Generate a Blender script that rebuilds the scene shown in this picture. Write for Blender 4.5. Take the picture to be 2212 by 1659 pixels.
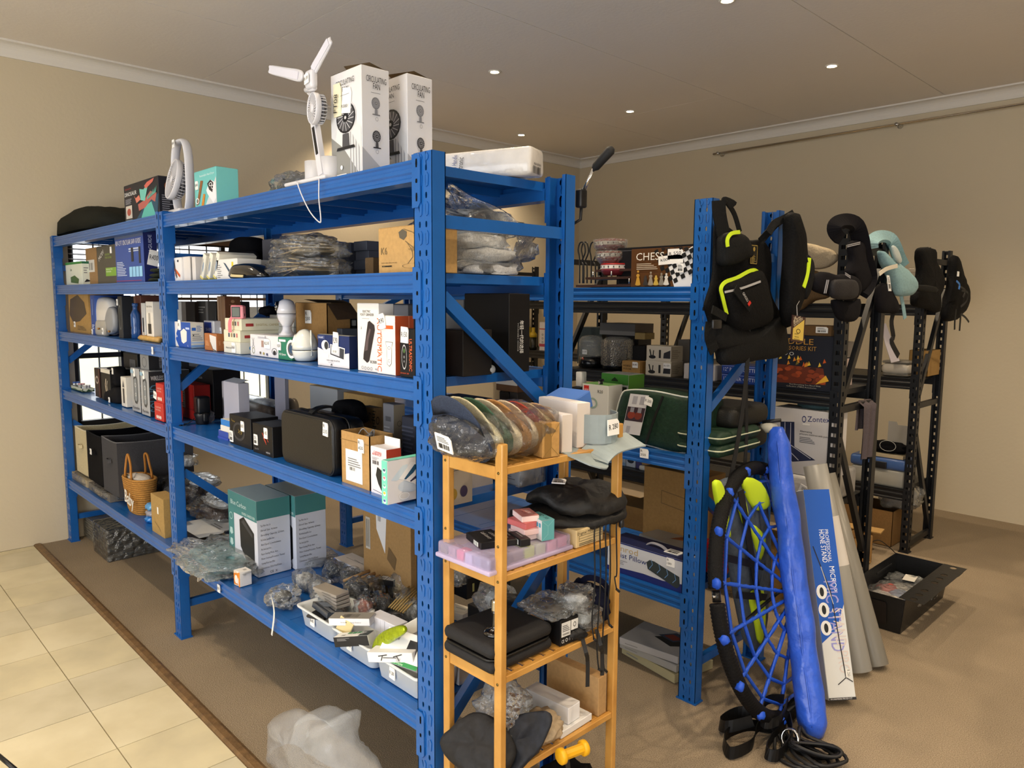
import bpy, bmesh, math, random
from math import sin, cos, pi, radians as R
from mathutils import Vector as V, Matrix, noise
random.seed(7)
D = bpy.data
for o in list(D.objects): D.objects.remove(o)
SC = bpy.context.scene
COL = SC.collection
# ---------- camera ----------
F, YAW, PIT, ROL, CX, CY, CZ = 1601.2451, 0.803, -0.1124, 0.0068, 1.5622, -1.2153, 1.6148
fw = V((-sin(YAW)*cos(PIT), cos(YAW)*cos(PIT), sin(PIT))); rt = V((cos(YAW), sin(YAW), 0)); up = rt.cross(fw)
r2 = rt*cos(ROL)+up*sin(ROL); u2 = -rt*sin(ROL)+up*cos(ROL)
CP = V((CX, CY, CZ))
cam = D.objects.new('camera', D.cameras.new('camera')); COL.objects.link(cam)
m = Matrix((r2, u2, -fw)).transposed().to_4x4(); m.translation = CP
cam.matrix_world = m
cam.data.sensor_width = 36; cam.data.lens = 36*F/2212; cam.data.clip_start = .02; cam.data.clip_end = 200
SC.camera = cam
SC.view_settings.view_transform = 'Standard'; SC.view_settings.look = 'None'
SC.view_settings.gamma = 1; SC.view_settings.use_curve_mapping = False
SC.view_settings.exposure = 0.22
SC.cycles.max_bounces = 10; SC.cycles.transparent_max_bounces = 24; SC.cycles.diffuse_bounces = 4
SC.cycles.caustics_reflective = False; SC.cycles.caustics_refractive = False; SC.cycles.sample_clamp_indirect = 4
W = D.worlds.new('sky'); SC.world = W; W.use_nodes = True
bg = W.node_tree.nodes['Background']; bg.inputs[0].default_value = (0.93, 0.97, 1, 1); bg.inputs[1].default_value = 2.6
def area(name, loc, rot, sx, sy, watt, col, portal=False, spread=180):
    l = D.lights.new(name, 'AREA'); l.shape = 'RECTANGLE'; l.size = sx; l.size_y = sy; l.energy = watt; l.color = col
    l.spread = R(spread); l.cycles.is_portal = portal
    o = D.objects.new(name, l); COL.objects.link(o); o.location = loc; o.rotation_euler = rot; return o
WARM = (1.0, 0.80, 0.56)
# daylight through the glazed shop front behind and to the left of the camera, and through the left window
area('daylight_shopfront', (.6, -4.35, 1.35), (R(-90-10), 0, R(180)), 4.6, 2.3, 165, (0.93, 0.96, 1.0))
area('daylight_side_door', (4.35, -1.2, 1.5), (R(90), 0, R(90)), 3.0, 2.4, 42, (1, 0.97, .93))
area('window_portal', (-4.02, 0.83, 1.38), (0, R(-90), 0), 1.36, 1.44, 10, (1, 1, 1), True)
LAMPS = [(-2.29,2.32),(-2.28,3.81),(-3.53,3.80),(-.63,3.79),(-.56,2.35),(-3.70,2.25),(-.5,.7),(1.0,.7),(1.05,2.35),(1.05,3.8),(-2.3,-1.0),(-.5,-1.0),(1.05,-1.0),(2.6,.7),(2.6,2.35),(-2.3,-2.6),(.3,-2.6),(2.6,-1.0)]
def spot(loc, watt, ang=118, col=WARM, blend=.9, rad=.035):
    l = D.lights.new('downlight_bulb', 'SPOT'); l.energy = watt; l.spot_size = R(ang); l.spot_blend = blend; l.color = col; l.shadow_soft_size = rad
    o = D.objects.new('downlight_bulb', l); COL.objects.link(o); o.location = loc; return o
def pr(p):
    d = V(p)-CP; q = d.dot(fw); return (1106+F*d.dot(r2)/q, 829.5-F*d.dot(u2)/q)
def on(px, py, x=None, y=None, z=None):
    d = r2*((px-1106)/F)+u2*((829.5-py)/F)+fw
    t = (x-CX)/d.x if x is not None else (y-CY)/d.y if y is not None else (z-CZ)/d.z
    return CP+d*t
def _sol(ax, p, n):
    p = V(p); p[ax] = 0; b = n.dot(p-CP); a = n[ax]; return -b/a
def Xc(px, y, z): return _sol(0, (0, y, z), r2-fw*((px-1106)/F))
def Yc(px, x, z): return _sol(1, (x, 0, z), r2-fw*((px-1106)/F))
def Zr(py, x, y): return _sol(2, (x, y, 0), u2-fw*((829.5-py)/F))
MATS = {}
def lin(c):
    if isinstance(c, str):
        c = c.lstrip('#'); c = tuple(int(c[i:i+2], 16)/255 for i in (0, 2, 4))
    return tuple(((v/12.92) if v <= .04045 else ((v+.055)/1.055)**2.4) for v in c[:3])
def mat(col, rough=.5, metal=0, alpha=1, noise_=0, nscale=60, bump=0, bscale=200, coat=0, emit=0, trans=0, kind='', ior=1.45, spec=.5, col2=None):
    key = (col, rough, metal, alpha, noise_, nscale, bump, bscale, coat, emit, trans, kind, spec, col2)
    if key in MATS: return MATS[key]
    m = D.materials.new('m_%s_%d' % (str(col).strip('#'), len(MATS))); m.use_nodes = True
    nt = m.node_tree; b = nt.nodes['Principled BSDF']; L = nt.links.new
    c = lin(col) if isinstance(col, str) else tuple(col)
    b.inputs['Base Color'].default_value = (*c, 1); b.inputs['Roughness'].default_value = rough
    b.inputs['Metallic'].default_value = metal; b.inputs['Alpha'].default_value = alpha
    b.inputs['Coat Weight'].default_value = coat; b.inputs['IOR'].default_value = ior
    b.inputs['Transmission Weight'].default_value = trans; b.inputs['Specular IOR Level'].default_value = spec
    if emit: b.inputs['Emission Color'].default_value = (*c, 1); b.inputs['Emission Strength'].default_value = emit
    if noise_ or bump:
        tc = nt.nodes.new('ShaderNodeTexCoord')
        if noise_:
            n = nt.nodes.new('ShaderNodeTexNoise'); n.inputs['Scale'].default_value = nscale; n.inputs['Detail'].default_value = 4
            L(tc.outputs['Object'], n.inputs['Vector'])
            mx = nt.nodes.new('ShaderNodeMix'); mx.data_type = 'RGBA'
            c2 = lin(col2) if col2 else tuple(v*(1-noise_) for v in c)
            mx.inputs[6].default_value = (*c2, 1); mx.inputs[7].default_value = (*(c if col2 else tuple(min(1, v*(1+noise_*.6)) for v in c)), 1)
            rp = nt.nodes.new('ShaderNodeValToRGB'); rp.color_ramp.elements[0].position = .35; rp.color_ramp.elements[1].position = .65
            L(n.outputs[0], rp.inputs[0]); L(rp.outputs[0], mx.inputs[0]); L(mx.outputs[2], b.inputs['Base Color'])
        if bump:
            n2 = nt.nodes.new('ShaderNodeTexNoise'); n2.inputs['Scale'].default_value = bscale; n2.inputs['Detail'].default_value = 3
            L(tc.outputs['Object'], n2.inputs['Vector'])
            bp = nt.nodes.new('ShaderNodeBump'); bp.inputs['Strength'].default_value = bump; bp.inputs['Distance'].default_value = .01
            L(n2.outputs[0], bp.inputs['Height']); L(bp.outputs[0], b.inputs['Normal'])
    MATS[key] = m; return m
def film(col='#e8eef2', op=.22, rough=.12, bscale=28, st=.6):
    """clear crinkled plastic film: mostly see-through, with sharp glints"""
    key = ('film', col, op, rough, bscale, st)
    if key in MATS: return MATS[key]
    m = D.materials.new('m_film_%d' % len(MATS)); m.use_nodes = True
    nt = m.node_tree; N = nt.nodes.new; L = nt.links.new
    for n in list(nt.nodes): nt.nodes.remove(n)
    out = N('ShaderNodeOutputMaterial'); mix = N('ShaderNodeMixShader'); tr = N('ShaderNodeBsdfTransparent'); pb = N('ShaderNodeBsdfPrincipled')
    gl = N('ShaderNodeBsdfGlossy'); gl.inputs['Roughness'].default_value = rough*.6; gl.inputs['Color'].default_value = (1, 1, 1, 1); m2 = N('ShaderNodeMixShader'); m2.inputs[0].default_value = op*.75
    tr.inputs[0].default_value = (.97, .98, .98, 1)
    pb.inputs['Base Color'].default_value = (*lin(col), 1); pb.inputs['Roughness'].default_value = rough; pb.inputs['Specular IOR Level'].default_value = 1
    tc = N('ShaderNodeTexCoord'); nz = N('ShaderNodeTexVoronoi'); nz.feature = 'DISTANCE_TO_EDGE'; nz.inputs['Scale'].default_value = bscale
    n3 = N('ShaderNodeTexNoise'); n3.inputs['Scale'].default_value = bscale*1.3; n3.inputs['Detail'].default_value = 5
    add = N('ShaderNodeMath'); add.operation = 'ADD'
    bp = N('ShaderNodeBump'); bp.inputs['Strength'].default_value = st; bp.inputs['Distance'].default_value = .03
    L(tc.outputs['Object'], nz.inputs['Vector']); L(tc.outputs['Object'], n3.inputs['Vector'])
    L(nz.outputs['Distance'], add.inputs[0]); L(n3.outputs[0], add.inputs[1]); L(add.outputs[0], bp.inputs['Height']); L(bp.outputs[0], pb.inputs['Normal'])
    fr = N('ShaderNodeFresnel'); fr.inputs[0].default_value = 1.5; L(bp.outputs[0], fr.inputs['Normal'])
    a2 = N('ShaderNodeMath'); a2.operation = 'MULTIPLY_ADD'; a2.inputs[1].default_value = .85; a2.inputs[2].default_value = .02; a2.use_clamp = True
    L(fr.outputs[0], a2.inputs[0]); L(bp.outputs[0], gl.inputs['Normal']); L(a2.outputs[0], mix.inputs[0]); L(tr.outputs[0], m2.inputs[1]); L(pb.outputs[0], m2.inputs[2]); L(m2.outputs[0], mix.inputs[1]); L(gl.outputs[0], mix.inputs[2]); L(mix.outputs[0], out.inputs[0])
    MATS[key] = m; return m
CARD = lambda c='#a98558': mat(c, .85, noise_=.08, nscale=90, bump=.08, bscale=400)
PAP = lambda c: mat(c, .45, noise_=.02, nscale=8, spec=.28)
def cloth(c, r=.85, b=.25, s=600): return mat(c, r, noise_=.18, nscale=300, bump=b, bscale=s, spec=.12)
PLAS = lambda c, r=.35: mat(c, r, noise_=.03, nscale=20)
BLUE = mat('#1559a4', .33, noise_=.05, nscale=14, bump=.04, bscale=60, coat=.25)
BLACKM = mat('#14161a', .42, noise_=.1, nscale=20, bump=.03, bscale=80)
DARK = mat('#08090b', .7, spec=.1)
CHROME = mat('#c9c9c9', .15, metal=1)
WHITE = PAP('#e9e9ea'); INK = mat('#15151a', .6)
class MB:
    def __init__(s, mats=None): s.v = []; s.f = []; s.mi = []; s.mats = mats or []; s.sm = []
    def m(s, mt):
        if mt not in s.mats: s.mats.append(mt)
        return s.mats.index(mt)
    def add(s, vs, fs, mt, smooth=False, M=None):
        b = len(s.v); i = s.m(mt)
        s.v += [tuple(M @ V(v)) if M else tuple(v) for v in vs]
        for f in fs: s.f.append([b+k for k in f]); s.mi.append(i); s.sm.append(smooth)
    def box(s, a, b, mt, M=None):
        x0, y0, z0 = a; x1, y1, z1 = b
        s.add([(x0,y0,z0),(x1,y0,z0),(x1,y1,z0),(x0,y1,z0),(x0,y0,z1),(x1,y0,z1),(x1,y1,z1),(x0,y1,z1)],
              [(0,3,2,1),(4,5,6,7),(0,1,5,4),(1,2,6,5),(2,3,7,6),(3,0,4,7)], mt, False, M)
    def rbox(s, a, b, r, mt, M=None, seg=3, smooth=True):
        """box with rounded edges (rounded in all directions)"""
        bm = bmesh.new(); bmesh.ops.create_cube(bm, size=1)
        sz = [b[i]-a[i] for i in range(3)]; c = [(a[i]+b[i])/2 for i in range(3)]
        for v in bm.verts: v.co = V([v.co[i]*sz[i]+c[i] for i in range(3)])
        r = min(r, min(sz)*.49)
        bmesh.ops.bevel(bm, geom=bm.edges[:], offset=r, segments=seg, profile=.5, affect='EDGES')
        bm.verts.index_update()
        s.add([v.co.copy() for v in bm.verts], [[v.index for v in f.verts] for f in bm.faces], mt, smooth, M); bm.free()
    def poly(s, pts, mt, M=None): s.add(pts, [list(range(len(pts)))], mt, False, M)
    def prism(s, pts, h, mt, M=None, smooth=False):
        """outline in xy extruded along z from 0 to h"""
        n = len(pts)
        vs = [(p[0], p[1], 0) for p in pts]+[(p[0], p[1], h) for p in pts]
        s.add(vs, [list(range(n))[::-1], [n+i for i in range(n)]], mt, False, M)
        s.add(vs, [(i, (i+1) % n, n+(i+1) % n, n+i) for i in range(n)], mt, smooth, M)
    def lathe(s, prof, n, mt, M=None, smooth=True, cap=True):
        vs = []; fs = []
        for r, z in prof:
            for k in range(n): a = 2*pi*k/n; vs.append((r*cos(a), r*sin(a), z))
        for j in range(len(prof)-1):
            for k in range(n):
                k2 = (k+1) % n; fs.append((j*n+k, j*n+k2, (j+1)*n+k2, (j+1)*n+k))
        if cap:
            if prof[0][0] > 1e-5: fs.append(list(range(n))[::-1])
            if prof[-1][0] > 1e-5: fs.append([(len(prof)-1)*n+k for k in range(n)])
        s.add(vs, fs, mt, smooth, M)
    def tube(s, path, r, mt, n=8, closed=False, flat=1.0, lobes=0, twist=0, M=None, smooth=True, upv=None, cap=True):
        """sweep; r number or list; flat squashes along the frame normal; lobes+twist make rope"""
        P = [V(p) for p in path]; k = len(P); vs = []; fs = []
        rr = r if isinstance(r, (list, tuple)) else [r]*k
        T = []
        for i in range(k):
            a = P[(i-1) % k] if (closed or i > 0) else P[i]; b = P[(i+1) % k] if (closed or i < k-1) else P[i]
            t = (b-a); T.append(t.normalized() if t.length > 1e-9 else V((0, 0, 1)))
        N = V(upv) if upv else (V((0, 0, 1)) if abs(T[0].z) < .9 else V((1, 0, 0)))
        L = 0
        for i in range(k):
            if upv: N = V(upv)
            N = (N-T[i]*N.dot(T[i])); N = N.normalized() if N.length > 1e-6 else T[i].orthogonal().normalized()
            B = T[i].cross(N)
            if i: L += (P[i]-P[i-1]).length
            for j in range(n):
                a = 2*pi*j/n; q = rr[i]
                if lobes: q *= 1+.32*cos(lobes*(a-twist*L))
                vs.append(P[i]+N*(sin(a)*q*flat)+B*(cos(a)*q))
        rg = k if closed else k-1
        for i in range(rg):
            i2 = (i+1) % k
            for j in range(n): j2 = (j+1) % n; fs.append((i*n+j, i*n+j2, i2*n+j2, i2*n+j))
        if not closed and cap: fs += [list(range(n))[::-1], [(k-1)*n+j for j in range(n)]]
        s.add(vs, fs, mt, smooth, M)
    def strap(s, path, w, t, mt, nv=(0, 1, 0), M=None, smooth=True, tw=0):
        """flat webbing: width w, thickness t, nv the flat side's direction (vector or list of vectors)"""
        P = [V(p) for p in path]; k = len(P); vs = []; fs = []
        for i in range(k):
            t_ = (P[min(i+1, k-1)]-P[max(i-1, 0)]).normalized()
            n_ = V(nv[i]) if isinstance(nv, list) else V(nv)
            n_ = (n_-t_*n_.dot(t_)); n_ = n_.normalized() if n_.length > 1e-6 else t_.orthogonal().normalized()
            b = t_.cross(n_); wi = (w[i] if isinstance(w, list) else w)/2
            vs += [P[i]+b*wi+n_*t/2, P[i]-b*wi+n_*t/2, P[i]-b*wi-n_*t/2, P[i]+b*wi-n_*t/2]
        for i in range(k-1):
            for j in range(4): j2 = (j+1) % 4; fs.append((i*4+j, i*4+j2, i*4+4+j2, i*4+4+j))
        fs += [(3, 2, 1, 0), [(k-1)*4+j for j in range(4)]]
        s.add(vs, fs, mt, False, M)
    def puff(s, outline, n, thick, mt, rings=5, back=None, wr=0, ws=9, seed=0, M=None, power=.55, c=None):
        """pillow from a closed 3-D outline; n the outward normal; front bulge thick, back bulge"""
        P = [V(p) for p in outline]; n = V(n).normalized(); k = len(P)
        c = V(c) if c else sum(P, V())/k; back = thick*.6 if back is None else back
        vs = list(P); fs = []
        def off(p, d):
            if not wr: return p+n*d
            q = p*ws+V((seed, seed*2, 0)); w_ = noise.noise(q)*.6+abs(noise.noise(q*2.1))*.4
            return p+n*(d+wr*w_)
        for sg, th in ((1, thick), (-1, back)):
            base = 0;
            for r_ in range(1, rings+1):
                t = r_/rings*pi/2; sc = cos(t); d = th*(sin(t)**power)*sg
                if r_ == rings:
                    ci = len(vs); vs.append(off(c, d))
                    for i in range(k):
                        a, b = base+i, base+(i+1) % k
                        fs.append((a, b, ci) if sg > 0 else (b, a, ci))
                else:
                    nb = len(vs)
                    for p in P: vs.append(off(c+(p-c)*sc, d))
                    for i in range(k):
                        a, b = base+i, base+(i+1) % k; a2, b2 = nb+i, nb+(i+1) % k
                        fs.append((a, b, b2, a2) if sg > 0 else (b, a, a2, b2))
                    base = nb
        s.add(vs, fs, mt, True, M)
    def sheet(s, fn, nu, nv, mt, thick=0, smooth=True, M=None):
        vs = [V(fn(i/nu, j/nv)) for j in range(nv+1) for i in range(nu+1)]; w = nu+1
        fs = [(j*w+i, j*w+i+1, (j+1)*w+i+1, (j+1)*w+i) for j in range(nv) for i in range(nu)]
        s.add(vs, fs, mt, smooth, M)
    def blob(s, c, r, mt, nz=.25, sc=3, seed=0, sub=3, e=1.0, floor=None, M=None, ridge=0):
        """lumpy ellipsoid; e<1 makes it boxier; floor flattens its underside"""
        bm = bmesh.new(); bmesh.ops.create_icosphere(bm, subdivisions=sub, radius=1)
        vs = []
        for v in bm.verts:
            p = v.co.copy()
            if e != 1: p = V([math.copysign(abs(q)**e, q) for q in p])
            q = V((p.x*r[0], p.y*r[1], p.z*r[2])); w_ = noise.noise(p*sc+V((seed*3.1, seed, 0)))
            if ridge: w_ += ridge*(.5-abs(noise.noise(p*sc*2.3+V((seed, 5, seed)))))
            q = q*(1+nz*w_)+V(c)
            if floor is not None and q.z < floor: q.z = floor+(q.z-floor)*.03
            vs.append(q)
        bm.verts.index_update(); s.add(vs, [[v.index for v in f.verts] for f in bm.faces], mt, True, M); bm.free()
    def build(s, name, parent=None, label=None, cat=None, group=None, kind=None, loc=None, origin=None):
        me = D.meshes.new(name); vs = s.v
        if origin is not None: o0 = V(origin); vs = [V(v)-o0 for v in vs]
        me.from_pydata([tuple(v) for v in vs], [], s.f)
        for m_ in s.mats: me.materials.append(m_)
        me.polygons.foreach_set('material_index', s.mi); me.polygons.foreach_set('use_smooth', s.sm); me.update()
        o = D.objects.new(name, me); COL.objects.link(o)
        if origin is not None: o.location = origin
        if parent:
            o.parent = parent
            if not s.__dict__.get('local'): o.matrix_parent_inverse = PMI(parent)
        return tag(o, label, cat, group, kind)
def PMI(p):
    return Matrix.LocRotScale(p.location, p.rotation_euler, p.scale).inverted() if not p.parent else (PM(p)).inverted()
def PM(p):
    m = Matrix.LocRotScale(p.location, p.rotation_euler, p.scale)
    return m if not p.parent else PM(p.parent) @ p.matrix_parent_inverse @ m
def tag(o, label=None, cat=None, group=None, kind=None):
    if label: o['label'] = label
    if cat: o['category'] = cat
    if group: o['group'] = group
    if kind: o['kind'] = kind
    return o
def empty(name, loc, label, cat, group=None):
    o = D.objects.new(name, None); COL.objects.link(o); o.location = loc; o.empty_display_size = .05
    return tag(o, label, cat, group)
def copy_tree(o, parent=None):
    c = o.copy(); COL.objects.link(c)
    if parent: c.parent = parent; c.matrix_parent_inverse = o.matrix_parent_inverse.copy()
    for ch in [x for x in D.objects if x.parent == o]: copy_tree(ch, c)
    return c
def cr(pts, n=6, closed=False):
    """Catmull-Rom through points"""
    P = [V(p) for p in pts]; out = []; k = len(P)
    for i in range(k if closed else k-1):
        p1, p2 = P[i], P[(i+1) % k]; p0 = P[i-1] if (i or closed) else p1; p3 = P[(i+2) % k] if (closed or i+2 < k) else p2
        for j in range(n):
            t = j/n; out.append(.5*((2*p1)+(p2-p0)*t+(2*p0-5*p1+4*p2-p3)*t*t+(3*p1-p0-3*p2+p3)*t**3))
    if not closed: out.append(P[-1])
    return out
_TX = {}
def txt_mesh(s, bold=False):
    """flat outline mesh of a text, height of a capital = 1, as (verts, faces, width)"""
    if s in _TX: return _TX[s]
    c = D.curves.new('t', 'FONT'); c.body = s; c.size = 1.4; c.resolution_u = 2 if len(s) < 14 else 1
    o = D.objects.new('t', c); me = D.meshes.new_from_object(o)
    vs = [v.co.copy() for v in me.vertices]; fs = [list(p.vertices) for p in me.polygons]
    if vs:
        x0 = min(v.x for v in vs); x1 = max(v.x for v in vs);
        vs = [V((v.x-x0, v.y, 0)) for v in vs]; w = x1-x0
    else: w = 1
    D.objects.remove(o); D.curves.remove(c); D.meshes.remove(me)
    _TX[s] = (vs, fs, w); return _TX[s]
class Face:
    """a printable face: origin O (lower left), U across, Vv up, in world units; shapes go in fractions 0..1"""
    def __init__(s, O, U, Vv, lift=.0006): s.O = V(O); s.U = V(U); s.V = V(Vv); s.n = s.U.cross(s.V).normalized(); s.k = 0; s.lift = lift
    def p(s, u, v, dz=0): return s.O+s.U*u+s.V*v+s.n*(s.lift+dz)
def draw(mb, fc, items):
    """items: ('r',u0,v0,u1,v1,col) ('e',u,v,ru,rv,col) ('p',[(u,v)..],col) ('t',text,u,v,h,col[,rot,maxw]) ('l',[(u,v)..],w,col)
       ('ring',u,v,ru,rv,w,col) ('bars',u0,v0,u1,v1,n,col) ('lines',u0,v0,u1,v1,n,col)"""
    W_ = fc.U.length; H_ = fc.V.length
    for it in items:
        fc.k += 1; dz = fc.k*.00012; t = it[0]
        col = it[5] if t == 't' else it[-1]
        mt = col if not isinstance(col, str) else mat(col, .5)
        def q(u, v, e=0): return fc.p(u, v, dz+e)
        if t == 'r': _, u0, v0, u1, v1, _c = it; mb.poly([q(u0, v0), q(u1, v0), q(u1, v1), q(u0, v1)], mt)
        elif t == 'e': _, u, v, ru, rv, _c = it; mb.poly([q(u+ru*cos(a*pi/10), v+rv*sin(a*pi/10)) for a in range(20)], mt)
        elif t == 'p': mb.poly([q(*p) for p in it[1]], mt)
        elif t == 'ring':
            _, u, v, ru, rv, w, _c = it; vs = []
            for a in range(24):
                for k in (1, 1-w): vs.append(q(u+ru*k*cos(a*pi/12), v+rv*k*sin(a*pi/12)))
            mb.add(vs, [(2*i, (2*i+2) % 48, (2*i+3) % 48, 2*i+1) for i in range(24)], mt)
        elif t == 'l':
            pts, w = it[1], it[2]
            for i in range(len(pts)-1):
                a = V((pts[i][0]*W_, pts[i][1]*H_)); b = V((pts[i+1][0]*W_, pts[i+1][1]*H_)); d = (b-a)
                if d.length < 1e-7: continue
                n = V((-d.y, d.x)).normalized()*w*W_/2
                mb.poly([q((p.x)/W_, (p.y)/H_) for p in (a-n, b-n, b+n, a+n)], mt)
        elif t == 'bars':
            _, u0, v0, u1, v1, n, _c = it; rnd = random.Random(n); u = u0; st = (u1-u0)/n
            for i in range(n):
                w = st*rnd.choice((.3, .5, .8)); mb.poly([q(u, v0), q(u+w, v0), q(u+w, v1), q(u, v1)], mt); u += st
        elif t == 'lines':
            _, u0, v0, u1, v1, n, _c = it; rnd = random.Random(n*7+3); st = (v1-v0)/n
            for i in range(n):
                e = u1-(u1-u0)*rnd.random()*.45; v = v0+st*i
                mb.poly([q(u0, v), q(e, v), q(e, v+st*.42), q(u0, v+st*.42)], mt)
        elif t == 't':
            tx, u, v, h = it[1:5]; rot = R(it[6]) if len(it) > 6 else 0; mw = it[7] if len(it) > 7 else None
            vs, fs, w = txt_mesh(tx); vert = abs(sin(rot)) > .7; sy = h*(W_ if vert else H_); sx = sy
            if mw: sx = min(sx*1.3, mw*(H_ if vert else W_)/w) if mw > 0 else -mw*(H_ if vert else W_)/w
            Ud = fc.U.normalized(); Vd = fc.V.normalized(); U2 = Ud*cos(rot)+Vd*sin(rot); V2 = -Ud*sin(rot)+Vd*cos(rot)
            o = q(u, v); mb.add([o+U2*(p.x*sx)+V2*(p.y*sy) for p in vs], fs, mt)
def sticker(parent, fc, u, v, w, h, text, rot=0, col='#f4f4f2', name='price_sticker', sub=None):
    """paper price sticker: w,h in metres, stuck at fraction (u,v) of the face; sub = second line"""
    mb = MB(); Ud = fc.U.normalized(); Vd = fc.V.normalized(); r = R(rot); U2 = Ud*cos(r)+Vd*sin(r); V2 = -Ud*sin(r)+Vd*cos(r)
    O = fc.p(u, v, .0035); mt = PAP(col)
    vs = [O+U2*a*w+V2*b*h+fc.n*c for c in (-.0028, 0) for a, b in ((0, 0), (1, 0), (1, .8), (.85, 1), (0, 1))]
    mb.add(vs, [(4, 3, 2, 1, 0), (5, 6, 7, 8, 9)]+[(i, (i+1) % 5, 5+(i+1) % 5, 5+i) for i in range(5)], mt)
    f2 = Face(O, U2*w, V2*h, .0004)
    it = []
    if text:
        L_ = text.split('\n')
        for i, s_ in enumerate(L_): it.append(('t', s_, .1, .62-.42*i if len(L_) > 1 else .35, .27 if len(L_) > 1 else .34, '#16161c', 4, .8))
    if sub == 'bar': it += [('bars', .12, .15, .85, .45, 14, '#222222'), ('lines', .12, .55, .85, .9, 4, '#555555')]
    draw(mb, f2, it)
    return mb.build(name, parent)
# ================= ROOM =================
XW, YB, ZC = -3.985, 5.16, 3.155
def wallmat(c, nm):
    m = D.materials.new(nm); m.use_nodes = True; nt = m.node_tree; b = nt.nodes['Principled BSDF']; L = nt.links.new; N = nt.nodes.new
    tc = N('ShaderNodeTexCoord'); n = N('ShaderNodeTexNoise'); n.inputs['Scale'].default_value = 1.3; n.inputs['Detail'].default_value = 6
    n2 = N('ShaderNodeTexNoise'); n2.inputs['Scale'].default_value = 45; n2.inputs['Detail'].default_value = 6
    mx = N('ShaderNodeMix'); mx.data_type = 'RGBA'; cc = lin(c)
    mx.inputs[6].default_value = (*[v*.93 for v in cc], 1); mx.inputs[7].default_value = (*cc, 1)
    L(tc.outputs['Object'], n.inputs['Vector']); L(tc.outputs['Object'], n2.inputs['Vector']); L(n.outputs[0], mx.inputs[0]); L(mx.outputs[2], b.inputs['Base Color'])
    bp = N('ShaderNodeBump'); bp.inputs['Strength'].default_value = .25; bp.inputs['Distance'].default_value = .004; L(n2.outputs[0], bp.inputs['Height']); L(bp.outputs[0], b.inputs['Normal'])
    b.inputs['Roughness'].default_value = .8; return m
WALLM = wallmat('#d2c5aa', 'm_wall_paint'); CEILM = wallmat('#f0e8de', 'm_ceiling_paint'); CORM = wallmat('#e6e1d8', 'm_cornice')
XR, YF = 4.6, -4.6
WY0, WY1, WZ0, WZ1 = .10, 1.56, .72, 2.06
mb = MB()
mb.box((XW-.2, YF, 0), (XW, WY0, ZC), WALLM); mb.box((XW-.2, WY1, 0), (XW, YB, ZC), WALLM)
mb.box((XW-.2, WY0, 0), (XW, WY1, WZ0), WALLM); mb.box((XW-.2, WY0, WZ1), (XW, WY1, ZC), WALLM)
mb.build('wall_left', kind='structure')
mb = MB(); mb.box((XW-.2, YB, 0), (XR, YB+.2, ZC), WALLM); mb.build('wall_back', kind='structure')
mb = MB(); mb.box((XR, YF, 0), (XR+.2, YB+.2, ZC), WALLM); mb.build('wall_right', kind='structure')
mb = MB(); mb.box((XW-.2, YF-.2, 0), (XR+.2, YF, ZC), WALLM); mb.build('wall_front', kind='structure')
xs = [XW, -2.72, -1.52, -.33, .86, 2.05, 3.24, XR]
ys = [[YF, -2.9, .99, YB], [YF, -2.9, .985, 3.93, YB], [YF, -2.2, 1.3, YB], [YF, -1.2, 2.46, YB], [YF, -2.9, .99, YB], [YF, -2.2, 2.4, YB], [YF, .99, YB], [YF, .9, YB]]
ceil = MB(); ceil.box((XW-.2, YF-.2, ZC+.012), (XR+.2, YB+.2, ZC+.1), mat('#3a332c', .9)); ceil = ceil.build('ceiling', kind='structure')
for i in range(len(xs)-1):
    yy = ys[i]
    for j in range(len(yy)-1):
        p = MB(); g = .0045; p.box((xs[i]+g*(i > 0), yy[j]+g*.5, ZC), (xs[i+1]-g*.3, yy[j+1]-g*.5, ZC+.012), CEILM); p.build('ceiling_board', ceil)
prof = [(0, 0), (.088, 0), (.088, -.012), (.074, -.014)]+[(.074-.058*sin(a*pi/12), -.014-.058*(1-cos(a*pi/12))) for a in range(1, 7)]+[(.012, -.088), (0, -.088)]
def cove(name, A, B, n):
    A, B, n = V(A), V(B), V(n); k = len(prof); mb = MB()
    vs = [P+n*p[0]+V((0, 0, p[1])) for P in (A, B) for p in prof]
    mb.add(vs, [(i, (i+1) % k, k+(i+1) % k, k+i) for i in range(k)], CORM); return mb.build(name, kind='structure')
cove('trim_1', (XW, YF, ZC), (XW, YB, ZC), (1, 0, 0)); cove('trim_2', (XW, YB, ZC), (XR, YB, ZC), (0, -1, 0))
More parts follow.
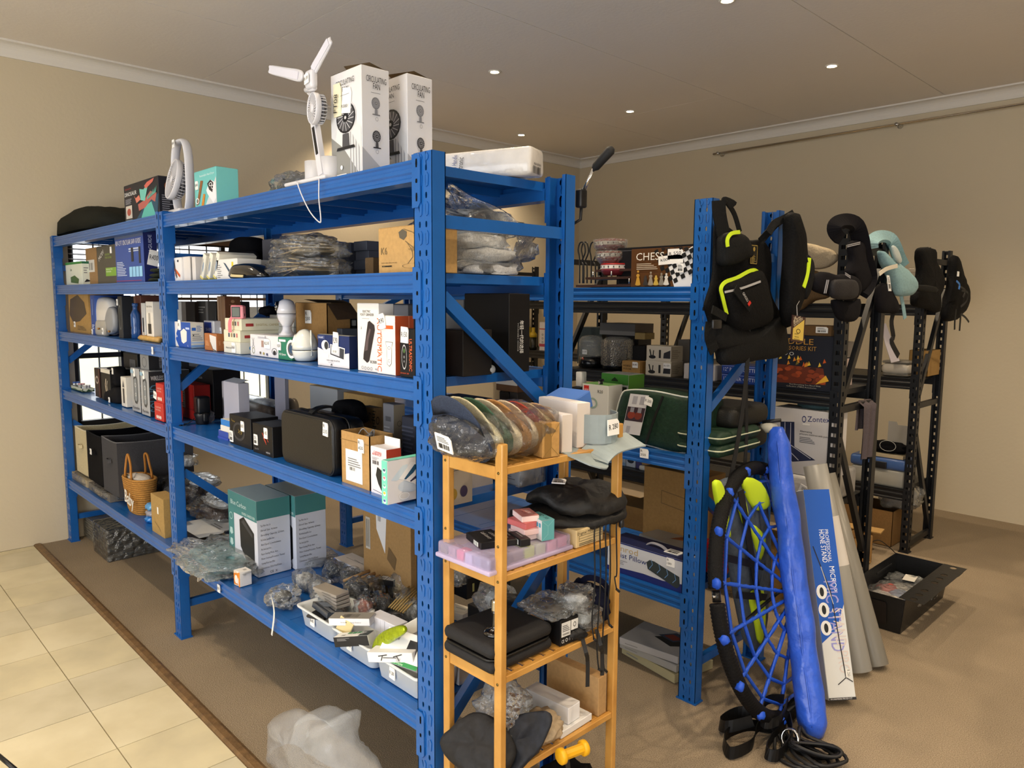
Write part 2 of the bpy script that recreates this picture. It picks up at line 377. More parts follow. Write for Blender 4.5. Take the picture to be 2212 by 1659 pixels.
def carpet():
    m = D.materials.new('m_carpet'); m.use_nodes = True; nt = m.node_tree; b = nt.nodes['Principled BSDF']; L = nt.links.new; N = nt.nodes.new
    tc = N('ShaderNodeTexCoord'); n = N('ShaderNodeTexNoise'); n.inputs['Scale'].default_value = 260; n.inputs['Detail'].default_value = 4
    n2 = N('ShaderNodeTexNoise'); n2.inputs['Scale'].default_value = 2.2; n2.inputs['Detail'].default_value = 5
    r = N('ShaderNodeValToRGB'); r.color_ramp.elements[0].color = (*lin('#7d6f5c'), 1); r.color_ramp.elements[1].color = (*lin('#b3a28a'), 1)
    r.color_ramp.elements[0].position = .3; r.color_ramp.elements[1].position = .7
    mx = N('ShaderNodeMix'); mx.data_type = 'RGBA'; mx.blend_type = 'MULTIPLY'; mx.inputs[0].default_value = .35
    L(tc.outputs['Object'], n.inputs['Vector']); L(tc.outputs['Object'], n2.inputs['Vector']); L(n.outputs[0], r.inputs[0])
    L(r.outputs[0], mx.inputs[6]); L(n2.outputs[0], mx.inputs[7]); L(mx.outputs[2], b.inputs['Base Color'])
    bp = N('ShaderNodeBump'); bp.inputs['Strength'].default_value = .8; bp.inputs['Distance'].default_value = .004; L(n.outputs[0], bp.inputs['Height']); L(bp.outputs[0], b.inputs['Normal'])
    b.inputs['Roughness'].default_value = .95; b.inputs['Specular IOR Level'].default_value = .1; return m
fl = MB(); fl.box((XW-.2, -.155, -.1), (XR+.2, YB+.2, 0), carpet()); fl.box((XW-.2, YF-.2, -.1), (XR+.2, -.155, -.006), mat('#8f8468', .9)); fl = fl.build('floor', kind='structure')
TILEM = [mat(c, .33, noise_=.06, nscale=5, bump=.05, bscale=12, col2=c2) for c, c2 in (('#d8cdaa', '#c8be9e'), ('#dcd2b2', '#cfc4a2'), ('#d2c9ad', '#c3ba9c'))]
rows = [(-.49, -.198)]+[(-.49-.335*(k+1), -.49-.335*k) for k in range(6)]
tmesh = {}
rnd = random.Random(3)
for ri, (ya, yb) in enumerate(rows):
    for c in range(14):
        xa = -3.885+.335*c-.02
        if ri == 0 and c == 13: pass
        x0 = max(XW, xa-.335) ; x1 = xa
        p = MB(); g = .002; ch = .002
        z = -.0005*rnd.random()
        p.box((x0+g, ya+g, -.01), (x1-g, yb-g, -.0012+z), TILEM[(c*5+ri*3) % 3])
        p.build('tile', fl)
ws = MB(); ws.prism([(-.198, -.006), (-.198, .004), (-.188, .009), (-.165, .009), (-.152, .002), (-.152, -.006)], 5.2, mat('#6f5536', .5, noise_=.3, nscale=30, bump=.2, bscale=80), M=Matrix.Translation((XW, 0, 0)) @ Matrix(((0, 0, 1, 0), (1, 0, 0, 0), (0, 1, 0, 0), (0, 0, 0, 1))))
ws.build('trim_3', kind='structure')
FRM = mat('#17161a', .4)
w = MB(); w.box((XW-.17, WY0, WZ0), (XW-.12, WY0+.05, WZ1), FRM); w.box((XW-.17, WY1-.05, WZ0), (XW-.12, WY1, WZ1), FRM)
w.box((XW-.17, WY0, WZ0), (XW-.12, WY1, WZ0+.05), FRM); w.box((XW-.17, WY0, WZ1-.05), (XW-.12, WY1, WZ1), FRM)
w = w.build('window_1', kind='structure')
for y in (.44, .81, 1.18):
    b = MB(); b.box((XW-.165, y-.016, WZ0+.05), (XW-.125, y+.016, WZ1-.05), FRM); b.build('mullion', w)
b = MB(); b.box((XW-.165, WY0+.05, 1.20), (XW-.125, WY1-.05, 1.235), FRM); b.build('transom', w)
g = MB(); g.box((XW-.15, WY0+.05, WZ0+.05), (XW-.146, WY1-.05, WZ1-.05), mat('#f2f8f8', .02, alpha=.08)); g.build('pane', w)
b = MB(); b.box((XW-.12, WY0-.02, WZ0-.03), (XW+.03, WY1+.02, WZ0), WALLM); b.build('window_sill', w)
for k in range(11):
    b = MB(); b.tube([(XW-.19, WY0+.07+k*.13, WZ0-.02), (XW-.19, WY0+.07+k*.13, WZ1+.02)], .006, mat('#3b3f45', .5), 6); b.build('burglar_bar', w)
o = MB(); o.box((-8.4, -3, -.5), (-8.2, 6, 1.02), mat('#e9dcb6', .9, noise_=.06, nscale=4)); o.box((-8.4, -3, 1.35), (-8.2, 6, 1.5), mat('#4b4338', .8)); o.build('boundary_wall', label='pale cream yard wall seen outside through the left window', cat='wall')
BL = mat('#5f4630', .5)
vb = empty('venetian_blind', (XW-.04, .83, 2.02), 'dark wooden venetian blind drawn halfway down the left window', 'blind')
h = MB(); h.box((XW-.075, WY0+.01, 2.005), (XW-.025, WY1-.01, 2.045), BL); h.build('headrail', vb)
h = MB(); h.box((XW-.07, WY0+.015, 1.60), (XW-.03, WY1-.015, 1.62), BL); h.build('bottom_rail', vb)
sl = MB(); M_ = Matrix.Rotation(R(12), 4, 'Y'); sl.box((-.022, WY0+.015, -.0015), (.022, WY1-.015, .0015), BL, M_); sl.v = [tuple(V(p)) for p in sl.v]
me0 = None
for k in range(11):
    z = 1.665+k*.0335
    if me0 is None: s0 = sl.build('slat', vb); me0 = s0; s0.location = (XW-.05, 0, z)
    else: s1 = me0.copy(); COL.objects.link(s1); s1.location = (XW-.05, 0, z)
for y in (.3, .83, 1.35):
    h = MB(); h.tube([(XW-.05, y, 1.62), (XW-.05, y, 2.01)], .0022, BL, 5); h.build('ladder_cord', vb)
rd = empty('curtain_rod', (-.66, 5.05, 3.0), 'long thin chrome curtain rod high on the back wall', 'curtain rod')
h = MB(); h.tube([(-2.27, 5.08, 2.985), (3.2, 5.08, 3.03)], .0095, mat('#d8cdbb', .22, metal=1), 10); h.build('rod', rd)
for x in (-2.22, -.66, .95, 2.5):
    h = MB(); h.lathe([(.0, 0), (.022, 0), (.022, .006), (.009, .012), (.009, .07), (.014, .075), (.014, .095), (0, .095)], 12, CHROME, Matrix.Translation((x, YB, 2.985+.011*(x+2.27)/1.4)) @ Matrix.Rotation(R(90), 4, 'X')); h.build('bracket', rd)
EM = mat((1, .83, .55), .5, emit=38)
for i, (x, y) in enumerate(LAMPS):
    vis = i < 5
    spot((x, y, ZC-.012), 84)
    if i > 6: continue
    lab = ['recessed warm downlight in the ceiling above the blue shelving', 'recessed warm downlight beyond the front row, near the middle of the ceiling', 'recessed warm downlight in the ceiling nearest the far corner', 'recessed warm downlight in the ceiling, right of the others', 'recessed warm downlight cut by the upper edge of the photo', 'recessed warm downlight close to the left wall', 'recessed warm downlight over the near blue upright'][i]
    d = empty('downlight', (x, y, ZC), lab, 'ceiling light', 'recessed ceiling downlights')
    h = MB(); h.lathe([(.03, -.001), (.043, -.001), (.043, -.005), (.036, -.008), (.029, -.006), (.029, .0)], 20, mat('#efe9dc', .4), Matrix.Translation((x, y, ZC)), cap=False); h.build('rim', d)
    h = MB(); h.lathe([(.0, -.004), (.022, -.004), (.028, -.001), (.028, 0)], 16, EM, Matrix.Translation((x, y, ZC))); h.build('bulb', d)
# ================= RACKS =================
def sub_hole(mb, x0, z0, x1, z1, hole, mt, th):
    """rectangular cell of plate in xz plane (y=0 front, y=th back) with an 8-point hole"""
    rc = [(x0, z0), ((x0+x1)/2, z0), (x1, z0), (x1, (z0+z1)/2), (x1, z1), ((x0+x1)/2, z1), (x0, z1), (x0, (z0+z1)/2)]
    vs = [(x, 0, z) for x, z in rc]+[(x, 0, z) for x, z in hole]+[(x, th, z) for x, z in hole]
    fs = []
    for i in range(8):
        j = (i+1) % 8; fs.append((i, j, 8+j, 8+i)); fs.append((8+i, 8+j, 16+j, 16+i))
    mb.add(vs, fs, mt)
def oval(cx, cz, rx, rz, sl=0):
    return [(cx+rx*a+sl*b*rz, cz+rz*b) for a, b in ((-.7, -.85), (0, -1), (.7, -.85), (1, 0), (.7, .85), (0, 1), (-.7, .85), (-1, 0))]
def post_mesh(H, mt, w=.08, d=.045, style='tear'):
    mb = MB(); pit = .075 if style == 'tear' else .05; n = int(H/pit)+1; th = .003
    for k in range(n):
        z0 = k*pit; z1 = min(z0+pit, H)
        if z1-z0 < pit*.5:
            mb.box((-w, 0, z0), (0, th, z1), mt); continue
        for s_ in (0, 1):
            xa = -w+s_*w/2; xb = xa+w/2; xm = (xa+xb)/2+(.006 if s_ == 0 else -.006)
            if style == 'tear':
                zc = z0+(z1-z0)*.34
                sub_hole(mb, xa, z0, xb, zc, oval(xm, (z0+zc)/2, .0045, .0085), mt, th)
                sub_hole(mb, xa, zc, xb, z1, oval(xm, (zc+z1)/2, .0028, .017, -.35 if s_ == 0 else -.05), mt, th)
                lx = xm+(.006 if s_ == 0 else .005)
                mb.prism([(lx-.003, zc+.008), (lx+.005, zc+.012), (lx+.007, z1-.012), (lx+.001, z1-.004), (lx-.004, z1-.008)], .0022, mt, Matrix(((1, 0, 0, 0), (0, 0, -1, 0), (0, 1, 0, 0), (0, 0, 0, 1))))
            else:
                sub_hole(mb, xa, z0, xb, z1, [(xm+.006*a, (z0+z1)/2+.0095*b) for a, b in ((-1, -1), (0, -1), (1, -1), (1, 0), (1, 1), (0, 1), (-1, 1), (-1, 0))], mt, th)
    for x in (-w, -th):
        if style == 'tear' or x == -w: mb.box((x, 0, 0), (x+th, d, H), mt)
        else:
            for k in range(n):   # perforated side flange
                z0 = k*pit; z1 = min(z0+pit, H)
                if z1-z0 < .01: continue
                mb.box((x, 0, z0), (x+th, d*.33, z1), mt); mb.box((x, d*.67, z0), (x+th, d, z1), mt); mb.box((x, d*.3, z0), (x+th, d*.7, z0+(z1-z0)*.3), mt); mb.box((x, d*.3, z0+(z1-z0)*.72), (x+th, d*.7, z1), mt)
    mb.box((-w, d-.003, 0), (-w+.014, d, H), mt); mb.box((-.014, d-.003, 0), (0, d, H), mt)
    return mb
def beam_prof(hb, dp=.05):
    g = .004
    return [(0, 0), (0, -hb*.10), (g, -hb*.18), (g, -hb*.32), (0, -hb*.42), (0, -hb*.56), (g, -hb*.64), (g, -hb*.78), (0, -hb*.86), (0, -hb), (dp, -hb), (dp, -.02), (dp-.018, -.02), (dp-.018, 0)]
def beam_mb(x0, x1, y, z, hb, mt, dirn=1):
    """beam along x; dirn=1 front beam (face towards -y), -1 rear beam (mirrored)"""
    mb = MB(); P = beam_prof(hb); k = len(P); vs = [(x, y+dirn*p[0], z+p[1]) for x in (x0, x1) for p in P]
    fs = [(i, (i+1) % k, k+(i+1) % k, k+i) for i in range(k)]+[list(range(k))[::-1], [k+i for i in range(k)]]
    mb.add(vs, fs, mt); return mb
def connector_mb(x, y, z, side, mt, front=True, hb=.057):
    """hooked plate welded on the beam end, lying on the post web; side=+1 plate reaches to larger x"""
    mb = MB(); s = 1 if front else -1; w = .036
    pts = [(0, .012), (w-.01, .012), (w, .002), (w, -.115), (w-.01, -.127), (0, -.127)]
    xx = [(x+side*p[0], z+p[1]) for p in pts]; n = len(xx)
    vs = [(a, y-s*.0045, b) for a, b in xx]+[(a, y-s*.0005, b) for a, b in xx]
    mb.add(vs, [list(range(n)), [n+i for i in range(n)][::-1]]+[(i, (i+1) % n, n+(i+1) % n, n+i) for i in range(n)], mt)
    mb.box((x-.002 if side > 0 else x-.001, min(y, y+s*.05), z-.127), (x+.001 if side > 0 else x+.002, max(y, y+s*.05), z+.012), mt)
    cc = x+side*.021
    for dz, rx, rz in ((-.012, .004, .013), (-.058, .0045, .0065), (-.1, .004, .013)):
        vs = [(cc+a*rx, y-s*.005, z+dz+b*rz) for a, b in ((-.7, -.85), (.7, -.85), (1, 0), (.7, .85), (-.7, .85), (-1, 0))]
        mb.add(vs, [list(range(6))], DARK)
    return mb
def brace_mb(A, B, mt, w=.035, d=.022, lip=True):
    """pressed-channel brace lying in the plane x=const, from A to B (x,y,z)"""
    A, B = V(A), V(B); t = (B-A).normalized(); X = V((1, 0, 0)); n = X.cross(t).normalized(); mb = MB()
    for (a0, a1, b0, b1) in ((-w/2, w/2, 0, .002), (-w/2, -w/2+.002, -d, 0), (w/2-.002, w/2, -d, 0)):
        vs = [P+n*u+X*v for P in (A, B) for u, v in ((a0, b0), (a1, b0), (a1, b1), (a0, b1))]
        mb.add(vs, [(0, 1, 2, 3), (7, 6, 5, 4), (0, 4, 5, 1), (1, 5, 6, 2), (2, 6, 7, 3), (3, 7, 4, 0)], mt)
    return mb
def shelf_panels(root, x0, x1, y0, y1, z, mt, n, ribs=True):
    w = (x1-x0)/n; first = None
    for k in range(n):
        if first is None:
            mb = MB(); g = .0015
            mb.box((g, y0, -.0025), (w-g, y1, -.0005), mt)
            mb.box((g, y0, -.028), (g+.002, y1, -.0025), mt); mb.box((w-g-.002, y0, -.028), (w-g, y1, -.0025), mt)
            if ribs: mb.box((w*.4, y0, -.026), (w*.6, y1, -.0025), mt)
            mb.box((g, y0, -.02), (w-g, y0+.0015, -.0025), mt); mb.box((g, y1-.0015, -.02), (w-g, y1, -.0025), mt)
            first = mb.build('shelf_panel', root); first.matrix_parent_inverse = Matrix()
            o = first
        else: o = first.copy(); COL.objects.link(o)
        o.location = (x0+k*w-root.location.x, -root.location.y, z-root.location.z)
def rack(name, label, group, X, Y, Dp, L, nb, H, levels, hb, mt, style='tear', pw=.08, pd=.045, npan=9, braces=(), bends=None, feet=True, posts=None, lowleft=None):
    """X: outer right face of the right end post; bays extend to smaller x. levels: list per bay of beam-top heights"""
    root = empty(name, (X, Y, 0), label, 'shelving unit', group)
    pm = post_mesh(H, mt, pw, pd, style); first = None; fl_ = None
    for i in range(nb+1):
        for s in (0, 1):
            if posts and (i, s) not in posts: continue
            if lowleft and i == nb:
                if fl_ is None: fl_ = post_mesh(lowleft, mt, pw, pd, style).build('upright_post', root); fl_.matrix_parent_inverse = Matrix(); o = fl_
                else: o = fl_.copy(); COL.objects.link(o)
            elif first is None:
                o = pm.build('upright_post', root); o.matrix_parent_inverse = Matrix(); first = o
            else: o = first.copy(); COL.objects.link(o)
            o.location = (-i*L, 0, 0) if s == 0 else (-i*L-pw, Dp, 0); o.rotation_euler = (0, 0, 0 if s == 0 else pi)
            b = MB(); b.box((X-i*L-pw-.006, Y-.006 if s == 0 else Y+Dp-pd-.004, 0), (X-i*L+.006, Y+pd+.004 if s == 0 else Y+Dp+.006, .006), mt); b.build('foot_plate', root)
        for (y0_, z0_, y1_, z1_) in (((bends or braces) if i else braces) if not (lowleft and i == nb) else [(.045, 1.45, .53, 1.66), (.045, .165, .53, .165), (.045, .5, .53, .84)]):
            brace_mb((X-i*L-.012, Y+y0_, z0_), (X-i*L-.012, Y+y1_, z1_), mt).build('brace', root)
    for bi in range(nb):
        xr = X-bi*L-pw; xl = X-(bi+1)*L
        for z in levels[bi]:
            for s in (0, 1):
                y = Y-.001 if s == 0 else Y+Dp+.001
                b = beam_mb(xl+.001, xr-.001, y, z, hb, mt, 1 if s == 0 else -1).build('beam', root)
                connector_mb(xr-.001, y, z, 1, mt, s == 0, hb).build('beam_connector', b)
                connector_mb(xl+.001, y, z, -1, mt, s == 0, hb).build('beam_connector', b)
            shelf_panels(root, xl+.01, xr-.01, Y+.032, Y+Dp-.032, z, mt, npan, False)
    return root
LV = [1.985, 1.690, 1.395, 1.028, .427]
LA = [LV, [1.99, 1.690, 1.397, 1.020, .430]]
BR = [(.045, 1.822, .515, 1.822), (.045, 1.625, .52, 1.245), (.52, .82, .045, .38), (.045, .16, .52, .16)]
rackA = rack('blue_shelving', 'long blue steel shelving unit packed with goods, nearest the camera', None, 0, 0, .56, 1.945, 2, 2.0, LA, .057, BLUE, braces=BR, bends=[(.045, 1.80, .52, 1.80), (.045, 1.20, .52, 1.58), (.045, .805, .52, .41), (.045, .165, .52, .165)])
BRB = [(.045, 1.80, .52, 1.80), (.045, 1.195, .53, 1.50), (.045, .84, .53, .5), (.045, .165, .53, .165)]
rackB = rack('blue_shelving', 'second blue steel shelving unit, behind the first, black vest pack hung on its corner', None, .05, 1.28, .57, 2.62, 1, 2.0, [[1.672, 1.005, .432]], .057, BLUE, braces=BRB, npan=12, lowleft=1.70)
BC = [(.05, 1.87, .45, 1.87), (.05, 1.095, .45, 1.095), (.05, 1.12, .45, 1.78), (.05, .96, .45, .30), (.05, .1, .45, .1)]
rackC = rack('black_shelving', 'black slotted steel shelving unit behind the blue ones, griddle kit on it', None, .12, 2.37, .50, 1.84, 1, 1.96, [[1.61, 1.18, .60]], .07, BLACKM, 'slot', .05, .05, npan=8, braces=BC)
rackD = rack('black_shelving', 'black slotted steel shelving unit standing farthest back, by the back wall', None, .0, 3.865, .49, 1.91, 2, 1.96, [[1.605, 1.137, .41]]*2, .07, BLACKM, 'slot', .05, .05, npan=8, braces=[(.05, 1.88, .45, 1.88), (.05, .96, .45, .96), (.05, 1.0, .45, 1.7), (.05, .8, .45, .08), (.05, .05, .45, .05)])
# ================= BUILDERS FOR GOODS =================
class Ob: pass
def carton(name, label, x0, x1, y0, y1, z0, z1, col, f=(), s=(), t=(), rot=0, cat='box', group=None, tape=False, cf=None, cs=None, ct=None, tilt=None, open_=False, flaps=True, edge=.0015, piv=None):
    """printed carton; front faces -y, side faces +x; rot (degrees) turns it about its near bottom corner (x1,y0)"""
    base = col if not isinstance(col, str) else PAP(col)
    Wd, Dd, Hd = x1-x0, y1-y0, z1-z0; mb = MB([base]); e = edge
    M = Matrix.Translation((x1, y0, z0)) @ Matrix.Rotation(R(rot), 4, 'Z') @ Matrix.Translation((-x1, -y0, -z0))
    if tilt:
        pv = V(tilt[2]) if len(tilt) > 2 else V(((x0+x1)/2, (y0+y1)/2, z0))
        M = M @ Matrix.Translation(pv) @ Matrix.Rotation(R(tilt[1]), 4, tilt[0]) @ Matrix.Translation(-pv)
    if open_:
        th = .003
        mb.box((x0, y0, z0), (x1, y1, z0+th), base); mb.box((x0, y0, z0), (x1, y0+th, z1), base); mb.box((x0, y1-th, z0), (x1, y1, z1), base)
        mb.box((x0, y0, z0), (x0+th, y1, z1), base); mb.box((x1-th, y0, z0), (x1, y1, z1), base)
    else: mb.rbox((x0, y0, z0), (x1, y1, z1), e, base, seg=1, smooth=False)
    mb.v = [tuple(M @ V(v)) for v in mb.v]
    o = mb.build(name, None, label, cat, group)
    r3 = M.to_3x3(); F_ = Face(M @ V((x0, y0, z0)), r3 @ V((Wd, 0, 0)), r3 @ V((0, 0, Hd))); S_ = Face(M @ V((x1, y0, z0)), r3 @ V((0, Dd, 0)), r3 @ V((0, 0, Hd)))
    T_ = Face(M @ V((x0, y0, z1)), r3 @ V((Wd, 0, 0)), r3 @ V((0, Dd, 0)))
    pb = MB()
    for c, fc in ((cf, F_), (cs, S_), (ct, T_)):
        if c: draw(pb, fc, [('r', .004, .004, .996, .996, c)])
    if f: draw(pb, F_, f)
    if s: draw(pb, S_, s)
    if t: draw(pb, T_, t)
    if pb.v: pb.build('printed_design', o)
    if flaps and not open_ and min(Wd, Dd, Hd) > .018:
        fm = MB(); tk = .0008; a = .5*Dd if Dd < Wd else .98*Dd
        fb = ct if ct and not isinstance(ct, str) else (PAP(ct) if ct else base)
        fm.box((x0+.002, y0+.001, z1+.0002), (x1-.002, y0+a-.001, z1+.0002+tk), fb)
        fm.v = [tuple(M @ V(v)) for v in fm.v]; fm.build('top_flap', o)
    if tape:
        tm = MB(); tm.box((x0+Wd*.2, y0+Dd*.44, z1+.001), (x1-Wd*.0, y0+Dd*.56, z1+.0016), film('#d8c9a0', .45, .15, 60, .2)); tm.v = [tuple(M @ V(v)) for v in tm.v]; tm.build('packing_tape', o)
    q = Ob(); q.o = o; q.F = F_; q.S = S_; q.T = T_; q.z1 = z1; q.b = (x0, x1, y0, y1, z0, z1); q.M = M
    return q
def K(name, label, lev, yf, xl, xr, pt, dep, col, f=(), s=(), t=(), **k):
    """carton whose front lies on the plane y=yf: xl,xr pixel columns of its front's upper corners, pt pixel row of the upper right one"""
    x1 = Xc(xr, yf, lev+.1)
    for _ in range(3): z1 = Zr(pt, x1, yf); x1 = Xc(xr, yf, z1)
    x0 = Xc(xl, yf, z1)
    y1 = yf+dep if dep < 3 else Yc(dep, x1, z1)
    return carton(name, label, x0, x1, yf, y1, lev, z1, col, f, s, t, **k)
def KP(name, label, lev, px, py, w, d, h, rot, col, f=(), s=(), t=(), **k):
    """carton by its near bottom corner seen at pixel (px,py) on the surface z=lev, size in metres and turn in degrees"""
    p = on(px, py, z=lev)
    return carton(name, label, p.x-w, p.x, p.y, p.y+d, lev, lev+h, col, f, s, t, rot=rot, **k)
def stick(q, face, u, v, w, h, text, rot=0, **k): return sticker(q.o, getattr(q, face), u, v, w, h, text, rot, **k)
def lines(u0=.1, v0=.1, u1=.8, v1=.4, n=4, c='#5a5a60'): return ('lines', u0, v0, u1, v1, n, c)
def fbag(name, label, c, r, seed=0, e=.8, inner=None, op=.2, cat='bag', group=None, nz=.35, rot=0, sub=4, floor=None, fcol='#e8eef2', rough=.12, bs=26, sc=2.6, iname='contents', fr=1.0):
    """lumpy clear plastic bag lying on its floor; inner = [(kind, args)...] drawn by callback"""
    c = V(c); fl_ = c.z-r[2]*.8 if floor is None else floor
    M = Matrix.Translation(c) @ Matrix.Rotation(R(rot), 4, 'Z') @ Matrix.Translation(-c)
    mb = MB(); mb.blob(c, r, film(fcol, op, rough, bs), nz, sc, seed, sub, e, fl_, ridge=.55); mb.v = [tuple(M @ V(v)) for v in mb.v]
    o = mb.build(name, None, label, cat, group)
    if inner:
        im = MB(); inner(im, c, r); im.v = [tuple(M @ V(v)) for v in im.v]
        im.v = [(v[0], v[1], max(v[2], fl_+.001)) for v in im.v]; im.build(iname, o)
    return o
def in_blob(col, k=.78, seed=1, nz=.3, e=.8, mt=None, sc=3):
    return lambda mb, c, r: mb.blob(c, [q*k for q in r], mt or cloth(col), nz, sc, seed, 3, e)
def in_boxes(cols, k=.7):
    def fn(mb, c, r):
        rnd = random.Random(len(cols)*5+int(r[0]*1000)); n = len(cols)
        for i, cc in enumerate(cols):
            z = c.z-r[2]*k+2*r[2]*k*i/n; h = 2*r[2]*k/n*.9; a = rnd.uniform(-.08, .08)
            M = Matrix.Translation(c) @ Matrix.Rotation(a, 4, 'Z') @ Matrix.Translation(-c)
            mb.box((c.x-r[0]*k, c.y-r[1]*k, z), (c.x+r[0]*k, c.y+r[1]*k, z+h), PAP(cc), M)
    return fn
def rivet(mb, p, n, r, mt): mb.lathe([(r, 0), (r*.8, r*.4), (0, r*.5)], 10, mt, Matrix.Translation(p) @ V((0, 0, 1)).rotation_difference(V(n)).to_matrix().to_4x4())
def fanhead(mb, c, nrm, r, d, mt, nsp=28, hub=.25, ring=True, dark=None):
    """round grille: rim, spokes, hub, drum behind; nrm = facing direction"""
    q = V((0, 0, 1)).rotation_difference(V(nrm).normalized()).to_matrix().to_4x4(); M = Matrix.Translation(c) @ q
    mb.lathe([(r*.93, 0), (r*.97, .004), (r, 0), (r, -d*.35), (r*.93, -d*.4), (r*.93, 0)], 40, mt, M, cap=False)
    mb.lathe([(0, .006), (r*hub*.8, .006), (r*hub, .001), (r*hub, -.004)], 20, mt, M)
    for k in range(nsp):
        a = 2*pi*k/nsp; a2 = a+.28; pts = [(r*hub*cos(a), r*hub*sin(a), 0), (r*.6*cos(a+.12), r*.6*sin(a+.12), .002), (r*.95*cos(a2), r*.95*sin(a2), 0)]
        mb.strap(pts, .0022, .004, mt, (0, 0, 1), M)
    for rr in (.6,): mb.tube([(r*rr*cos(a*pi/12), r*rr*sin(a*pi/12), -.001) for a in range(24)], .0013, mt, 4, True, M=M)
    for k in range(nsp):
        a = 2*pi*k/nsp
        mb.tube([(r*.93*cos(a), r*.93*sin(a), -d*.35), (r*.93*cos(a), r*.93*sin(a), -d*.8), (r*.6*cos(a), r*.6*sin(a), -d)], .0016, mt, 4, M=M)
    mb.lathe([(r*.6, -d), (r*.62, -d*.98), (0, -d*1.02)], 20, mt, M)
    mb.lathe([(r*.9, -d*.62), (0, -d*.6)], 24, dark or mt, M)  # back plate; the dark material has the shade between spokes in its colour
    mb.lathe([(0, -d*.3), (r*.3, -d*.32), (r*.3, -d*.9), (0, -d*.9)], 14, dark or mt, M)
    for k in range(5):
        a = 2*pi*k/5; mb.poly([(0, 0, -d*.45), (r*.85*cos(a), r*.85*sin(a), -d*.6), (r*.85*cos(a+.7), r*.85*sin(a+.7), -d*.35)], dark or mt, M)
A1Z, A2Z, A3Z, A4Z, A5Z = [z+.0005 for z in (1.9855, 1.690, 1.3955, 1.0235, .4285)]
# ================= TOP OF THE FRONT RACK =================
WP = mat('#d2d2d8', .35, coat=.2); WP2 = mat('#c6c7cc', .4)
def fanpic(u, v, s, c1='#4a4a4e', c2='#1c1c1f', rim='#d8d8da', asp=1.0):
    sx, sy = s, s*asp
    return [('e', u, v, sx, sy, rim), ('e', u, v, sx*.93, sy*.93, c2), ('e', u, v, sx*.8, sy*.8, c1)]+[('l', [(u+sx*.28*cos(a*.45), v+sy*.28*sin(a*.45)), (u+sx*.8*cos(a*.45+.3), v+sy*.8*sin(a*.45+.3))], sx*.05, '#b9b9bb') for a in range(14)]+[('e', u, v, sx*.26, sy*.26, c2), ('e', u, v, sx*.1, sy*.1, '#c9c9c9'),
            ('p', [(u-sx*.28, v-sy*.95), (u+sx*.28, v-sy*.95), (u+sx*.33, v-sy*1.75), (u-sx*.33, v-sy*1.75)], c1), ('p', [(u-sx*.8, v-sy*1.72), (u+sx*.8, v-sy*1.72), (u+sx*.9, v-sy*1.9), (u-sx*.9, v-sy*1.9)], c2)]
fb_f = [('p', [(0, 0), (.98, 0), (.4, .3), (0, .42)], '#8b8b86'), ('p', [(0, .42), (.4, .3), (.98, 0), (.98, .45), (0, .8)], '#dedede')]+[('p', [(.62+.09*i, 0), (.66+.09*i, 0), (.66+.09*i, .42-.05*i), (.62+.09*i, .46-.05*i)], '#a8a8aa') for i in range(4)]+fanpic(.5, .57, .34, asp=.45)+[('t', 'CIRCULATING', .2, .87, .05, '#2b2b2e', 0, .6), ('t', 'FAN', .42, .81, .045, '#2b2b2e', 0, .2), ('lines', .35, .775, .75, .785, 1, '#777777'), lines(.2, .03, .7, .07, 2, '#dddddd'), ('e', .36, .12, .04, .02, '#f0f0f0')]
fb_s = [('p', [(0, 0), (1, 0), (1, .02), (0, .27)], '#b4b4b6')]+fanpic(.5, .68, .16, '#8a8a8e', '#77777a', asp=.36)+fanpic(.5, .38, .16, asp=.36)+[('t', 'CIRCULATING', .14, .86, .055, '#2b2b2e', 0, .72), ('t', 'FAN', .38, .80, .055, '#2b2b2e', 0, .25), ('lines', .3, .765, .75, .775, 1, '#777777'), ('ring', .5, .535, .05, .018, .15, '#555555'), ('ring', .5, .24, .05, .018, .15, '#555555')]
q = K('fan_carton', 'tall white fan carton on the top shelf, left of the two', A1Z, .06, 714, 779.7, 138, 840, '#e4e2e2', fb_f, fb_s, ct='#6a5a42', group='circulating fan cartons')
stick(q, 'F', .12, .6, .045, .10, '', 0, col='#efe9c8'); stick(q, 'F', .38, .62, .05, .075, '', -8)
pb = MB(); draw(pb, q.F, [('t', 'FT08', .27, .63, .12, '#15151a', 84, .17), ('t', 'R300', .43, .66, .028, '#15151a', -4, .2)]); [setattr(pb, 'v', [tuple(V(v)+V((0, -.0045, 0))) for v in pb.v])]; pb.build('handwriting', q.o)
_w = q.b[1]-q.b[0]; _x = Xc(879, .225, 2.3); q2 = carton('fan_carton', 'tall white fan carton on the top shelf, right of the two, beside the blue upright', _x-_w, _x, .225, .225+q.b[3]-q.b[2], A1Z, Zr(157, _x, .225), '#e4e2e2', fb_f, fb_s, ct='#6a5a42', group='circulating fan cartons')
for q_, x in ((q, 0), (q2, 0)):
    fm = MB(); x0, x1, y0, y1, z0, z1 = q_.b
    fm.poly([(x0+.01, y1-.01, z1+.001), (x1-.005, y1-.01, z1+.001), (x1-.03, y0+.05, z1+.022), (x0+.03, y0+.03, z1+.03)], CARD('#6f5a3c')); fm.poly([(x1-.005, y1-.01, z1+.0005), (x0+.01, y1-.01, z1+.0005), (x0+.03, y0+.03, z1+.029), (x1-.03, y0+.05, z1+.021)], CARD('#6f5a3c')); fm.build('raised_flap', q_.o)
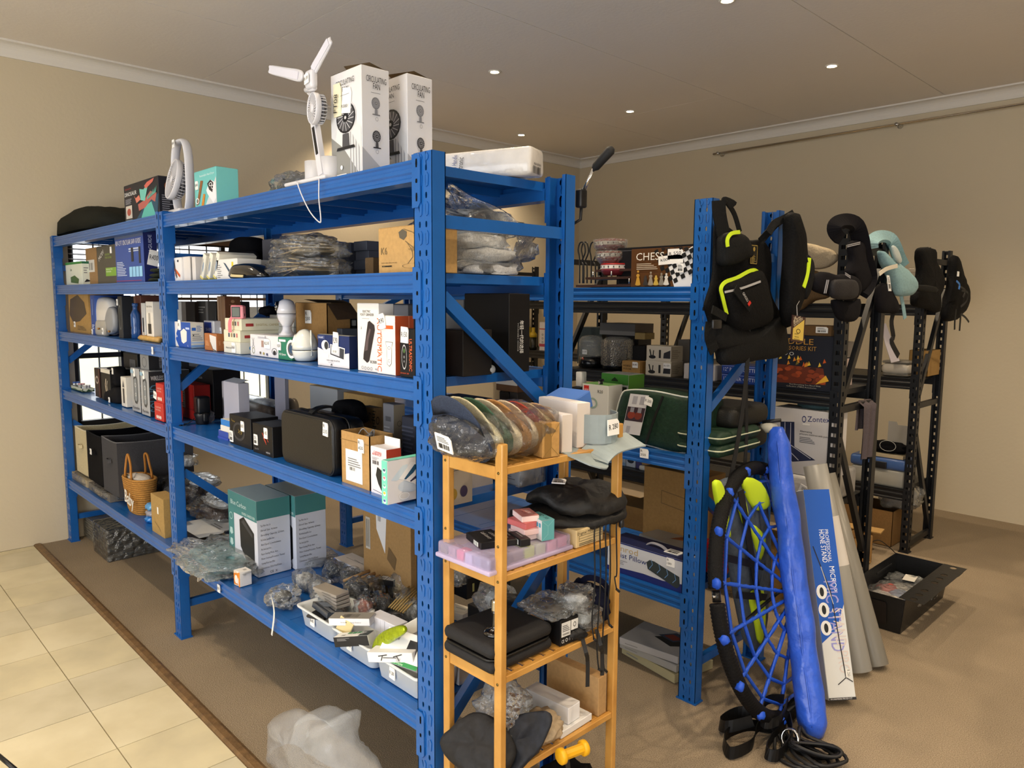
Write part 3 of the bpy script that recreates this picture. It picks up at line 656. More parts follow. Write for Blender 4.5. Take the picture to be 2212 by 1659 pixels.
dino = [('p', [(.3, .05), (.95, .05), (1, .6), (.7, .5)], '#1d4a63'), ('p', [(.5, .12), (.92, .06), (.8, .45), (.62, .38)], '#59b5a8'), ('p', [(.44, .3), (.62, .34), (.8, .5), (.9, .42), (.95, .62), (.78, .7), (.6, .52), (.42, .46)], '#b0605a'), ('p', [(.5, .55), (.62, .5), (.75, .95), (.6, .78), (.48, .82)], '#6fc0b4'), ('p', [(.66, .78), (.86, .9), (.9, .98), (.7, .93), (.62, .86)], '#c9655a'),
        ('p', [(.38, .5), (.5, .56), (.46, .68), (.36, .62), (.32, .7)], '#d27a68'), ('t', 'DINOSAUR', .03, .72, .1, '#eef0f0', 0, .38), ('t', 'TECH DRAGON', .05, .88, .035, '#c23a34', 0, .28), ('r', .05, .16, .24, .48, '#c8c2b8'), ('e', .145, .32, .06, .09, '#a34e40'), lines(.05, .52, .24, .66, 6, '#9a9aa2'), ('r', .04, .02, .24, .13, '#6f8190'), ('t', '3-9', .3, .04, .07, '#ffffff', 0, .12), ('r', .3, .01, .42, .035, '#c22222'), ('t', 'S T R I K E', .58, .03, .05, '#e8f4ff', 0, .36)]+[('p', [(.7+.04*i, .52+.02*i), (.735+.04*i, .53+.02*i), (.72+.05*i, .64+.03*i)], '#59b5a8') for i in range(6)]
q = K('toy_box', 'dark toy box printed with a dragon, at the left end of the top shelf', A1Z, .062, 267, 341, 379, .09, '#23242c', dino, [lines(.15, .2, .8, .6, 8, '#8a8a92'), ('ring', .5, .78, .2, .1, .2, '#a0603a')])
q = K('dryer_carton', 'turquoise carton on the top shelf beside the round white fan', A1Z, .04, 419, 466, 359, 514, '#74c4c2', [('p', [(.45, 0), (1, 0), (1, .75)], '#d9dcdc'), ('p', [(.55, .45), (.75, .7), (.95, .6), (.98, .2), (.85, .08), (.6, .35)], '#eff0f2'), ('p', [(.6, .62), (.75, .7), (.88, .6), (.82, .36), (.68, .45)], '#2a2a30'), ('ring', .75, .58, .07, .05, .3, '#ffffff'), ('ring', .83, .5, .05, .05, .3, '#ffffff'), ('p', [(.08, .1), (.2, .14), (.42, .72), (.3, .74)], '#8a5b34'), ('p', [(.3, .05), (.42, .05), (.5, .35), (.42, .38)], '#d88a2e'), ('ring', .13, .22, .08, .08, .3, '#f4f4f4'), ('t', 'Rewindable Hand Dryer', .28, .83, .06, '#eafafa', 0, .66)])
stick(q, 'F', .08, .52, .028, .035, 'R140')
c0 = on(395, 400, y=.10); fo = empty('handle_fan', (c0.x, c0.y, A1Z), 'white round table fan with a tall loop handle, on the top shelf', 'fan')
zc = Zr(386, c0.x, .1); th = R(42)
ux = V((1, 0, 0))
cc = V((c0.x, .10, A1Z+.125))
mb = MB(); lp = []
for a in range(40):
    t = 2*pi*a/40; cx_, sz_ = cos(t), sin(t); k = 2.6
    lp.append(cc+ux*(.084*math.copysign(abs(cx_)**(2/k*.9), cx_))+V((0, 0, .045+.165*math.copysign(abs(sz_)**(2/k*.9), sz_))))
mb.tube(lp, .020, WP, 10, True, flat=.4, upv=None); mb.v = [(v[0], v[1], max(v[2], A1Z)) for v in mb.v]; mb.build('loop_handle', fo)
mb = MB(); mb.rbox(tuple(cc+V((-.07, -.05, -.125))), tuple(cc+V((.07, .05, -.095))), .012, WP); mb.build('base', fo)
mb = MB(); fanhead(mb, cc+V((-.022, -.04, .04)), (-.12, -1, .22), .092, .06, WP, 34, .18, dark=mat('#84868f', .5)); mb.build('fan_head', fo)  # grey rotor and back plate: shade inside the grille put into the colour
sticker(fo, Face(cc+V((-.035, -.024, .178)), (1, 0, .1), (0, 0, 1)), 0, 0, .025, .035, 'R180')
P0 = on(668, 383, y=.03); Z0 = A1Z
lo = empty('folding_fan_lamp', (P0.x, .03, Z0), 'white folding desk lamp with small fan and two raised light arms, on the top shelf', 'lamp')
def Y0(px, py, y=.03): return on(px, py, y=y)
mb = MB(); a, b = Y0(633, 392), Y0(722, 378); mb.rbox((a.x, -.005, Z0), (b.x, .13, Z0+.013), .008, WP); mb.build('base', lo)
for (xa, xb, yt) in ((664, 687, 352), (697, 722, 343)):
    a, b = Y0(xa, yt, .05), Y0(xb, yt, .05); r = (b.x-a.x)/2; mb = MB(); mb.lathe([(r, Z0+.012), (r, a.z), (r*.9, a.z), (r*.9, Z0+.02), (0, Z0+.02)], 24, WP2, Matrix.Translation(((a.x+b.x)/2, .06, 0)), cap=False); mb.build('pen_cup', lo)
a, b = Y0(697, 378), Y0(680, 262); mb = MB(); mb.strap([a, a.lerp(b, .5), b], .028, .018, WP, (0, 1, 0)); mb.build('stem', lo)
mb = MB(); p, q_ = Y0(691, 334), Y0(682, 276); mb.strap([p+V((0, -.0102, 0)), q_+V((0, -.0102, 0))], .012, .002, mat('#18181c', .2), (0, 1, 0)); mb.build('display_strip', lo)
mb = MB(); hc = Y0(675, 234, .0); fanhead(mb, hc, (-.2, -.97, .0), .048, .038, WP, 26, .3, dark=mat('#84868f', .5)); mb.build('fan_head', lo)  # same greyed interior, shading behind the spokes painted in
mb = MB(); a = Y0(672, 205, .02); b = Y0(667, 175, .0); mb.strap([a, b], [.03, .034], .016, WP, (0, 1, 0)); mb.tube([Y0(661, 195, .0), Y0(680, 190, .0)], .008, WP, 10); hb_ = Y0(672, 170, -.005); mb.rbox(tuple(hb_-V((.024, .012, .032))), tuple(hb_+V((.024, .012, .026))), .011, WP); mb.build('joint', lo)
for (s_, e_) in (((652, 165), (583, 150)), ((676, 155), (714, 88))):
    a, b = Y0(*s_, 0), Y0(*e_, 0); mb = MB(); t = (b-a).normalized(); n = V((0, -1, 0)); w = t.cross(n)*.0165
    ol = cr([a-w, a.lerp(b, .5)-w, b-w*.8, b+t*.004, b+w*.8, a.lerp(b, .5)+w, a+w], 4, True); mb.puff(ol, n, .006, WP, 4, power=.3); o = mb.build('light_arm', lo)
    mb = MB(); mb.strap([a.lerp(b, .06)+n*.0065, a.lerp(b, .96)+n*.0065], .024, .002, mat('#d9d9e4', .3), (0, 1, 0)); mb.build('light_panel', o)
sticker(lo, Face(hb_+V((-.012, -.0135, -.02)), (1, 0, .15), (0, 0, 1)), 0, 0, .026, .03, 'R130')
mb = MB(); pts = [Y0(641, 392, -.01), Y0(652, 422, -.02), Y0(670, 458, -.02), Y0(690, 480, -.02), Y0(693, 470, -.02), Y0(689, 430, -.02), Y0(689, 395, -.015), Y0(689, 384, 0)]
mb.tube(cr(pts, 6), .0021, WP, 6); mb.build('power_cord', lo)
c = on(640, 375, y=.2)
fbag('wrapped_bundle', 'clear-wrapped dark bundle lying behind the folding lamp', (c.x, .2, A1Z+.045), (.13, .07, .055), 3, .7, in_blob('#2b2e30', .8, 4), .12, 'bundle', floor=A1Z+.001)
def bagY(pts, y): return [on(px, py, y=y) for px, py in pts]
mb = MB(); ol = cr([(-3.97, .05, A1Z+.006), (-3.55, .02, A1Z+.012), (-3.1, .04, A1Z+.006), (-3.0, .2, A1Z+.006), (-3.12, .4, A1Z+.01), (-3.6, .42, A1Z+.01), (-3.96, .34, A1Z+.012)], 5, True)
mb.puff(ol, (0, 0, 1), .15, cloth('#23241f', .8, .15, 300), 6, .004, .03, 6, 2, c=(-3.72, .2, A1Z+.012)); mb.v = [(max(v[0], -3.975), v[1], max(v[2]+.014, A1Z+.016)) for v in mb.v]; mb.build('cloth_bag', None, 'slack black cloth bag lying at the left end of the top shelf', 'bag')
pa, pb_ = on(1110, 395, y=.33), on(985, 352, y=.16)
mb = MB(); M = Matrix.Translation((-.30, .345, A1Z+.043)) @ Matrix.Rotation(R(20), 4, 'Z')
PM_ = mat('#d4d0cb', .25, noise_=.1, nscale=12, bump=.5, bscale=25, coat=.6)
mb.rbox((-.30, -.05, -.042), (.27, .05, .043), .014, PM_, M, 3); mb.v = [tuple(V(v)+V((0, .0, 0))+V((1, .6, 1))*noise.noise(V(v)*22)*.005) for v in mb.v]; mb.v = [(v[0], v[1], max(v[2], A1Z)) for v in mb.v]
par = mb.build('wrapped_parcel', None, 'long white parcel wrapped in tape, at the right end of the top shelf', 'parcel')
pb = MB(); f_ = Face(M @ V((.2705, -.048, -.04)), M.to_3x3() @ V((0, .1, 0)), (0, 0, .08), .003); draw(pb, f_, [('bars', .12, .06, .7, .34, 16, '#222222'), ('t', 'N301007691', .18, .38, .09, '#222222', 0, .5)])
f_ = Face(M @ V((-.08, -.0505, -.04)), M.to_3x3() @ V((.34, 0, 0)), (0, 0, .08), .004); draw(pb, f_, [('t', 'Fragile Handle', .28, .1, .05, '#3a4a80', 84, .8), ('t', 'Electronic', .35, .1, .06, '#333333', 84, .7)]); pb.build('printed_label', par)
mb = MB(); mb.rbox((-.22, -.0515, -.0425), (-.13, .0515, .0445), .015, film('#bdb49a', .5, .15, 40), M, 2); mb.build('tape_band', par)
mb = MB(); G0, G1, G2 = on(1257, 418, y=.60), on(1283, 365, y=.60), on(1323, 320, y=.60)
ho = empty('grip_bar', G0, 'steel bar with a black foam grip leaning up from the rear blue upright', 'tool')
mb.tube([G0, G1], .006, CHROME, 10); mb.build('bar', ho)
mb = MB(); mb.tube([G1, G1.lerp(G2, .1), G1.lerp(G2, .5), G1.lerp(G2, .9), G2], [.008, .013, .014, .015, .009], mat('#111214', .7), 12); mb.build('grip', ho)
mb = MB(); mb.rbox(tuple(G0+V((-.012, -.02, -.045))), tuple(G0+V((.014, .012, .012))), .006, mat('#18181a', .4)); mb.tube([G0+V((.0, .0, -.02)), G0+V((-.004, .0, -.08)), G0+V((-.03, -.02, -.1))], .005, mat('#18181a', .4), 8); mb.build('clamp', ho)
# ================= FRONT RACK, SECOND SHELF =================
K('small_carton', 'small white and green carton at the far left end of the second shelf', A2Z, .06, 141, 176, 564, 194, '#e6ead9', [('r', 0, .9, 1, 1, '#3f8a3a'), ('p', [(.3, .12), (.75, .06), (.8, .25), (.55, .42), (.3, .35)], '#4a6a34'), ('t', 'box', .3, .62, .12, '#33543a')], [('r', 0, .9, 1, 1, '#2a6a4a'), lines(.2, .5, .8, .8, 3, '#888888'), ('p', [(.2, .12), (.9, .15), (.9, .2), (.5, .25)], '#26262a')])
K('kraft_carton', 'narrow kraft carton with a white label, upright on the second shelf at the left', A2Z, .10, 184, 207, 534, .16, CARD(), [('r', .1, .35, .8, .68, '#e5e2da'), ('bars', .2, .4, .7, .6, 8, '#333333')])
q = K('sound_carton', 'dark olive carton with a lime green label, second shelf at the left', A2Z, .05, 208, 249, 527, .18, '#4f4c43', [('r', .45, .2, 1, .42, '#7aa63c'), ('t', 'PERSONAL STUDIO', .48, .36, .035, '#eef5dc', 0, .5), ('t', 'MICROPHONE', .48, .3, .035, '#eef5dc', 0, .45), ('t', 'SENSITIVE', .45, .74, .05, '#8fb04a', 0, .5), ('t', 'PURE SOUND', .45, .66, .05, '#8fb04a', 0, .5), ('t', 'MC01', .12, .6, .12, '#e9e9e4', 25, .3)])
stick(q, 'F', .75, .78, .025, .035, '')
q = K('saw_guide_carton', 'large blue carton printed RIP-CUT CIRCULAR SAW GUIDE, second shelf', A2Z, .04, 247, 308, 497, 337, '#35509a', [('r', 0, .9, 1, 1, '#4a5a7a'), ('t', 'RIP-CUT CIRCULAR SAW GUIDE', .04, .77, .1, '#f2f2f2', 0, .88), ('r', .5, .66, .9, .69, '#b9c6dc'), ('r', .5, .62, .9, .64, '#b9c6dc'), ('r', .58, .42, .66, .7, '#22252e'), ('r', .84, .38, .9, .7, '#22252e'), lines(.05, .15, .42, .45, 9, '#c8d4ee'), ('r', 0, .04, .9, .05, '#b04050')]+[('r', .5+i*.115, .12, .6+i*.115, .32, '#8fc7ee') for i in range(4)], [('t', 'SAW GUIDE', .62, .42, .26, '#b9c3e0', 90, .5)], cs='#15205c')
stick(q, 'S', .2, .35, .05, .075, 'R400', -12)
mb = MB(); c = on(322, 600, y=.02)
for k, (dx, dz, r_, rt_) in enumerate(((0, .012, .075, 5), (.02, .032, .06, -8), (.03, .055, .05, 10))): mb.blob((c.x+dx-.01, .075, A2Z+dz), (r_, .05, .012), cloth('#2c3127'), .2, 4, k, 3, .9)
mb.build('work_gloves', None, 'pile of dark green work gloves against the saw guide carton', 'gloves')
q = K('solder_carton', 'white carton with orange cutter picture and SOLDER lettering, beside the middle upright', A2Z, .04, 358, 391, 556, .12, '#e6e4e2', [('t', 'SOLDER', .08, .38, .24, '#d0642c', -10, .6), ('l', [(.3, .9), (.55, .55), (.9, .2)], .07, '#d0642c'), ('l', [(.55, .9), (.6, .5), (.7, .15)], .06, '#4a4038'), ('e', .8, .86, .05, .05, '#333333')])
for i, (xl, xr, pt) in enumerate(((392, 409, 554), (411, 421, 555))): K('tool_carton', ['plain pale carton standing on edge right of the SOLDER carton', 'pale carton with black stripes, second right of the SOLDER carton'][i], A2Z, .05, xl, xr, pt, .16, '#dcd8d4', [('r', .1, 0, .3, 1, '#555555')] if i else [], group='upright pale cartons')
for i, (px, w) in enumerate(((438, .032), (452, .032), (466, .03))):
    p = on(px, 596, y=.05); carton('tablet_carton', ['leftmost', 'middle', 'rightmost'][i]+' of three cream cartons leaning to the right on the second shelf', p.x-w, p.x, .05, .21, A2Z+.006, A2Z+.118, '#e9e6d8', [('r', .0, .02, 1, .1, '#d8cf7a'), ('l', [(.3, .15), (.3, .8)], .1, '#3b4a6a'), ('e', .6, .5, .15, .2, '#9fb3c8')], [('r', 0, 0, 1, .08, '#e0cf50')], tilt=('Y', 24), group='leaning cream cartons')
K('drill_carton', 'white carton with yellow corner tab and a blue tool picture, second shelf', A2Z, .05, 467, 512, 558, .10, '#e8e7e2', [('r', .74, .55, .82, .85, '#e3cf2c'), ('p', [(.35, .85), (.45, .8), (.85, .1), (.75, .08)], '#3a5468'), lines(.05, .1, .3, .8, 7, '#8a8a8a'), ('l', [(.6, .45), (.7, .15)], .02, '#444444')])
K('flat_carton', 'flat pale carton with a yellow tab behind the blue tool carton', A2Z, .20, 508, 562, 562, .12, '#dddcd2', [('r', .22, 0, .3, 1, '#e3cf2c')])
mb = MB(); c = on(545, 600, y=.07)
mb.puff(cr([(c.x-.11, .05, A2Z), (c.x-.10, .05, A2Z+.045), (c.x-.05, .06, A2Z+.06), (c.x+.06, .07, A2Z+.05), (c.x+.12, .07, A2Z)], 4, True), (0, -1, 0), .04, mat('#0d0d0f', .15, coat=1), 5, .05); ol = mb.build('face_visor', None, 'glossy black visor lying on the second shelf beside the bagged cardboard', 'visor')
mb = MB(); mb.strap(cr([(c.x-.09, .03, A2Z+.02), (c.x-.05, .01, A2Z+.012), (c.x+.03, .02, A2Z+.008)], 4), .01, .003, mat('#c8b98a', .3), (0, -1, .3)); mb.build('gold_trim', ol)
def pillowY(name, label, y, pts, th, mt, cat='bag', wr=0, rings=6, power=.5, zmin=None, nrm=(0, -1, 0), k=4, group=None, back=None, parent=None, ymin=None):
    mb = MB(); mb.puff(cr([on(px, py, y=y) for px, py in pts], k, True), nrm, th, mt, rings, back, wr, 12, len(pts), power=power)
    if zmin: mb.v = [(v[0], v[1], max(v[2], zmin)) for v in mb.v]
    return mb.build(name, parent, label, cat, group)
o = pillowY('black_backpack', 'black backpack standing at the back of the second shelf', .40, [(513, 590), (512, 530), (524, 514), (548, 512), (562, 520), (566, 560), (565, 592)], .07, cloth('#0e0e11'), zmin=A2Z)
pillowY('pocket', None, .34, [(520, 585), (520, 548), (540, 542), (556, 548), (556, 585)], .02, cloth('#17171b'), cat=None, zmin=A2Z, parent=o)
K('grey_carton', 'plain grey carton at the back of the second shelf, beside the black backpack', A2Z, .36, 566, 588, 516, .14, '#5c5b60')
card_in = lambda mb, c, r: [mb.box((c.x-r[0]*.8+i*.03, c.y-r[1]*.7, c.z-r[2]*.6+i*r[2]*.3), (c.x+r[0]*(.6-.1*i), c.y+r[1]*.7, c.z-r[2]*.52+i*r[2]*.3), CARD('#c2a878'), Matrix.Translation(c) @ Matrix.Rotation(.12*(i-2), 4, 'Z') @ Matrix.Rotation(.06*(i-2), 4, 'Y') @ Matrix.Translation(-c)) for i in range(5)]
c = on(655, 580, y=.16)
b1 = fbag('bagged_cardboard', 'lower of two clear bags of flat kraft cards on the second shelf', (c.x+.02, .17, A2Z+.040), (.175, .11, .045), 5, .75, card_in, .10, group='bagged kraft cards', floor=A2Z+.001)
fbag('bagged_cardboard', 'upper of two clear bags of flat kraft cards on the second shelf', (c.x, .18, A2Z+.108), (.175, .10, .046), 9, .75, card_in, .10, group='bagged kraft cards', floor=A2Z+.072)
for r_ in range(4):
    for c_ in range(2):
        x1 = Xc((783, 822)[c_], .40, A2Z+.1); carton('grey_box', 'flat slate grey box, %s of the %s slate stack' % (['bottom', 'second from the bottom', 'third from the bottom', 'top'][r_], ['left', 'right'][c_]), x1-.092, x1-.002, .34+.008*((r_*3+c_) % 2), .47, A2Z+.0355*r_, A2Z+.0355*r_+.0345, '#565a66', group='slate grey boxes')
c = Xc(817, .24, A2Z); carton('brown_box', 'small brown box in front of the slate grey boxes', c-.05, c, .22, .30, A2Z, A2Z+.066, CARD('#6b5334'))
wave = [('r', .62+i*.012, .5-h, .626+i*.012, .5+h, '#7c6846') for i, h in enumerate([.01, .02, .01, .03, .015, .05, .02, .03, .06, .04, .09, .05, .12, .07, .2, .1, .28, .14, .2, .1, .14, .06, .1, .05, .03, .02, .03, .01])]
q = K('microphone_carton', 'kraft carton marked K6 at the right end of the second shelf', A2Z, .05, 817, 927, 482, 988, CARD('#b8935c'), [('p', [(.42, .88), (.5, .94), (.58, .88), (.58, .78), (.52, .7), (.44, .76)], '#5b5548'), ('l', [(.52, .94), (.7, .85), (.8, .72), (.78, .58)], .008, '#6a5a3e'), ('l', [(.55, .68), (.72, .52), (.78, .36), (.72, .2)], .008, '#6a5a3e'), ('l', [(.58, .66), (.68, .48), (.7, .34), (.6, .2)], .008, '#6a5a3e'), ('ring', .66, .15, .17, .05, .06, '#6a5a3e'), ('t', 'K6', .06, .42, .16, '#7c6846'), ('t', 'MULTI MEDIA MICROPHONE', .07, .22, .025, '#332a1a', 0, .36), ('r', .08, .145, .28, .175, '#2a2418'), ('t', 'K-8-1-0', .1, .15, .02, '#c8a56a')]+wave)
def garments(mb, c, r):
    for i in range(4): mb.blob((c.x, c.y+.02*(i % 2), c.z-.075+.042*i), (r[0]*(.88-.09*i), r[1]*(.85-.1*i), .028), cloth('#e6e5e3', .9, .4, 60), .22, 4, i+3, 3, .75)
mb = MB(); c = V((-.235, .33, A2Z+.095)); sk = film('#e9edf0', .12, .15, 14, .5)
o = fbag('garment_bag', 'big clear bag of folded white garments at the right end of the second shelf', c, (.168, .15, .095), 12, .7, garments, .04, floor=A2Z+.001, iname='white_garments', bs=12)
mb.v = []; pk = [(-.44, .4, A2Z+.12), (-.36, .33, A2Z+.205), (-.27, .27, A2Z+.285), (-.19, .3, A2Z+.24), (-.1, .36, A2Z+.19), (-.08, .40, A2Z+.12)]
mb.puff(cr(pk, 4, True), (.5, -1, 0), .01, sk, 4, .01, .01, 14, 3); mb.build('bag_top', o)
# ================= THIRD SHELF, LEFT BAY =================
hexa = [(.5+.42*cos(R(60*i+20))*.95, .55+.3*sin(R(60*i+20))) for i in range(6)]
q = K('hexagon_carton', 'kraft carton with a dark brown hexagon, left end of the third shelf', A3Z, .05, 147, 189, 634, .20, CARD('#a8864f'), [('p', [(.02, .45), (.1, .85), (.5, .97), (.82, .78), (.9, .5), (.55, .3), (.2, .25)], '#4a3c2b'), lines(.4, .08, .85, .2, 4, '#4a3c2b')])
stick(q, 'F', .25, .14, .03, .035, 'R95')
q = K('blue_thin_carton', 'thin blue carton beside the garment steamer on the third shelf', A3Z, .05, 194, 203, 638, .2, '#2b4c98', [('l', [(.4, .5), (.5, .9)], .08, '#9db8e6'), lines(.2, .15, .8, .28, 3, '#e6ecf8')], cs='#3a5ba6')
stick(q, 'F', .1, .01, .02, .03, 'R')
st = empty('garment_steamer', on(232, 722, y=.1), 'white and grey garment steamer standing on the third shelf', 'steamer')
pillowY('body', None, .10, [(209, 715), (209, 672), (213, 652), (222, 643), (236, 642), (247, 652), (252, 690), (253, 715), (247, 725), (216, 724)], .045, mat('#dcdad6', .25, coat=.5), None, power=.4, zmin=A3Z, parent=st)
pillowY('water_tank', None, .06, [(212, 722), (212, 694), (222, 692), (234, 695), (235, 724), (224, 726)], .02, mat('#a9a69f', .3), None, power=.3, zmin=A3Z, parent=st)
pillowY('side_panel', None, .07, [(235, 720), (234, 690), (240, 665), (250, 668), (252, 715)], .025, mat('#8e9196', .3), None, power=.3, zmin=A3Z, parent=st)
for (px, py) in ((215, 710), (238, 716)):
    p = on(px, py, y=.035); mb = MB(); mb.lathe([(.006, 0), (.006, .01), (0, .012)], 10, mat('#a0703a', .3, metal=.5), Matrix.Translation(p) @ Matrix.Rotation(R(90), 4, 'X')); mb.build('knob', st)
sticker(st, Face(on(222, 722, y=.025), (1, 0, 0), (0, 0, 1)), 0, 0, .022, .035, 'R80')
q = K('dark_thin_carton', 'thin charcoal carton right of the garment steamer', A3Z, .05, 253, 262, 640, .2, '#24272c', [('ring', .5, .5, .3, .3, .15, '#6a7074')]); stick(q, 'F', -.1, .78, .022, .035, '175')
for i in range(2):
    c = on(271+15*i, 725, y=.07); mb = MB(); mb.lathe([(.020, 0), (.024, .004), (.0245, .05), (.022, .06), (.0245, .07), (.0245, .13), (.016, .15), (.012, .155), (.012, .175), (.015, .176), (.015, .19), (0, .19)], 18, mat('#2f68b8', .15, trans=.5, coat=.3), Matrix.Translation((c.x, .09, A3Z)))
    mb.build('blue_bottle', None, ['left one of two translucent blue bottles on the third shelf', 'right one of two translucent blue bottles on the third shelf'][i], 'bottle', 'blue bottles')
for i, (xl, xr, pt, cc) in enumerate(((279, 291, 640, '#6e4d3a'), (292, 303, 638, '#5d3a30'), (304, 312, 655, '#dcdad4'))):
    K('slim_carton', ['light brown slim carton behind the blue bottles', 'dark brown slim carton in the third shelf left bay', 'slim white carton beside the coffee press carton'][i], A3Z, .11, xl, xr, pt, .14, cc, [('r', .3, .2, .6, .6, '#2a2624'), ('e', .5, .15, .2, .04, '#d8c0a0')])
K('coffee_press_carton', 'white carton with a coffee press picture beside the middle upright', A3Z, .06, 314, 329, 652, .14, '#e3dfd6', [('r', .25, .2, .7, .45, '#2b2624'), ('r', .35, .45, .6, .72, '#a8a49c'), ('t', 'Turkish Coffee Press', .1, .86, .05, '#333333', 0, .8)])
mb = MB(); a, b = on(305, 731, y=.05), on(338, 733, y=.035)
for d in (0, .028): mb.tube([V((a.x-.03, .05+d, A3Z+.014)), V((a.x, .05+d, A3Z+.017)), V((b.x+.0, .05+d, A3Z+.014))], [.008, .014, .013], mat('#c39a55', .4, noise_=.15, nscale=30), 12)
mb.build('wooden_handle', None, 'turned pale wooden handles lying beside the middle upright', 'tool')
# ================= THIRD SHELF, RIGHT BAY =================
q = K('bin_carton', 'white and blue carton marked 3x with a small bin picture', A3Z, .03, 362.5, 411, 697, 439, '#e2e0dc', [('p', [(.38, .55), (.5, .85), (.55, 1), (1, 1), (1, 0), (.48, 0), (.42, .12), (.35, .3)], '#2450a8'), ('p', [(.56, .62), (.72, .75), (.84, .64), (.82, .25), (.68, .15), (.6, .22)], '#e8e6df'), ('t', '3x', .36, .38, .13, '#ffffff'), ('r', 0, .6, .24, .72, '#2f64b8'), ('t', '2L', .05, .82, .07, '#333333'), ('t', 'S · 5:  30', .03, .12, .08, '#a04030', 0, .35), ('r', .8, .72, .96, .8, '#b8c8f0'), ('t', '1L', .86, .05, .07, '#ffffff')], [('r', .08, .68, .4, .8, '#2f64b8'), lines(.1, .3, .9, .6, 4, '#8a8a8a'), ('r', 0, .02, 1, .12, '#7fa8d8'), ('r', 0, .18, 1, .24, '#a8c0e0'), lines(.45, .65, .9, .9, 5, '#5a7ab0'), ('e', .2, .5, .05, .03, '#333333')], cs='#d9d5ca')
stick(q, 'F', .5, .68, .028, .045, 'R')
K('blue_grey_carton', 'blue and grey carton just behind the 3x carton', A3Z, .13, 440, 462, 694, .10, '#d0d0d4', [('r', .05, .05, .75, .95, '#1d3fa0'), ('t', 'SHARP', .2, .6, .14, '#d8e0f8', 0, .5)])
q = K('taped_dark_carton', 'brown and dark clear-wrapped carton at the back, above the 3x carton', A3Z, .30, 372, 420, 652, .18, '#3b2f28', [('r', .4, 0, .62, 1, '#857a70'), ('r', .05, .1, .35, .6, '#54402f'), ('e', .25, .25, .06, .08, '#c8c0b4')])
K('taped_dark_carton', 'darker clear-wrapped carton at the back, left of the tall brown one', A3Z, .32, 424, 465, 651, .18, '#33302e', [('r', .5, 0, .62, 1, '#66635f'), lines(.1, .7, .5, .9, 3, '#8a8680')])
q = K('tall_brown_carton', 'tall narrow brown carton in clear wrap on the third shelf', A3Z, .16, 468, 485, 640, 519, '#7a5c43', [('r', .1, 0, .2, 1, '#a08a74'), ('r', .5, 0, .55, 1, '#927a62')], [('e', .5, .9, .12, .03, '#a97c58'), ('e', .5, .7, .12, .03, '#a97c58'), ('e', .5, .5, .12, .03, '#a97c58'), ('e', .5, .3, .12, .03, '#a97c58'), ('lines', .25, .83, .85, .85, 1, '#a97c58'), ('lines', .25, .62, .85, .64, 1, '#a97c58'), ('lines', .25, .43, .85, .45, 1, '#a97c58')], cs='#6a4127')
stick(q, 'F', .2, .15, .028, .055, 'R75')
q = K('orange_brown_carton', 'small copper brown carton with its window flap, in front of the tall brown carton', A3Z, .035, 441, 467, 722, 486, '#a86a3f', [('p', [(.45, .95), (.98, .85), (.98, .0), (.75, .02), (.5, .45)], '#d8d6d4'), ('l', [(.5, .5), (.7, .1), (.95, .02)], .03, '#4a3a30'), lines(.1, .3, .4, .6, 4, '#d8a070')], [('t', 'NANO', .45, .35, .25, '#d8a070', 90, .25), ('e', .8, .5, .1, .08, '#d8b890')])
z = A3Z
for i, (h, dx, c_) in enumerate(((.046, 0, '#d8d8cc'), (.046, -.006, '#dedbc2'), (.046, .0, '#dcd9c0'))):
    x1 = Xc(519, .035, A3Z)+dx; x0 = Xc(484, .035, A3Z)+dx
    q = carton('camera_box', 'cream camera box, %s of a stack of three under the pink camera' % ['bottom', 'middle', 'top'][i], x0, x1, .035+.004*i, .22, z, z+h, c_, [('r', .3+.16*k, .4, .38+.16*k, .75, k_) for k, k_ in enumerate(('#2f3a58', '#a08a60', '#444a52', '#c07070'))] if i else [('t', 'Next memory', .15, .4, .18, '#55555a', 0, .5)], [('r', .1, .35, .28, .6, '#9e3030'), ('t', 'DIGITAL CAMERA', .34, .38, .2, '#b9a878', 0, .6)] if i else [('e', .25, .5, .05, .2, '#4a86b8'), ('e', .6, .5, .05, .2, '#c08a60')], group='cream camera boxes'); z += h+.0005
    if i == 0: stick(q, 'F', .55, .1, .032, .04, 'R60')
ztop = z
c = Xc(527, .05, z); ph = carton('pink_camera', 'small pink digital camera standing on the cream boxes', c-.028-.03, c-.0, .045, .068, z, z+.052, mat('#d9848f', .3, coat=.5), [('r', .12, .12, .82, .9, '#2a2a2e'), ('r', .18, .18, .76, .84, '#5f6660')], [('r', .4, .2, .6, .4, '#26262a')], rot=28, cat='camera', edge=.004)
mb = MB(); mb.strap(cr([(c-.075, .025, z-.055), (c-.072, .025, z-.01), (c-.055, .035, z+.012), (c-.03, .045, z+.014), (c-.015, .04, z+.004)], 5), .014, .0015, mat('#d9767f', .6), (.5, -.6, .5)); mb.build('wrist_strap', ph.o)
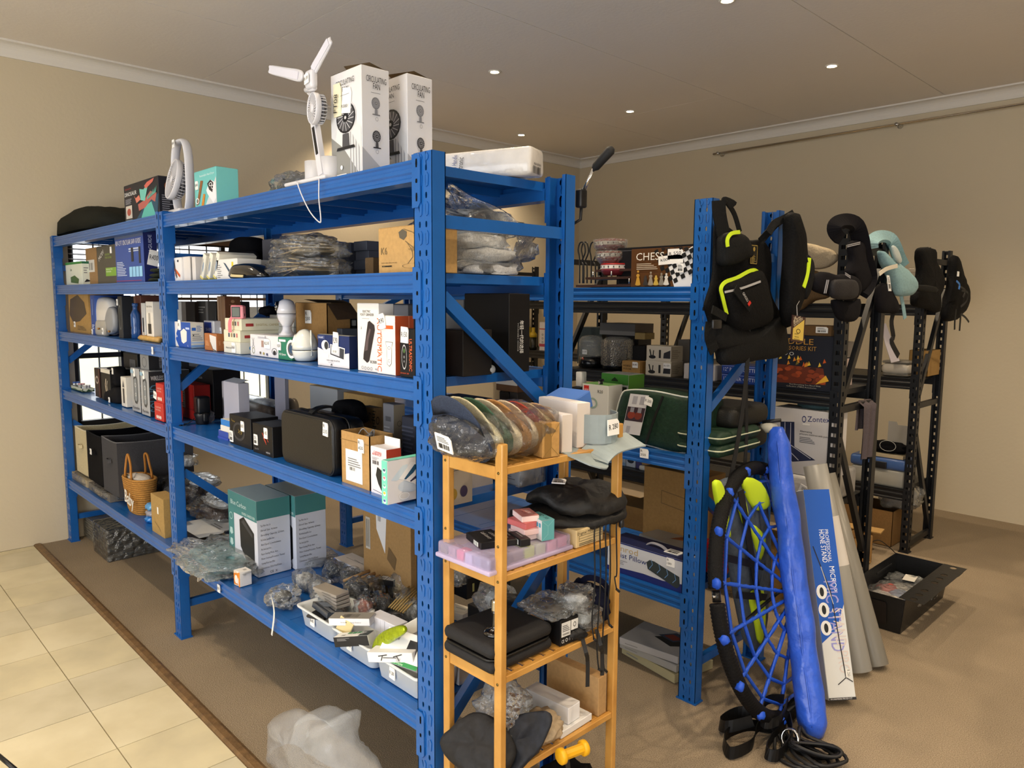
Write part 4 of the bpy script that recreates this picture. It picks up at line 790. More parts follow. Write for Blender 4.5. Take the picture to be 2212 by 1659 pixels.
# bulb camera
cb = on(578, 728, y=.13); q = K('camera_carton', 'white carton with line drawings under the bulb camera', A3Z, .05, 540, 600, 727, .14, '#dedee2', [('ring', .12, .25, .05, .15, .25, '#8a8a60'), ('l', [(.07, .85), (.14, .6), (.07, .4)], .012, '#9a9a9e'), ('l', [(.16, .85), (.1, .6), (.17, .4)], .012, '#9a9a9e'), ('r', .42, .45, .5, .75, '#a88a80'), ('e', .88, .25, .05, .1, '#26262a'), ('ring', .88, .3, .09, .16, .12, '#444448'), ('l', [(.57, .98), (.57, .8)], .012, '#55555a'), lines(.3, .85, .8, .95, 2, '#a8a8b0'), ('e', .38, .18, .03, .06, '#6a5a4a'), ('e', .5, .16, .03, .06, '#a89a5a'), ('e', .62, .14, .03, .06, '#4a4a6a')])
stick(q, 'F', .55, .42, .045, .035, 'R210')
bc = empty('bulb_camera', V((cb.x, .12, q.z1)), 'white light-bulb shaped security camera standing on a carton', 'camera'); zb = q.z1+.001
Mt = Matrix.Translation((q.b[1]-.045, .11, zb)) @ Matrix.Scale(.78, 4); CW = mat('#dcdce4', .25, coat=.6)
mb = MB(); mb.lathe([(.038, 0), (.038, .008), (.030, .012), (.025, .02), (.021, .03), (.021, .045), (0, .045)], 28, CW, Mt); mb.build('screw_base', bc)
mb = MB(); mb.lathe([(.021, .043), (.027, .055), (.037, .07), (.043, .088), (.0445, .103), (0, .103)], 28, CW, Mt); mb.build('lower_body', bc)
mb = MB(); mb.lathe([(.0435, .103), (.0435, .105), (.0, .105)], 28, DARK, Mt); mb.build('seam', bc)
mb = MB(); mb.lathe([(.0445, .105), (.0445, .125), (.041, .145), (.032, .163), (.016, .172), (0, .174)], 28, CW, Mt); mb.build('head', bc)
lc = Mt @ V((-.024, -.033, .137)); Q = V((0, 0, 1)).rotation_difference(V((-.6, -.8, 0))).to_matrix().to_4x4()
mb = MB(); mb.lathe([(.021, -.008), (.021, .003), (.018, .005), (0, .006)], 24, mat('#0b0b0e', .08, coat=1), Matrix.Translation(lc) @ Q)
for a in range(8): mb.lathe([(.003, 0), (.002, .002), (0, .002)], 8, mat('#c8c8b8', .2), Matrix.Translation(lc) @ Q @ Matrix.Translation((.013*cos(a*pi/4), .013*sin(a*pi/4), .0055)))
mb.build('lens', bc)
q = K('green_camera_carton', 'small green and white camera carton left of the egg-shaped camera', A3Z, .045, 600, 629, 731, .06, '#2e7a60', [('e', 1.0, .52, .36, .42, '#e9e9e6'), ('e', 1.0, .52, .26, .3, '#55585c'), ('e', 1.0, .52, .16, .19, '#2a4a6a'), ('r', .1, .82, .6, .92, '#eaeaea'), ('t', 'HD Camera', .1, .2, .1, '#ffffff', 0, .5)])
stick(q, 'F', .02, .42, .025, .03, 'R220')
# stack of pale camera boxes behind
for i, zz in enumerate((A3Z+.062, A3Z+.108)): carton('lens_box', ['lower pale grey box with a red logo, behind the bulb camera', 'upper pale grey box with a red logo, behind the bulb camera'][i], Xc(583, .2, zz), Xc(634, .2, zz), .2, .33, zz-(.0615 if i == 0 else 0), zz+.044, '#aaa9a2', [('r', .35, .4, .62, .62, '#8e2c2c')])
mb = MB(); c = on(600, 655, y=.30); mb.blob((c.x, .26, A3Z+.166), (.05, .04, .022), cloth('#101013'), .3, 3, 2, 3); mb.build('black_cable_bundle', None, 'black bundle lying on the pale grey boxes behind the bulb camera', 'cable')
# egg camera
cg = Xc(652, .07, A3Z); eg = empty('egg_camera', V((cg, .085, A3Z)), 'glossy white egg-shaped camera with a thin aerial', 'camera'); Mt = Matrix.Translation((cg, .085, A3Z)); EW = mat('#e6e6dc', .12, coat=1)
mb = MB(); mb.lathe([(.030, 0), (.036, .003), (.043, .016), (.0465, .034), (.0468, .038), (0, .038)], 32, EW, Mt); mb.build('lower_body', eg)
mb = MB(); mb.lathe([(.0455, .038), (.0455, .041), (0, .041)], 32, mat('#33373a', .3), Mt); mb.build('seam', eg)
mb = MB(); mb.lathe([(.0468, .041), (.045, .055), (.040, .075), (.032, .093), (.021, .106), (.009, .112), (0, .113)], 32, EW, Mt); mb.build('head', eg)
lc = Mt @ V((-.020, -.031, .072)); Q = V((0, 0, 1)).rotation_difference(V((-.5, -.82, .3))).to_matrix().to_4x4()
mb = MB(); mb.lathe([(.021, -.008), (.022, .004), (.019, .006), (.016, .004)], 26, EW, Matrix.Translation(lc) @ Q, cap=False); mb.lathe([(.018, .002), (.0165, .0055), (0, .007)], 24, mat('#0b0b0e', .06, coat=1), Matrix.Translation(lc) @ Q); mb.lathe([(.006, .006), (.005, .0085), (0, .009)], 14, mat('#2a2a2e', .2), Matrix.Translation(lc) @ Q); mb.build('lens', eg)
mb = MB(); p = V((cg+.044, .085, A3Z)); mb.tube([p+V((0, 0, .02)), p+V((-.002, 0, .11))], [.0035, .003], EW, 8); mb.build('aerial', eg)
q = K('open_kraft_carton', 'open-topped kraft carton with a price tag, behind the egg-shaped camera', A3Z, .20, 638, 706, 655, 757, CARD('#96713f'), open_=True, flaps=False)
stick(q, 'F', .34, .62, .045, .05, 'R\n200')
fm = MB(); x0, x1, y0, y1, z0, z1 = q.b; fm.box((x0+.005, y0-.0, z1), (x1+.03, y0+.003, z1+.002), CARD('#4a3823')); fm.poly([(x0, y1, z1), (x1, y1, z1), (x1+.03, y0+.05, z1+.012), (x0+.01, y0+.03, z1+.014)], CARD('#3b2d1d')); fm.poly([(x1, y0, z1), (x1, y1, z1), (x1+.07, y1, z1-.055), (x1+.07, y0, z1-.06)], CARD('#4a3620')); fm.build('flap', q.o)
q = K('monitor_carton', 'navy and white video baby monitor carton', A3Z, .035, 686, 754, 727, 771, '#1f2f60', [('p', [(0, 0), (1, 0), (1, .48), (.62, .38), (.55, .66), (.2, .5), (0, .58)], '#e4e3e6'), ('r', 0, .86, .24, .97, '#39497c'), ('t', 'PHILIPS', .04, .885, .05, '#e8ecf4', 0, .2), ('e', .25, .66, .12, .17, '#e9e9ec'), ('e', .29, .66, .065, .13, '#2b2f36'), ('e', .25, .36, .12, .07, '#dadade'), ('r', .13, .3, .37, .42, '#e4e4e8'), ('e', .25, .3, .12, .05, '#e4e4e8'),
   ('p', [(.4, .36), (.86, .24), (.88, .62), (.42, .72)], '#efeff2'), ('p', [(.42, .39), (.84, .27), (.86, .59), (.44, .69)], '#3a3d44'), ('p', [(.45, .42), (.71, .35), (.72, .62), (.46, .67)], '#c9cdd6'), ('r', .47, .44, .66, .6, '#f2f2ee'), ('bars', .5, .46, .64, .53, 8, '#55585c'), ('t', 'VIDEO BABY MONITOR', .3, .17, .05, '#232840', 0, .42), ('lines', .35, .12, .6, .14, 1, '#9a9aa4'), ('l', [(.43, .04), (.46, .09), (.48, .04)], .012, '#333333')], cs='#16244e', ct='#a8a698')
stick(q, 'F', .52, .58, .032, .055, 'R290', -4)
q = K('foot_grinder_carton', 'tall white ELECTRIC FOOT GRINDER carton', A3Z, .03, 771, 817, 656, .055, '#e7e4e0', [('t', 'ELECTRIC', .28, .87, .035, '#222226', 0, .36), ('t', 'FOOT GRINDER', .16, .82, .038, '#222226', 0, .64), ('lines', .25, .78, .7, .79, 1, '#777777'), ('t', '3', .18, .62, .04, '#333333'), ('p', [(.52, .73), (.6, .75), (.82, .69), (.84, .62), (.56, .16), (.46, .13), (.28, .18), (.3, .26)], '#2b2427'), ('p', [(.36, .3), (.5, .32), (.55, .48), (.66, .62), (.6, .64), (.44, .5)], '#5a4c4e'), ('t', 'R300', .62, .13, .045, '#18181c', 0, .28), ('ring', .24, .055, .05, .022, .2, '#444444'), ('ring', .38, .05, .05, .022, .2, '#444444'), ('ring', .52, .05, .05, .022, .2, '#444444'), ('ring', .66, .05, .05, .022, .2, '#444444'), ('t', 'A26', .84, .04, .025, '#333333')])
zt0 = A3Z
q = K('automatic_carton', 'white and orange carton printed AUTOMATIC', A3Z, .022, 813, 853, 683, 893, '#e9e5df', [('t', 'AUTOMATIC', .04, .96, .235, '#e0622a', -90, -.92), ('r', .38, .78, .9, .84, '#dd5f2b'), ('p', [(.5, .56), (.88, .56), (.84, .48), (.8, .2), (.74, .16), (.62, .16), (.56, .2), (.54, .48)], '#f4f3ef'), ('l', [(.5, .56), (.88, .56), (.82, .48), (.8, .2), (.7, .15), (.58, .18), (.55, .48), (.5, .56)], .014, '#55504c'), ('ring', .69, .46, .08, .03, .25, '#777777'), ('ring', .69, .24, .07, .028, .2, '#777777'), lines(.22, .36, .32, .7, 10, '#d98a62')], [('r', .0, .0, 1, 1, '#b9502a'), ('r', .72, 0, .76, 1, '#d98a6a')])
stick(q, 'F', .24, .76, .03, .045, 'R90', 12)
for i, (xl, xr) in enumerate(((817, 847), (850, 881))): K('grey_box', ['grey box lying behind the AUTOMATIC carton, left one', 'grey box behind the AUTOMATIC carton, right one'][i], A3Z, .27, xl, xr, 657+2*i, .14, '#6e6f74', group='grey boxes behind the AUTOMATIC carton')
c = Xc(744, .27, A3Z); carton('black_case', 'small black case in the gap left of the foot grinder carton', c-.06, c+.02, .30, .38, A3Z+.11, A3Z+.15, mat('#0c0c0f', .5), flaps=False, edge=.01); carton('grey_tall_box', 'dark grey upright box left of the foot grinder carton', c-.05, c+.035, .24, .36, A3Z, A3Z+.109, '#4a4e56')
q = K('ultrasonic_carton', 'black carton printed ULTRASONIC, third shelf beside the front upright', A3Z, .018, 863, 899.5, 712, .06, '#1b1a1c', [('t', 'ULTRASONIC', .58, .80, .17, '#e8693a', -90, -.66), ('ring', .28, .42, .15, .26, .12, '#b9b9bb'), ('e', .28, .55, .06, .05, '#4a6a3a'), ('e', .28, .42, .05, .03, '#77777a'), ('e', .28, .33, .04, .025, '#77777a'), ('t', 'EDUBAR 200', .06, .07, .03, '#c8502c', 0, .5)])
stick(q, 'F', .12, .72, .035, .045, 'R150', -3)
q = carton('dog_trainer_carton', 'black DOG TRAINER carton just right of the front upright', -.17, -.052, Yc(1000, -.052, 1.45), .26, A3Z, Zr(714, -.052, .12), '#1e1b19', [('t', 'DOG TRAINER', .22, .22, .09, '#e8e4dc', 90, -.36), ('r', .3, .22, .32, .48, '#b05030')])
_y = Yc(1100, -.052, 1.55); q = K('chinese_carton', 'big black carton with white upright Chinese lettering', A3Z, _y, 1003, 1100, 634, 1145, '#121112', [('e', 2, 2, 0, 0, '#121112'), lines(.3, .28, .62, .38, 3, '#8a8a8c'), ('t', 'VR 05', .3, .36, .02, '#8a8a8c'), ('lines', .04, .22, .14, .3, 3, '#66666a'), ('t', 'CE', .85, .1, .03, '#c8c8c8')], [('t', '年轻一代的选择', .52, .66, .15, '#dcdcd8', -90, -.42), ('t', "YOUNGER'S CHOICE", .40, .63, .05, '#b8b8b8', -90, -.36)])
x1 = -.05; _e = Yc(1056, x1, A3Z+.015); eb = MB(); eb.rbox((x1-.065, _e, A3Z), (x1, _e+.035, A3Z+.028), .0145, mat('#d8dcdc', .1, trans=.35, coat=.5), seg=4); eb = eb.build('clear_case', None, 'small clear rounded case lying in front of the big black carton', 'case')
for dx in (.018, .03, .06): m_ = MB(); m_.lathe([(.004, 0), (.004, .003), (0, .004)], 8, CHROME, Matrix.Translation((x1-dx, _e+.001, A3Z+.02)) @ Matrix.Rotation(R(90), 4, 'X')); m_.build('stud', eb)
K('grey_slim_box', 'tall light grey box behind the DOG TRAINER carton', A3Z, .36, 952, 1001, 648, .1, '#8c8a88')
# ================= FRONT RACK, FOURTH SHELF, LEFT BAY =================
q = K('green_tray', 'low green patterned carton tray at the left end of the fourth shelf', A4Z, .05, 153, 178, 840, 204, '#c9cdb8', [('p', [(0, .1), (.4, .5), (.6, .2), (1, .6), (1, .3), (.5, 0)], '#52704a')], [('p', [(0, .5), (.3, .1), (.5, .8), (.8, .2), (1, .7), (1, 0), (0, 0)], '#2f4a34')], open_=True, flaps=False)
x0, x1, y0, y1, z0, z1 = q.b; rnd = random.Random(5)
for i in range(6):
    mb = MB(); cx_ = x0+.012+(x1-x0-.024)*((i % 3)/2); cy_ = y0+.02+(y1-y0-.05)*(i//3)
    mb.lathe([(.011, 0), (.011, .03), (0, .03)], 12, mat('#dfe6ee', .1, trans=.6), Matrix.Translation((cx_, cy_, z0+.005))); mb.lathe([(.0115, .03), (.0115, .038), (0, .038)], 12, mat(['#3d5fa8', '#d8a8b0', '#d8d8d8'][i % 3], .4), Matrix.Translation((cx_, cy_, z0+.005))); mb.build('small_jar', None, 'tiny capped clear jar standing in the green patterned tray', 'jar', 'jars in the green tray')
K('dark_red_carton', 'tall dark carton with red edge, left end of the black row on the fourth shelf', A4Z, .055, 203, 214, 797, .15, '#2a1d1b', [('ring', .5, .6, .3, .14, .4, '#a89a90'), ('r', .85, 0, 1, 1, '#5a2a20')])
K('knife_carton', 'black carton with a white lid band and a curved blade picture', A4Z, .045, 217, 237, 800, .15, '#141416', [('r', 0, .88, 1, 1, '#d9d5c8'), ('l', [(.55, .7), (.45, .5), (.55, .3)], .06, '#d8c8b0'), ('l', [(.7, .65), (.6, .5), (.7, .3)], .05, '#b8b0a0')], ct='#d9d5d0')
o = pillowY('black_zip_case', 'upper of two black zip cases standing on the fourth shelf', .10, [(240, 830), (239, 800), (248, 792), (262, 793), (266, 815), (264, 834)], .05, cloth('#17171a'), 'case', power=.35, zmin=A4Z+.055)
sticker(o, Face(on(243, 808, y=.045), (1, 0, 0), (0, 0, 1)), 0, 0, .022, .035, 'R')
o = pillowY('black_zip_case', 'lower of two black zip cases standing on the fourth shelf', .09, [(240, 868), (239, 845), (250, 836), (264, 838), (268, 858), (266, 874)], .05, cloth('#1b1b1e'), 'case', power=.35, zmin=A4Z)
sticker(o, Face(on(236, 869, y=.035), (1, 0, 0), (0, 0, 1)), 0, 0, .022, .03, 'R')
q = K('white_pen_carton', 'slim white carton with a black torch picture between the black cases and the grey speakers', A4Z, .045, 260, 271, 816, .13, '#d8d5cc', [('r', .35, .12, .65, .62, '#3a3a3e'), ('p', [(.3, .66), (.5, .9), (.7, .66)], '#55555a')])
mb = MB(); c = Xc(278, .07, A4Z); mb.lathe([(.018, 0), (.019, .006), (.019, .075), (.012, .09), (.012, .105), (.016, .107), (.016, .13), (0, .132)], 16, mat('#3a342c', .3), Matrix.Translation((c, .08, A4Z))); mb.build('dark_bottle', None, 'dark bottle beside the grey speaker cartons', 'bottle')
spk = [('p', [(.3, .78), (.62, .84), (.75, .76), (.75, .26), (.62, .18), (.4, .2), (.3, .3)], '#3f4246'), ('p', [(.36, .74), (.6, .79), (.68, .73), (.68, .3), (.6, .24), (.42, .26), (.37, .34)], '#7f868c'), ('ring', .52, .62, .09, .05, .3, '#c8c8c8'), ('ring', .52, .4, .09, .04, .3, '#c8c8c8'), ('r', 0, .88, .35, .96, '#8fb4cc'), ('t', 'Karaoke', .15, .06, .07, '#3a3a40', 0, .7)]
for i, (xl, xr, pt, yy) in enumerate(((281.5, 300, 798, .035), (302, 320, 803, .028))):
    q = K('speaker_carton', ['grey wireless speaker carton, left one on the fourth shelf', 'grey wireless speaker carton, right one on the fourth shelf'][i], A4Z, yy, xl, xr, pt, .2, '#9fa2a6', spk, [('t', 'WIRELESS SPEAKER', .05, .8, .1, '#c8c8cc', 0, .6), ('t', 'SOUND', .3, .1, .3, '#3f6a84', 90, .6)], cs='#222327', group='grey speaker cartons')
    stick(q, 'F', .4, .82, .022, .04, 'R')
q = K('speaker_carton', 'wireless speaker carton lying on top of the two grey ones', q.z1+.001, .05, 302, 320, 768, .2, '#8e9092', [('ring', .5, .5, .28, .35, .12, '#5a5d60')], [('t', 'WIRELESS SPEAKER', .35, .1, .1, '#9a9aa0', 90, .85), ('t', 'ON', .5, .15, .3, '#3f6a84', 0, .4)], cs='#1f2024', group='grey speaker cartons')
q = K('black_clock_carton', 'black carton with a grey display picture above the black zip cases', A4Z+.14, .16, 266, 296, 766, .12, '#16171a', [('r', .45, .25, .85, .75, '#54575c'), ('t', '88:8', .5, .42, .18, '#26282c', 0, .3)])
carton('black_support_carton', 'black carton standing behind the black zip cases', q.b[0], q.b[1], .16, .3, A4Z, A4Z+.139, '#131416')
for i, (xl, xr, pt, zz, yy) in enumerate(((333, 352, 873, A4Z, .02), (336, 352, 831, None, .025))):
    q = K('red_carton', ['lower red carton beside the middle upright, fourth shelf', 'upper red carton beside the middle upright, fourth shelf'][i], zz or zl+.001, yy, xl, xr, pt, .09, '#b8302a', [('t', 'GLAMOUR', .15, .7, .1, '#e0b0a8', 0, .6), ('t', 'NATURAL', .15, .55, .1, '#e0b0a8', 0, .6)]+[('e', .3+.2*k, .2, .08, .1, '#e6dcd6') for k in range(3)], group='red cartons'); zl = q.z1
stick(q, 'F', -.3, .2, .04, .035, 'R270', -12)
q = K('speaker_carton', 'large black carton printed WIRELESS SPEAKER behind the middle upright', A4Z, .24, 372, 459, 800, .14, '#17171a', [('t', 'WIRELESS SPEAKER', .45, .78, .045, '#77777c', 0, .5), ('t', 'WIRELESS SP', .02, .74, .045, '#77777c', 0, .3), ('t', 'SOUND', .1, .86, .1, '#2c3844', 0, .5)], group=None)
K('red_carton', 'dark red carton behind the middle upright, near the black grinder', A4Z, .15, 384, 418, 833, .08, '#8e1f1c', [('r', .1, .3, .45, .8, '#8a8a8e'), ('lines', .12, .35, .42, .75, 6, '#55555a'), ('r', .0, .28, 1, .3, '#5a1412')])
gr = empty('black_grinder', on(437, 900, y=.12), 'black upright grinder with a dangling cord on the fourth shelf', 'appliance'); c = Xc(436, .13, A4Z+.1)
mb = MB(); mb.rbox((c-.03, .10, A4Z+.055), (c+.032, .16, A4Z+.135), .01, mat('#101113', .3)); mb.build('hopper', gr)
mb = MB(); mb.lathe([(.026, 0), (.03, .01), (.032, .035), (.038, .05), (.036, .056), (0, .056)], 20, mat('#141416', .35), Matrix.Translation((c, .13, A4Z))); mb.build('body', gr)
mb = MB(); mb.rbox((c+.034, .115, A4Z+.02), (c+.055, .14, A4Z+.06), .006, mat('#0c0c0e', .4)); mb.build('dial', gr)
mb = MB(); Pq = [(c-.02, .10, A4Z+.03), (c-.022, .07, A4Z+.01), (c-.05, .04, A4Z+.003), (c-.1, .015, A4Z+.003), (c-.12, .03, A4Z+.003), (c-.08, .05, A4Z+.003), (c-.03, .04, A4Z+.006), (c+.01, .05, A4Z+.003), (c-.01, .075, A4Z+.003)]
mb.tube(cr(Pq, 6), .0022, mat('#0e0e10', .5), 6); mb.build('cord', gr)
mb = MB(); mb.rbox((c-.025, .028, A4Z), (c-.007, .04, A4Z+.008), .003, mat('#0e0e10', .4)); mb.build('plug', gr)
fbag('bubble_wrapped_part', 'bubble-wrapped lump under the black grinder', (c-.045, .17, A4Z+.03), (.035, .03, .03), 6, .9, in_blob('#6a5f66', .8), .3, 'parcel', floor=A4Z+.001)
q = K('white_speaker_carton', 'tall pale lilac carton with a lid flap, fourth shelf right bay', A4Z, .16, 482, 514, 829, .05, '#b9b8c4', [('t', 'MINI', .48, .04, .12, '#3a3a44', 90, .1), ('r', .82, .2, .85, .35, '#6a6a72')]);
fm = MB(); x0, x1, y0, y1, z0, z1 = q.b; fm.poly([(x0, y0, z1), (x1, y0, z1), (x1, y1, z1+.012), (x0, y1, z1+.012)], WHITE); fm.build('lid_flap', q.o)
carton('grey_side_panel', 'grey carton side with a black fan picture left of the lilac carton', x0-.03, x0-.001, .165, .2, A4Z, z1-.004, '#8f8e96', [('e', .3, .45, .25, .22, '#15151a')])
zz = A4Z
for i, (w, d, h, dx, cc, cf_) in enumerate(((.105, .10, .012, .004, '#3a50b0', '#3a50b0'), (.100, .095, .026, 0, '#e2dcc8', '#3048a0'), (.088, .09, .022, .002, '#e4e2dc', '#d8d6d0'), (.09, .09, .025, .0, '#dedbd0', '#2a78c8'))):
    x1 = Xc(495, .045, zz)+dx; carton('flat_box', ['flat blue tray at the bottom of the stack beside the black cartons', 'blue and cream book, second from the bottom of the stack', 'white box, third from the bottom of the stack', 'bright blue and white box on top of the stack'][i], x1-w, x1, .04+.003*i, .04+d, zz, zz+h, cc, cf=cf_, group='stack beside the black cartons', flaps=False); zz += h+.0005
q = K('black_carton', 'black carton with a gold X and ring, left of the two black cartons', A4Z, .03, 495, 541, 906, .115, '#151517', [('ring', .45, .5, .28, .3, .25, '#2f3034'), ('t', 'X9', .4, .45, .14, '#8a7430', -10, .35), ('t', 'Super', .1, .8, .07, '#8a7430', -8, .2)])
stick(q, 'F', .58, .55, .028, .04, 'R450'); stick(q, 'F', .03, .1, .03, .045, '', sub='bar')
q = K('black_carton', 'black carton with red slashes, right of the two black cartons', A4Z, .022, 545, 588, 924, .11, '#131315', [('l', [(.5, .75), (.68, .45)], .025, '#b8412c'), ('l', [(.62, .72), (.8, .5)], .02, '#b8412c'), ('l', [(.55, .6), (.7, .4)], .015, '#b8412c'), ('t', 'Smart TV', .1, .15, .05, '#8a8a8e', 0, .2), ('t', 'HDMI', .68, .12, .06, '#b8b8bc', 0, .2)], [('r', .5, .05, .98, .95, '#d6dadb'), ('t', 'ET065', .85, .08, .35, '#1f5a3c', 90, .85)])
stick(q, 'F', .62, .6, .028, .04, '1 HD'); stick(q, 'F', .1, .3, .03, .04, '', sub='bar')
carton('black_flat_carton', 'flat black carton lying behind the two black cartons', q.b[0]+.0, q.b[1]+.0, .15, .27, A4Z, A4Z+.085, '#1a1a1c', t=[('t', 'ALCATEL', .2, .45, .1, '#c8c8c8', 0, .6)])
mb = MB(); c = on(585, 890, y=.25); mb.blob((c.x, .34, A4Z+.035), (.055, .05, .03), cloth('#0e0e11'), .15, 3, 4, 3, floor=A4Z); mb.build('black_hat', None, 'soft black cap lying behind the black cartons', 'hat')
FO = film('#dfe7ea', .35, .12, 40, .5)
mb = MB(); c0_, c1_ = Xc(518, .4, A4Z+.1), Xc(596, .4, A4Z+.1)
mb.tube([(c0_, .45, A4Z+.04), (c1_, .44, A4Z+.04)], .038, mat('#5a5048', .3, noise_=.3, nscale=40, bump=.3, bscale=50), 20); ro = mb.build('wrapped_roll', None, 'brown clear-wrapped roll at the back of the fourth shelf', 'roll')
mb = MB(); mb.tube([(c0_+.01, .43, A4Z+.088), (c1_+.02, .42, A4Z+.088)], .034, mat('#c8d0d4', .2, noise_=.2, nscale=30, bump=.5, bscale=40, coat=.6), 20, flat=.5); mb.build('wrapped_roll', None, 'silvery wrapped flat roll lying on the brown one', 'roll')
q = K('grey_panel_carton', 'narrow grey-lilac panel carton standing behind the black case', A4Z, .33, 592, 614, 812, .02, '#8c8c99', flaps=False)
mb = MB(); c = on(628, 868, y=.42); M = Matrix.Translation((c.x, .42, A4Z+.09)) @ Matrix.Rotation(R(90), 4, 'X'); mb.lathe([(.02, -.02), (.04, -.02), (.042, 0), (.04, .02), (.02, .02), (.02, -.02)], 24, mat('#a89a80', .3), M, cap=False); mb.build('tape_reel', None, 'roll of clear tape beside the grey-lilac panel', 'tape'); mb = MB()
cs = empty('black_case', on(660, 1025, y=.03), 'big square black case with a carrying handle and a price tag, fourth shelf', 'case')
CB = mat('#0d0e10', .38, noise_=.2, nscale=200, bump=.1, bscale=300, coat=.15)
yy = .025; z0 = A4Z; xa, xb = Xc(607, yy, A4Z+.1), Xc(720, yy, A4Z+.1); zt = Zr(880, (xa+xb)/2, yy)-.0
mb = MB(); H_ = Zr(868, xa, yy)-z0
def rrect(x0, x1, z0, z1, r, n=5):
    out = []
    for cx_, cz_, a0 in ((x1-r, z0+r, -90), (x1-r, z1-r, 0), (x0+r, z1-r, 90), (x0+r, z0+r, 180)):
        for i in range(n+1): a = R(a0+90*i/n); out.append((cx_+r*cos(a), cz_+r*sin(a)))
    return out
H_ = .5*(Zr(868, xa, yy)+Zr(926, xb, yy))-z0
XZ = Matrix(((1, 0, 0, 0), (0, 0, 1, 0), (0, 1, 0, 0), (0, 0, 0, 1)))
def slab(mb, x0, x1, z0, z1, r, y0, y1, mt, inset=.004):
    P = rrect(x0, x1, z0, z1, r); Q = rrect(x0+inset, x1-inset, z0+inset, z1-inset, max(r-inset, .001)); n = len(P)
    vs = [(p[0], y0, p[1]) for p in Q]+[(p[0], y0+inset, p[1]) for p in P]+[(p[0], y1-inset, p[1]) for p in P]+[(p[0], y1, p[1]) for p in Q]
    mb.add(vs, [(k*n+i, k*n+(i+1) % n, (k+1)*n+(i+1) % n, (k+1)*n+i) for k in range(3) for i in range(n)], mt, True)
    mb.add(vs, [list(range(n)), [3*n+i for i in range(n)][::-1]], mt)
mb = MB(); slab(mb, xa, xb, z0+.004, z0+H_, .035, yy, yy+.062, CB, .008); mb.build('front_shell', cs)
mb = MB(); slab(mb, xa+.003, xb-.003, z0+.004, z0+H_-.004, .033, yy+.066, yy+.125, CB, .008); mb.build('rear_shell', cs)
mb = MB(); pp = [V((p[0], yy+.005, p[1])) for p in rrect(xa+.003, xb-.003, z0+.007, z0+H_-.003, .034)]; mb.tube(pp, .0032, mat('#1c1d20', .35), 6, True)
pp = [V((p[0], yy+.064, p[1])) for p in rrect(xa+.001, xb-.001, z0+.004, z0+H_-.001, .034)]; mb.tube(pp, .004, mat('#050506', .4), 6, True); mb.build('piping', cs)
mb = MB(); mb.strap(cr([((xa+xb)/2-.0, yy+.02, z0+H_), ((xa+xb)/2+.0, yy+.05, z0+H_+.018), ((xa+xb)/2+.0, yy+.10, z0+H_+.018), ((xa+xb)/2+.0, yy+.135, z0+H_-.005)], 4), .03, .008, CB, (0, -.2, 1)); mb.build('carrying_handle', cs)
sticker(cs, Face((xb-.06, yy, z0+H_*.72), (1, 0, 0), (0, 0, 1)), 0, 0, .032, .045, 'R\n235', -4)
pillowY('black_bag', 'soft black bag slumped behind the big square case', .24, [(735, 905), (735, 870), (750, 862), (775, 870), (784, 890), (784, 915)], .05, cloth('#101014'), power=.4, zmin=A4Z)
q = K('open_kraft_carton', 'tall open kraft carton with a white delivery label, right of the black case', A4Z, .022, 736, 798, 944, 850, CARD('#b08a55'), [('r', .17, .09, .75, .68, '#e3e5e6'), ('bars', .3, .3, .5, .36, 12, '#444444'), ('lines', .25, .38, .7, .55, 4, '#77777a'), ('r', 0, .84, 1, .85, '#8e6d40')], open_=True, flaps=False)
stick(q, 'F', .64, .68, .032, .042, 'R\n450')
mb = MB(); x0, x1, y0, y1, z0, z1 = q.b; mb.tube(cr([(x0+.04, y0+.03, z1-.03), (x0+.05, y0+.05, z1+.005), (x0+.07, y0+.06, z1-.01), (x0+.085, y0+.07, z1+.004), (x0+.095, y0+.06, z1-.03)], 5), .002, mat('#8a8a8c', .4), 6); mb.tube([(x0+.05, y0+.05, z1-.03), (x0+.08, y0+.07, z1-.01)], .007, mat('#77777a', .4), 8); mb.build('coiled_cable', None, 'grey cable coiled inside the open kraft carton', 'cable')
q = K('hanging_carton', 'white and red carton with a hanging tab beside the keyboard carton', A4Z, .02, 800, 834, 972, 866, '#dfdde2', [('t', 'CAMARA', .22, .88, .045, '#c8342c', 0, .5), ('t', 'AHIHIOF', .12, .83, .055, '#c8342c', 0, .6), ('bars', .15, .64, .55, .72, 10, '#333338'), ('lines', .12, .74, .6, .8, 3, '#9a9aa0'), ('p', [(.45, .6), (.7, .55), (.9, .5), (.95, .2), (.7, .12), (.5, .25), (.35, .42)], '#1e211f'), ('l', [(.15, .1), (.8, .06)], .015, '#55555a'), ('t', 'A35', .8, .66, .08, '#333338')], cs='#b8442c')
fm = MB(); x0, x1, y0, y1, z0, z1 = q.b; fm.box((x0+.004, y1-.004, z1), (x1, y1-.002, z1+.026), WHITE); fm.build('hanging_tab', q.o)
p = on(838, 1117, z=1.0); xk = p.x; yk = p.y
kb = [('p', [(.05, .55), (.22, .85), (.3, .86), (.28, .58), (.12, .52)], '#c9d6de'), ('e', .35, .36, .2, .16, '#c3ccd6')]
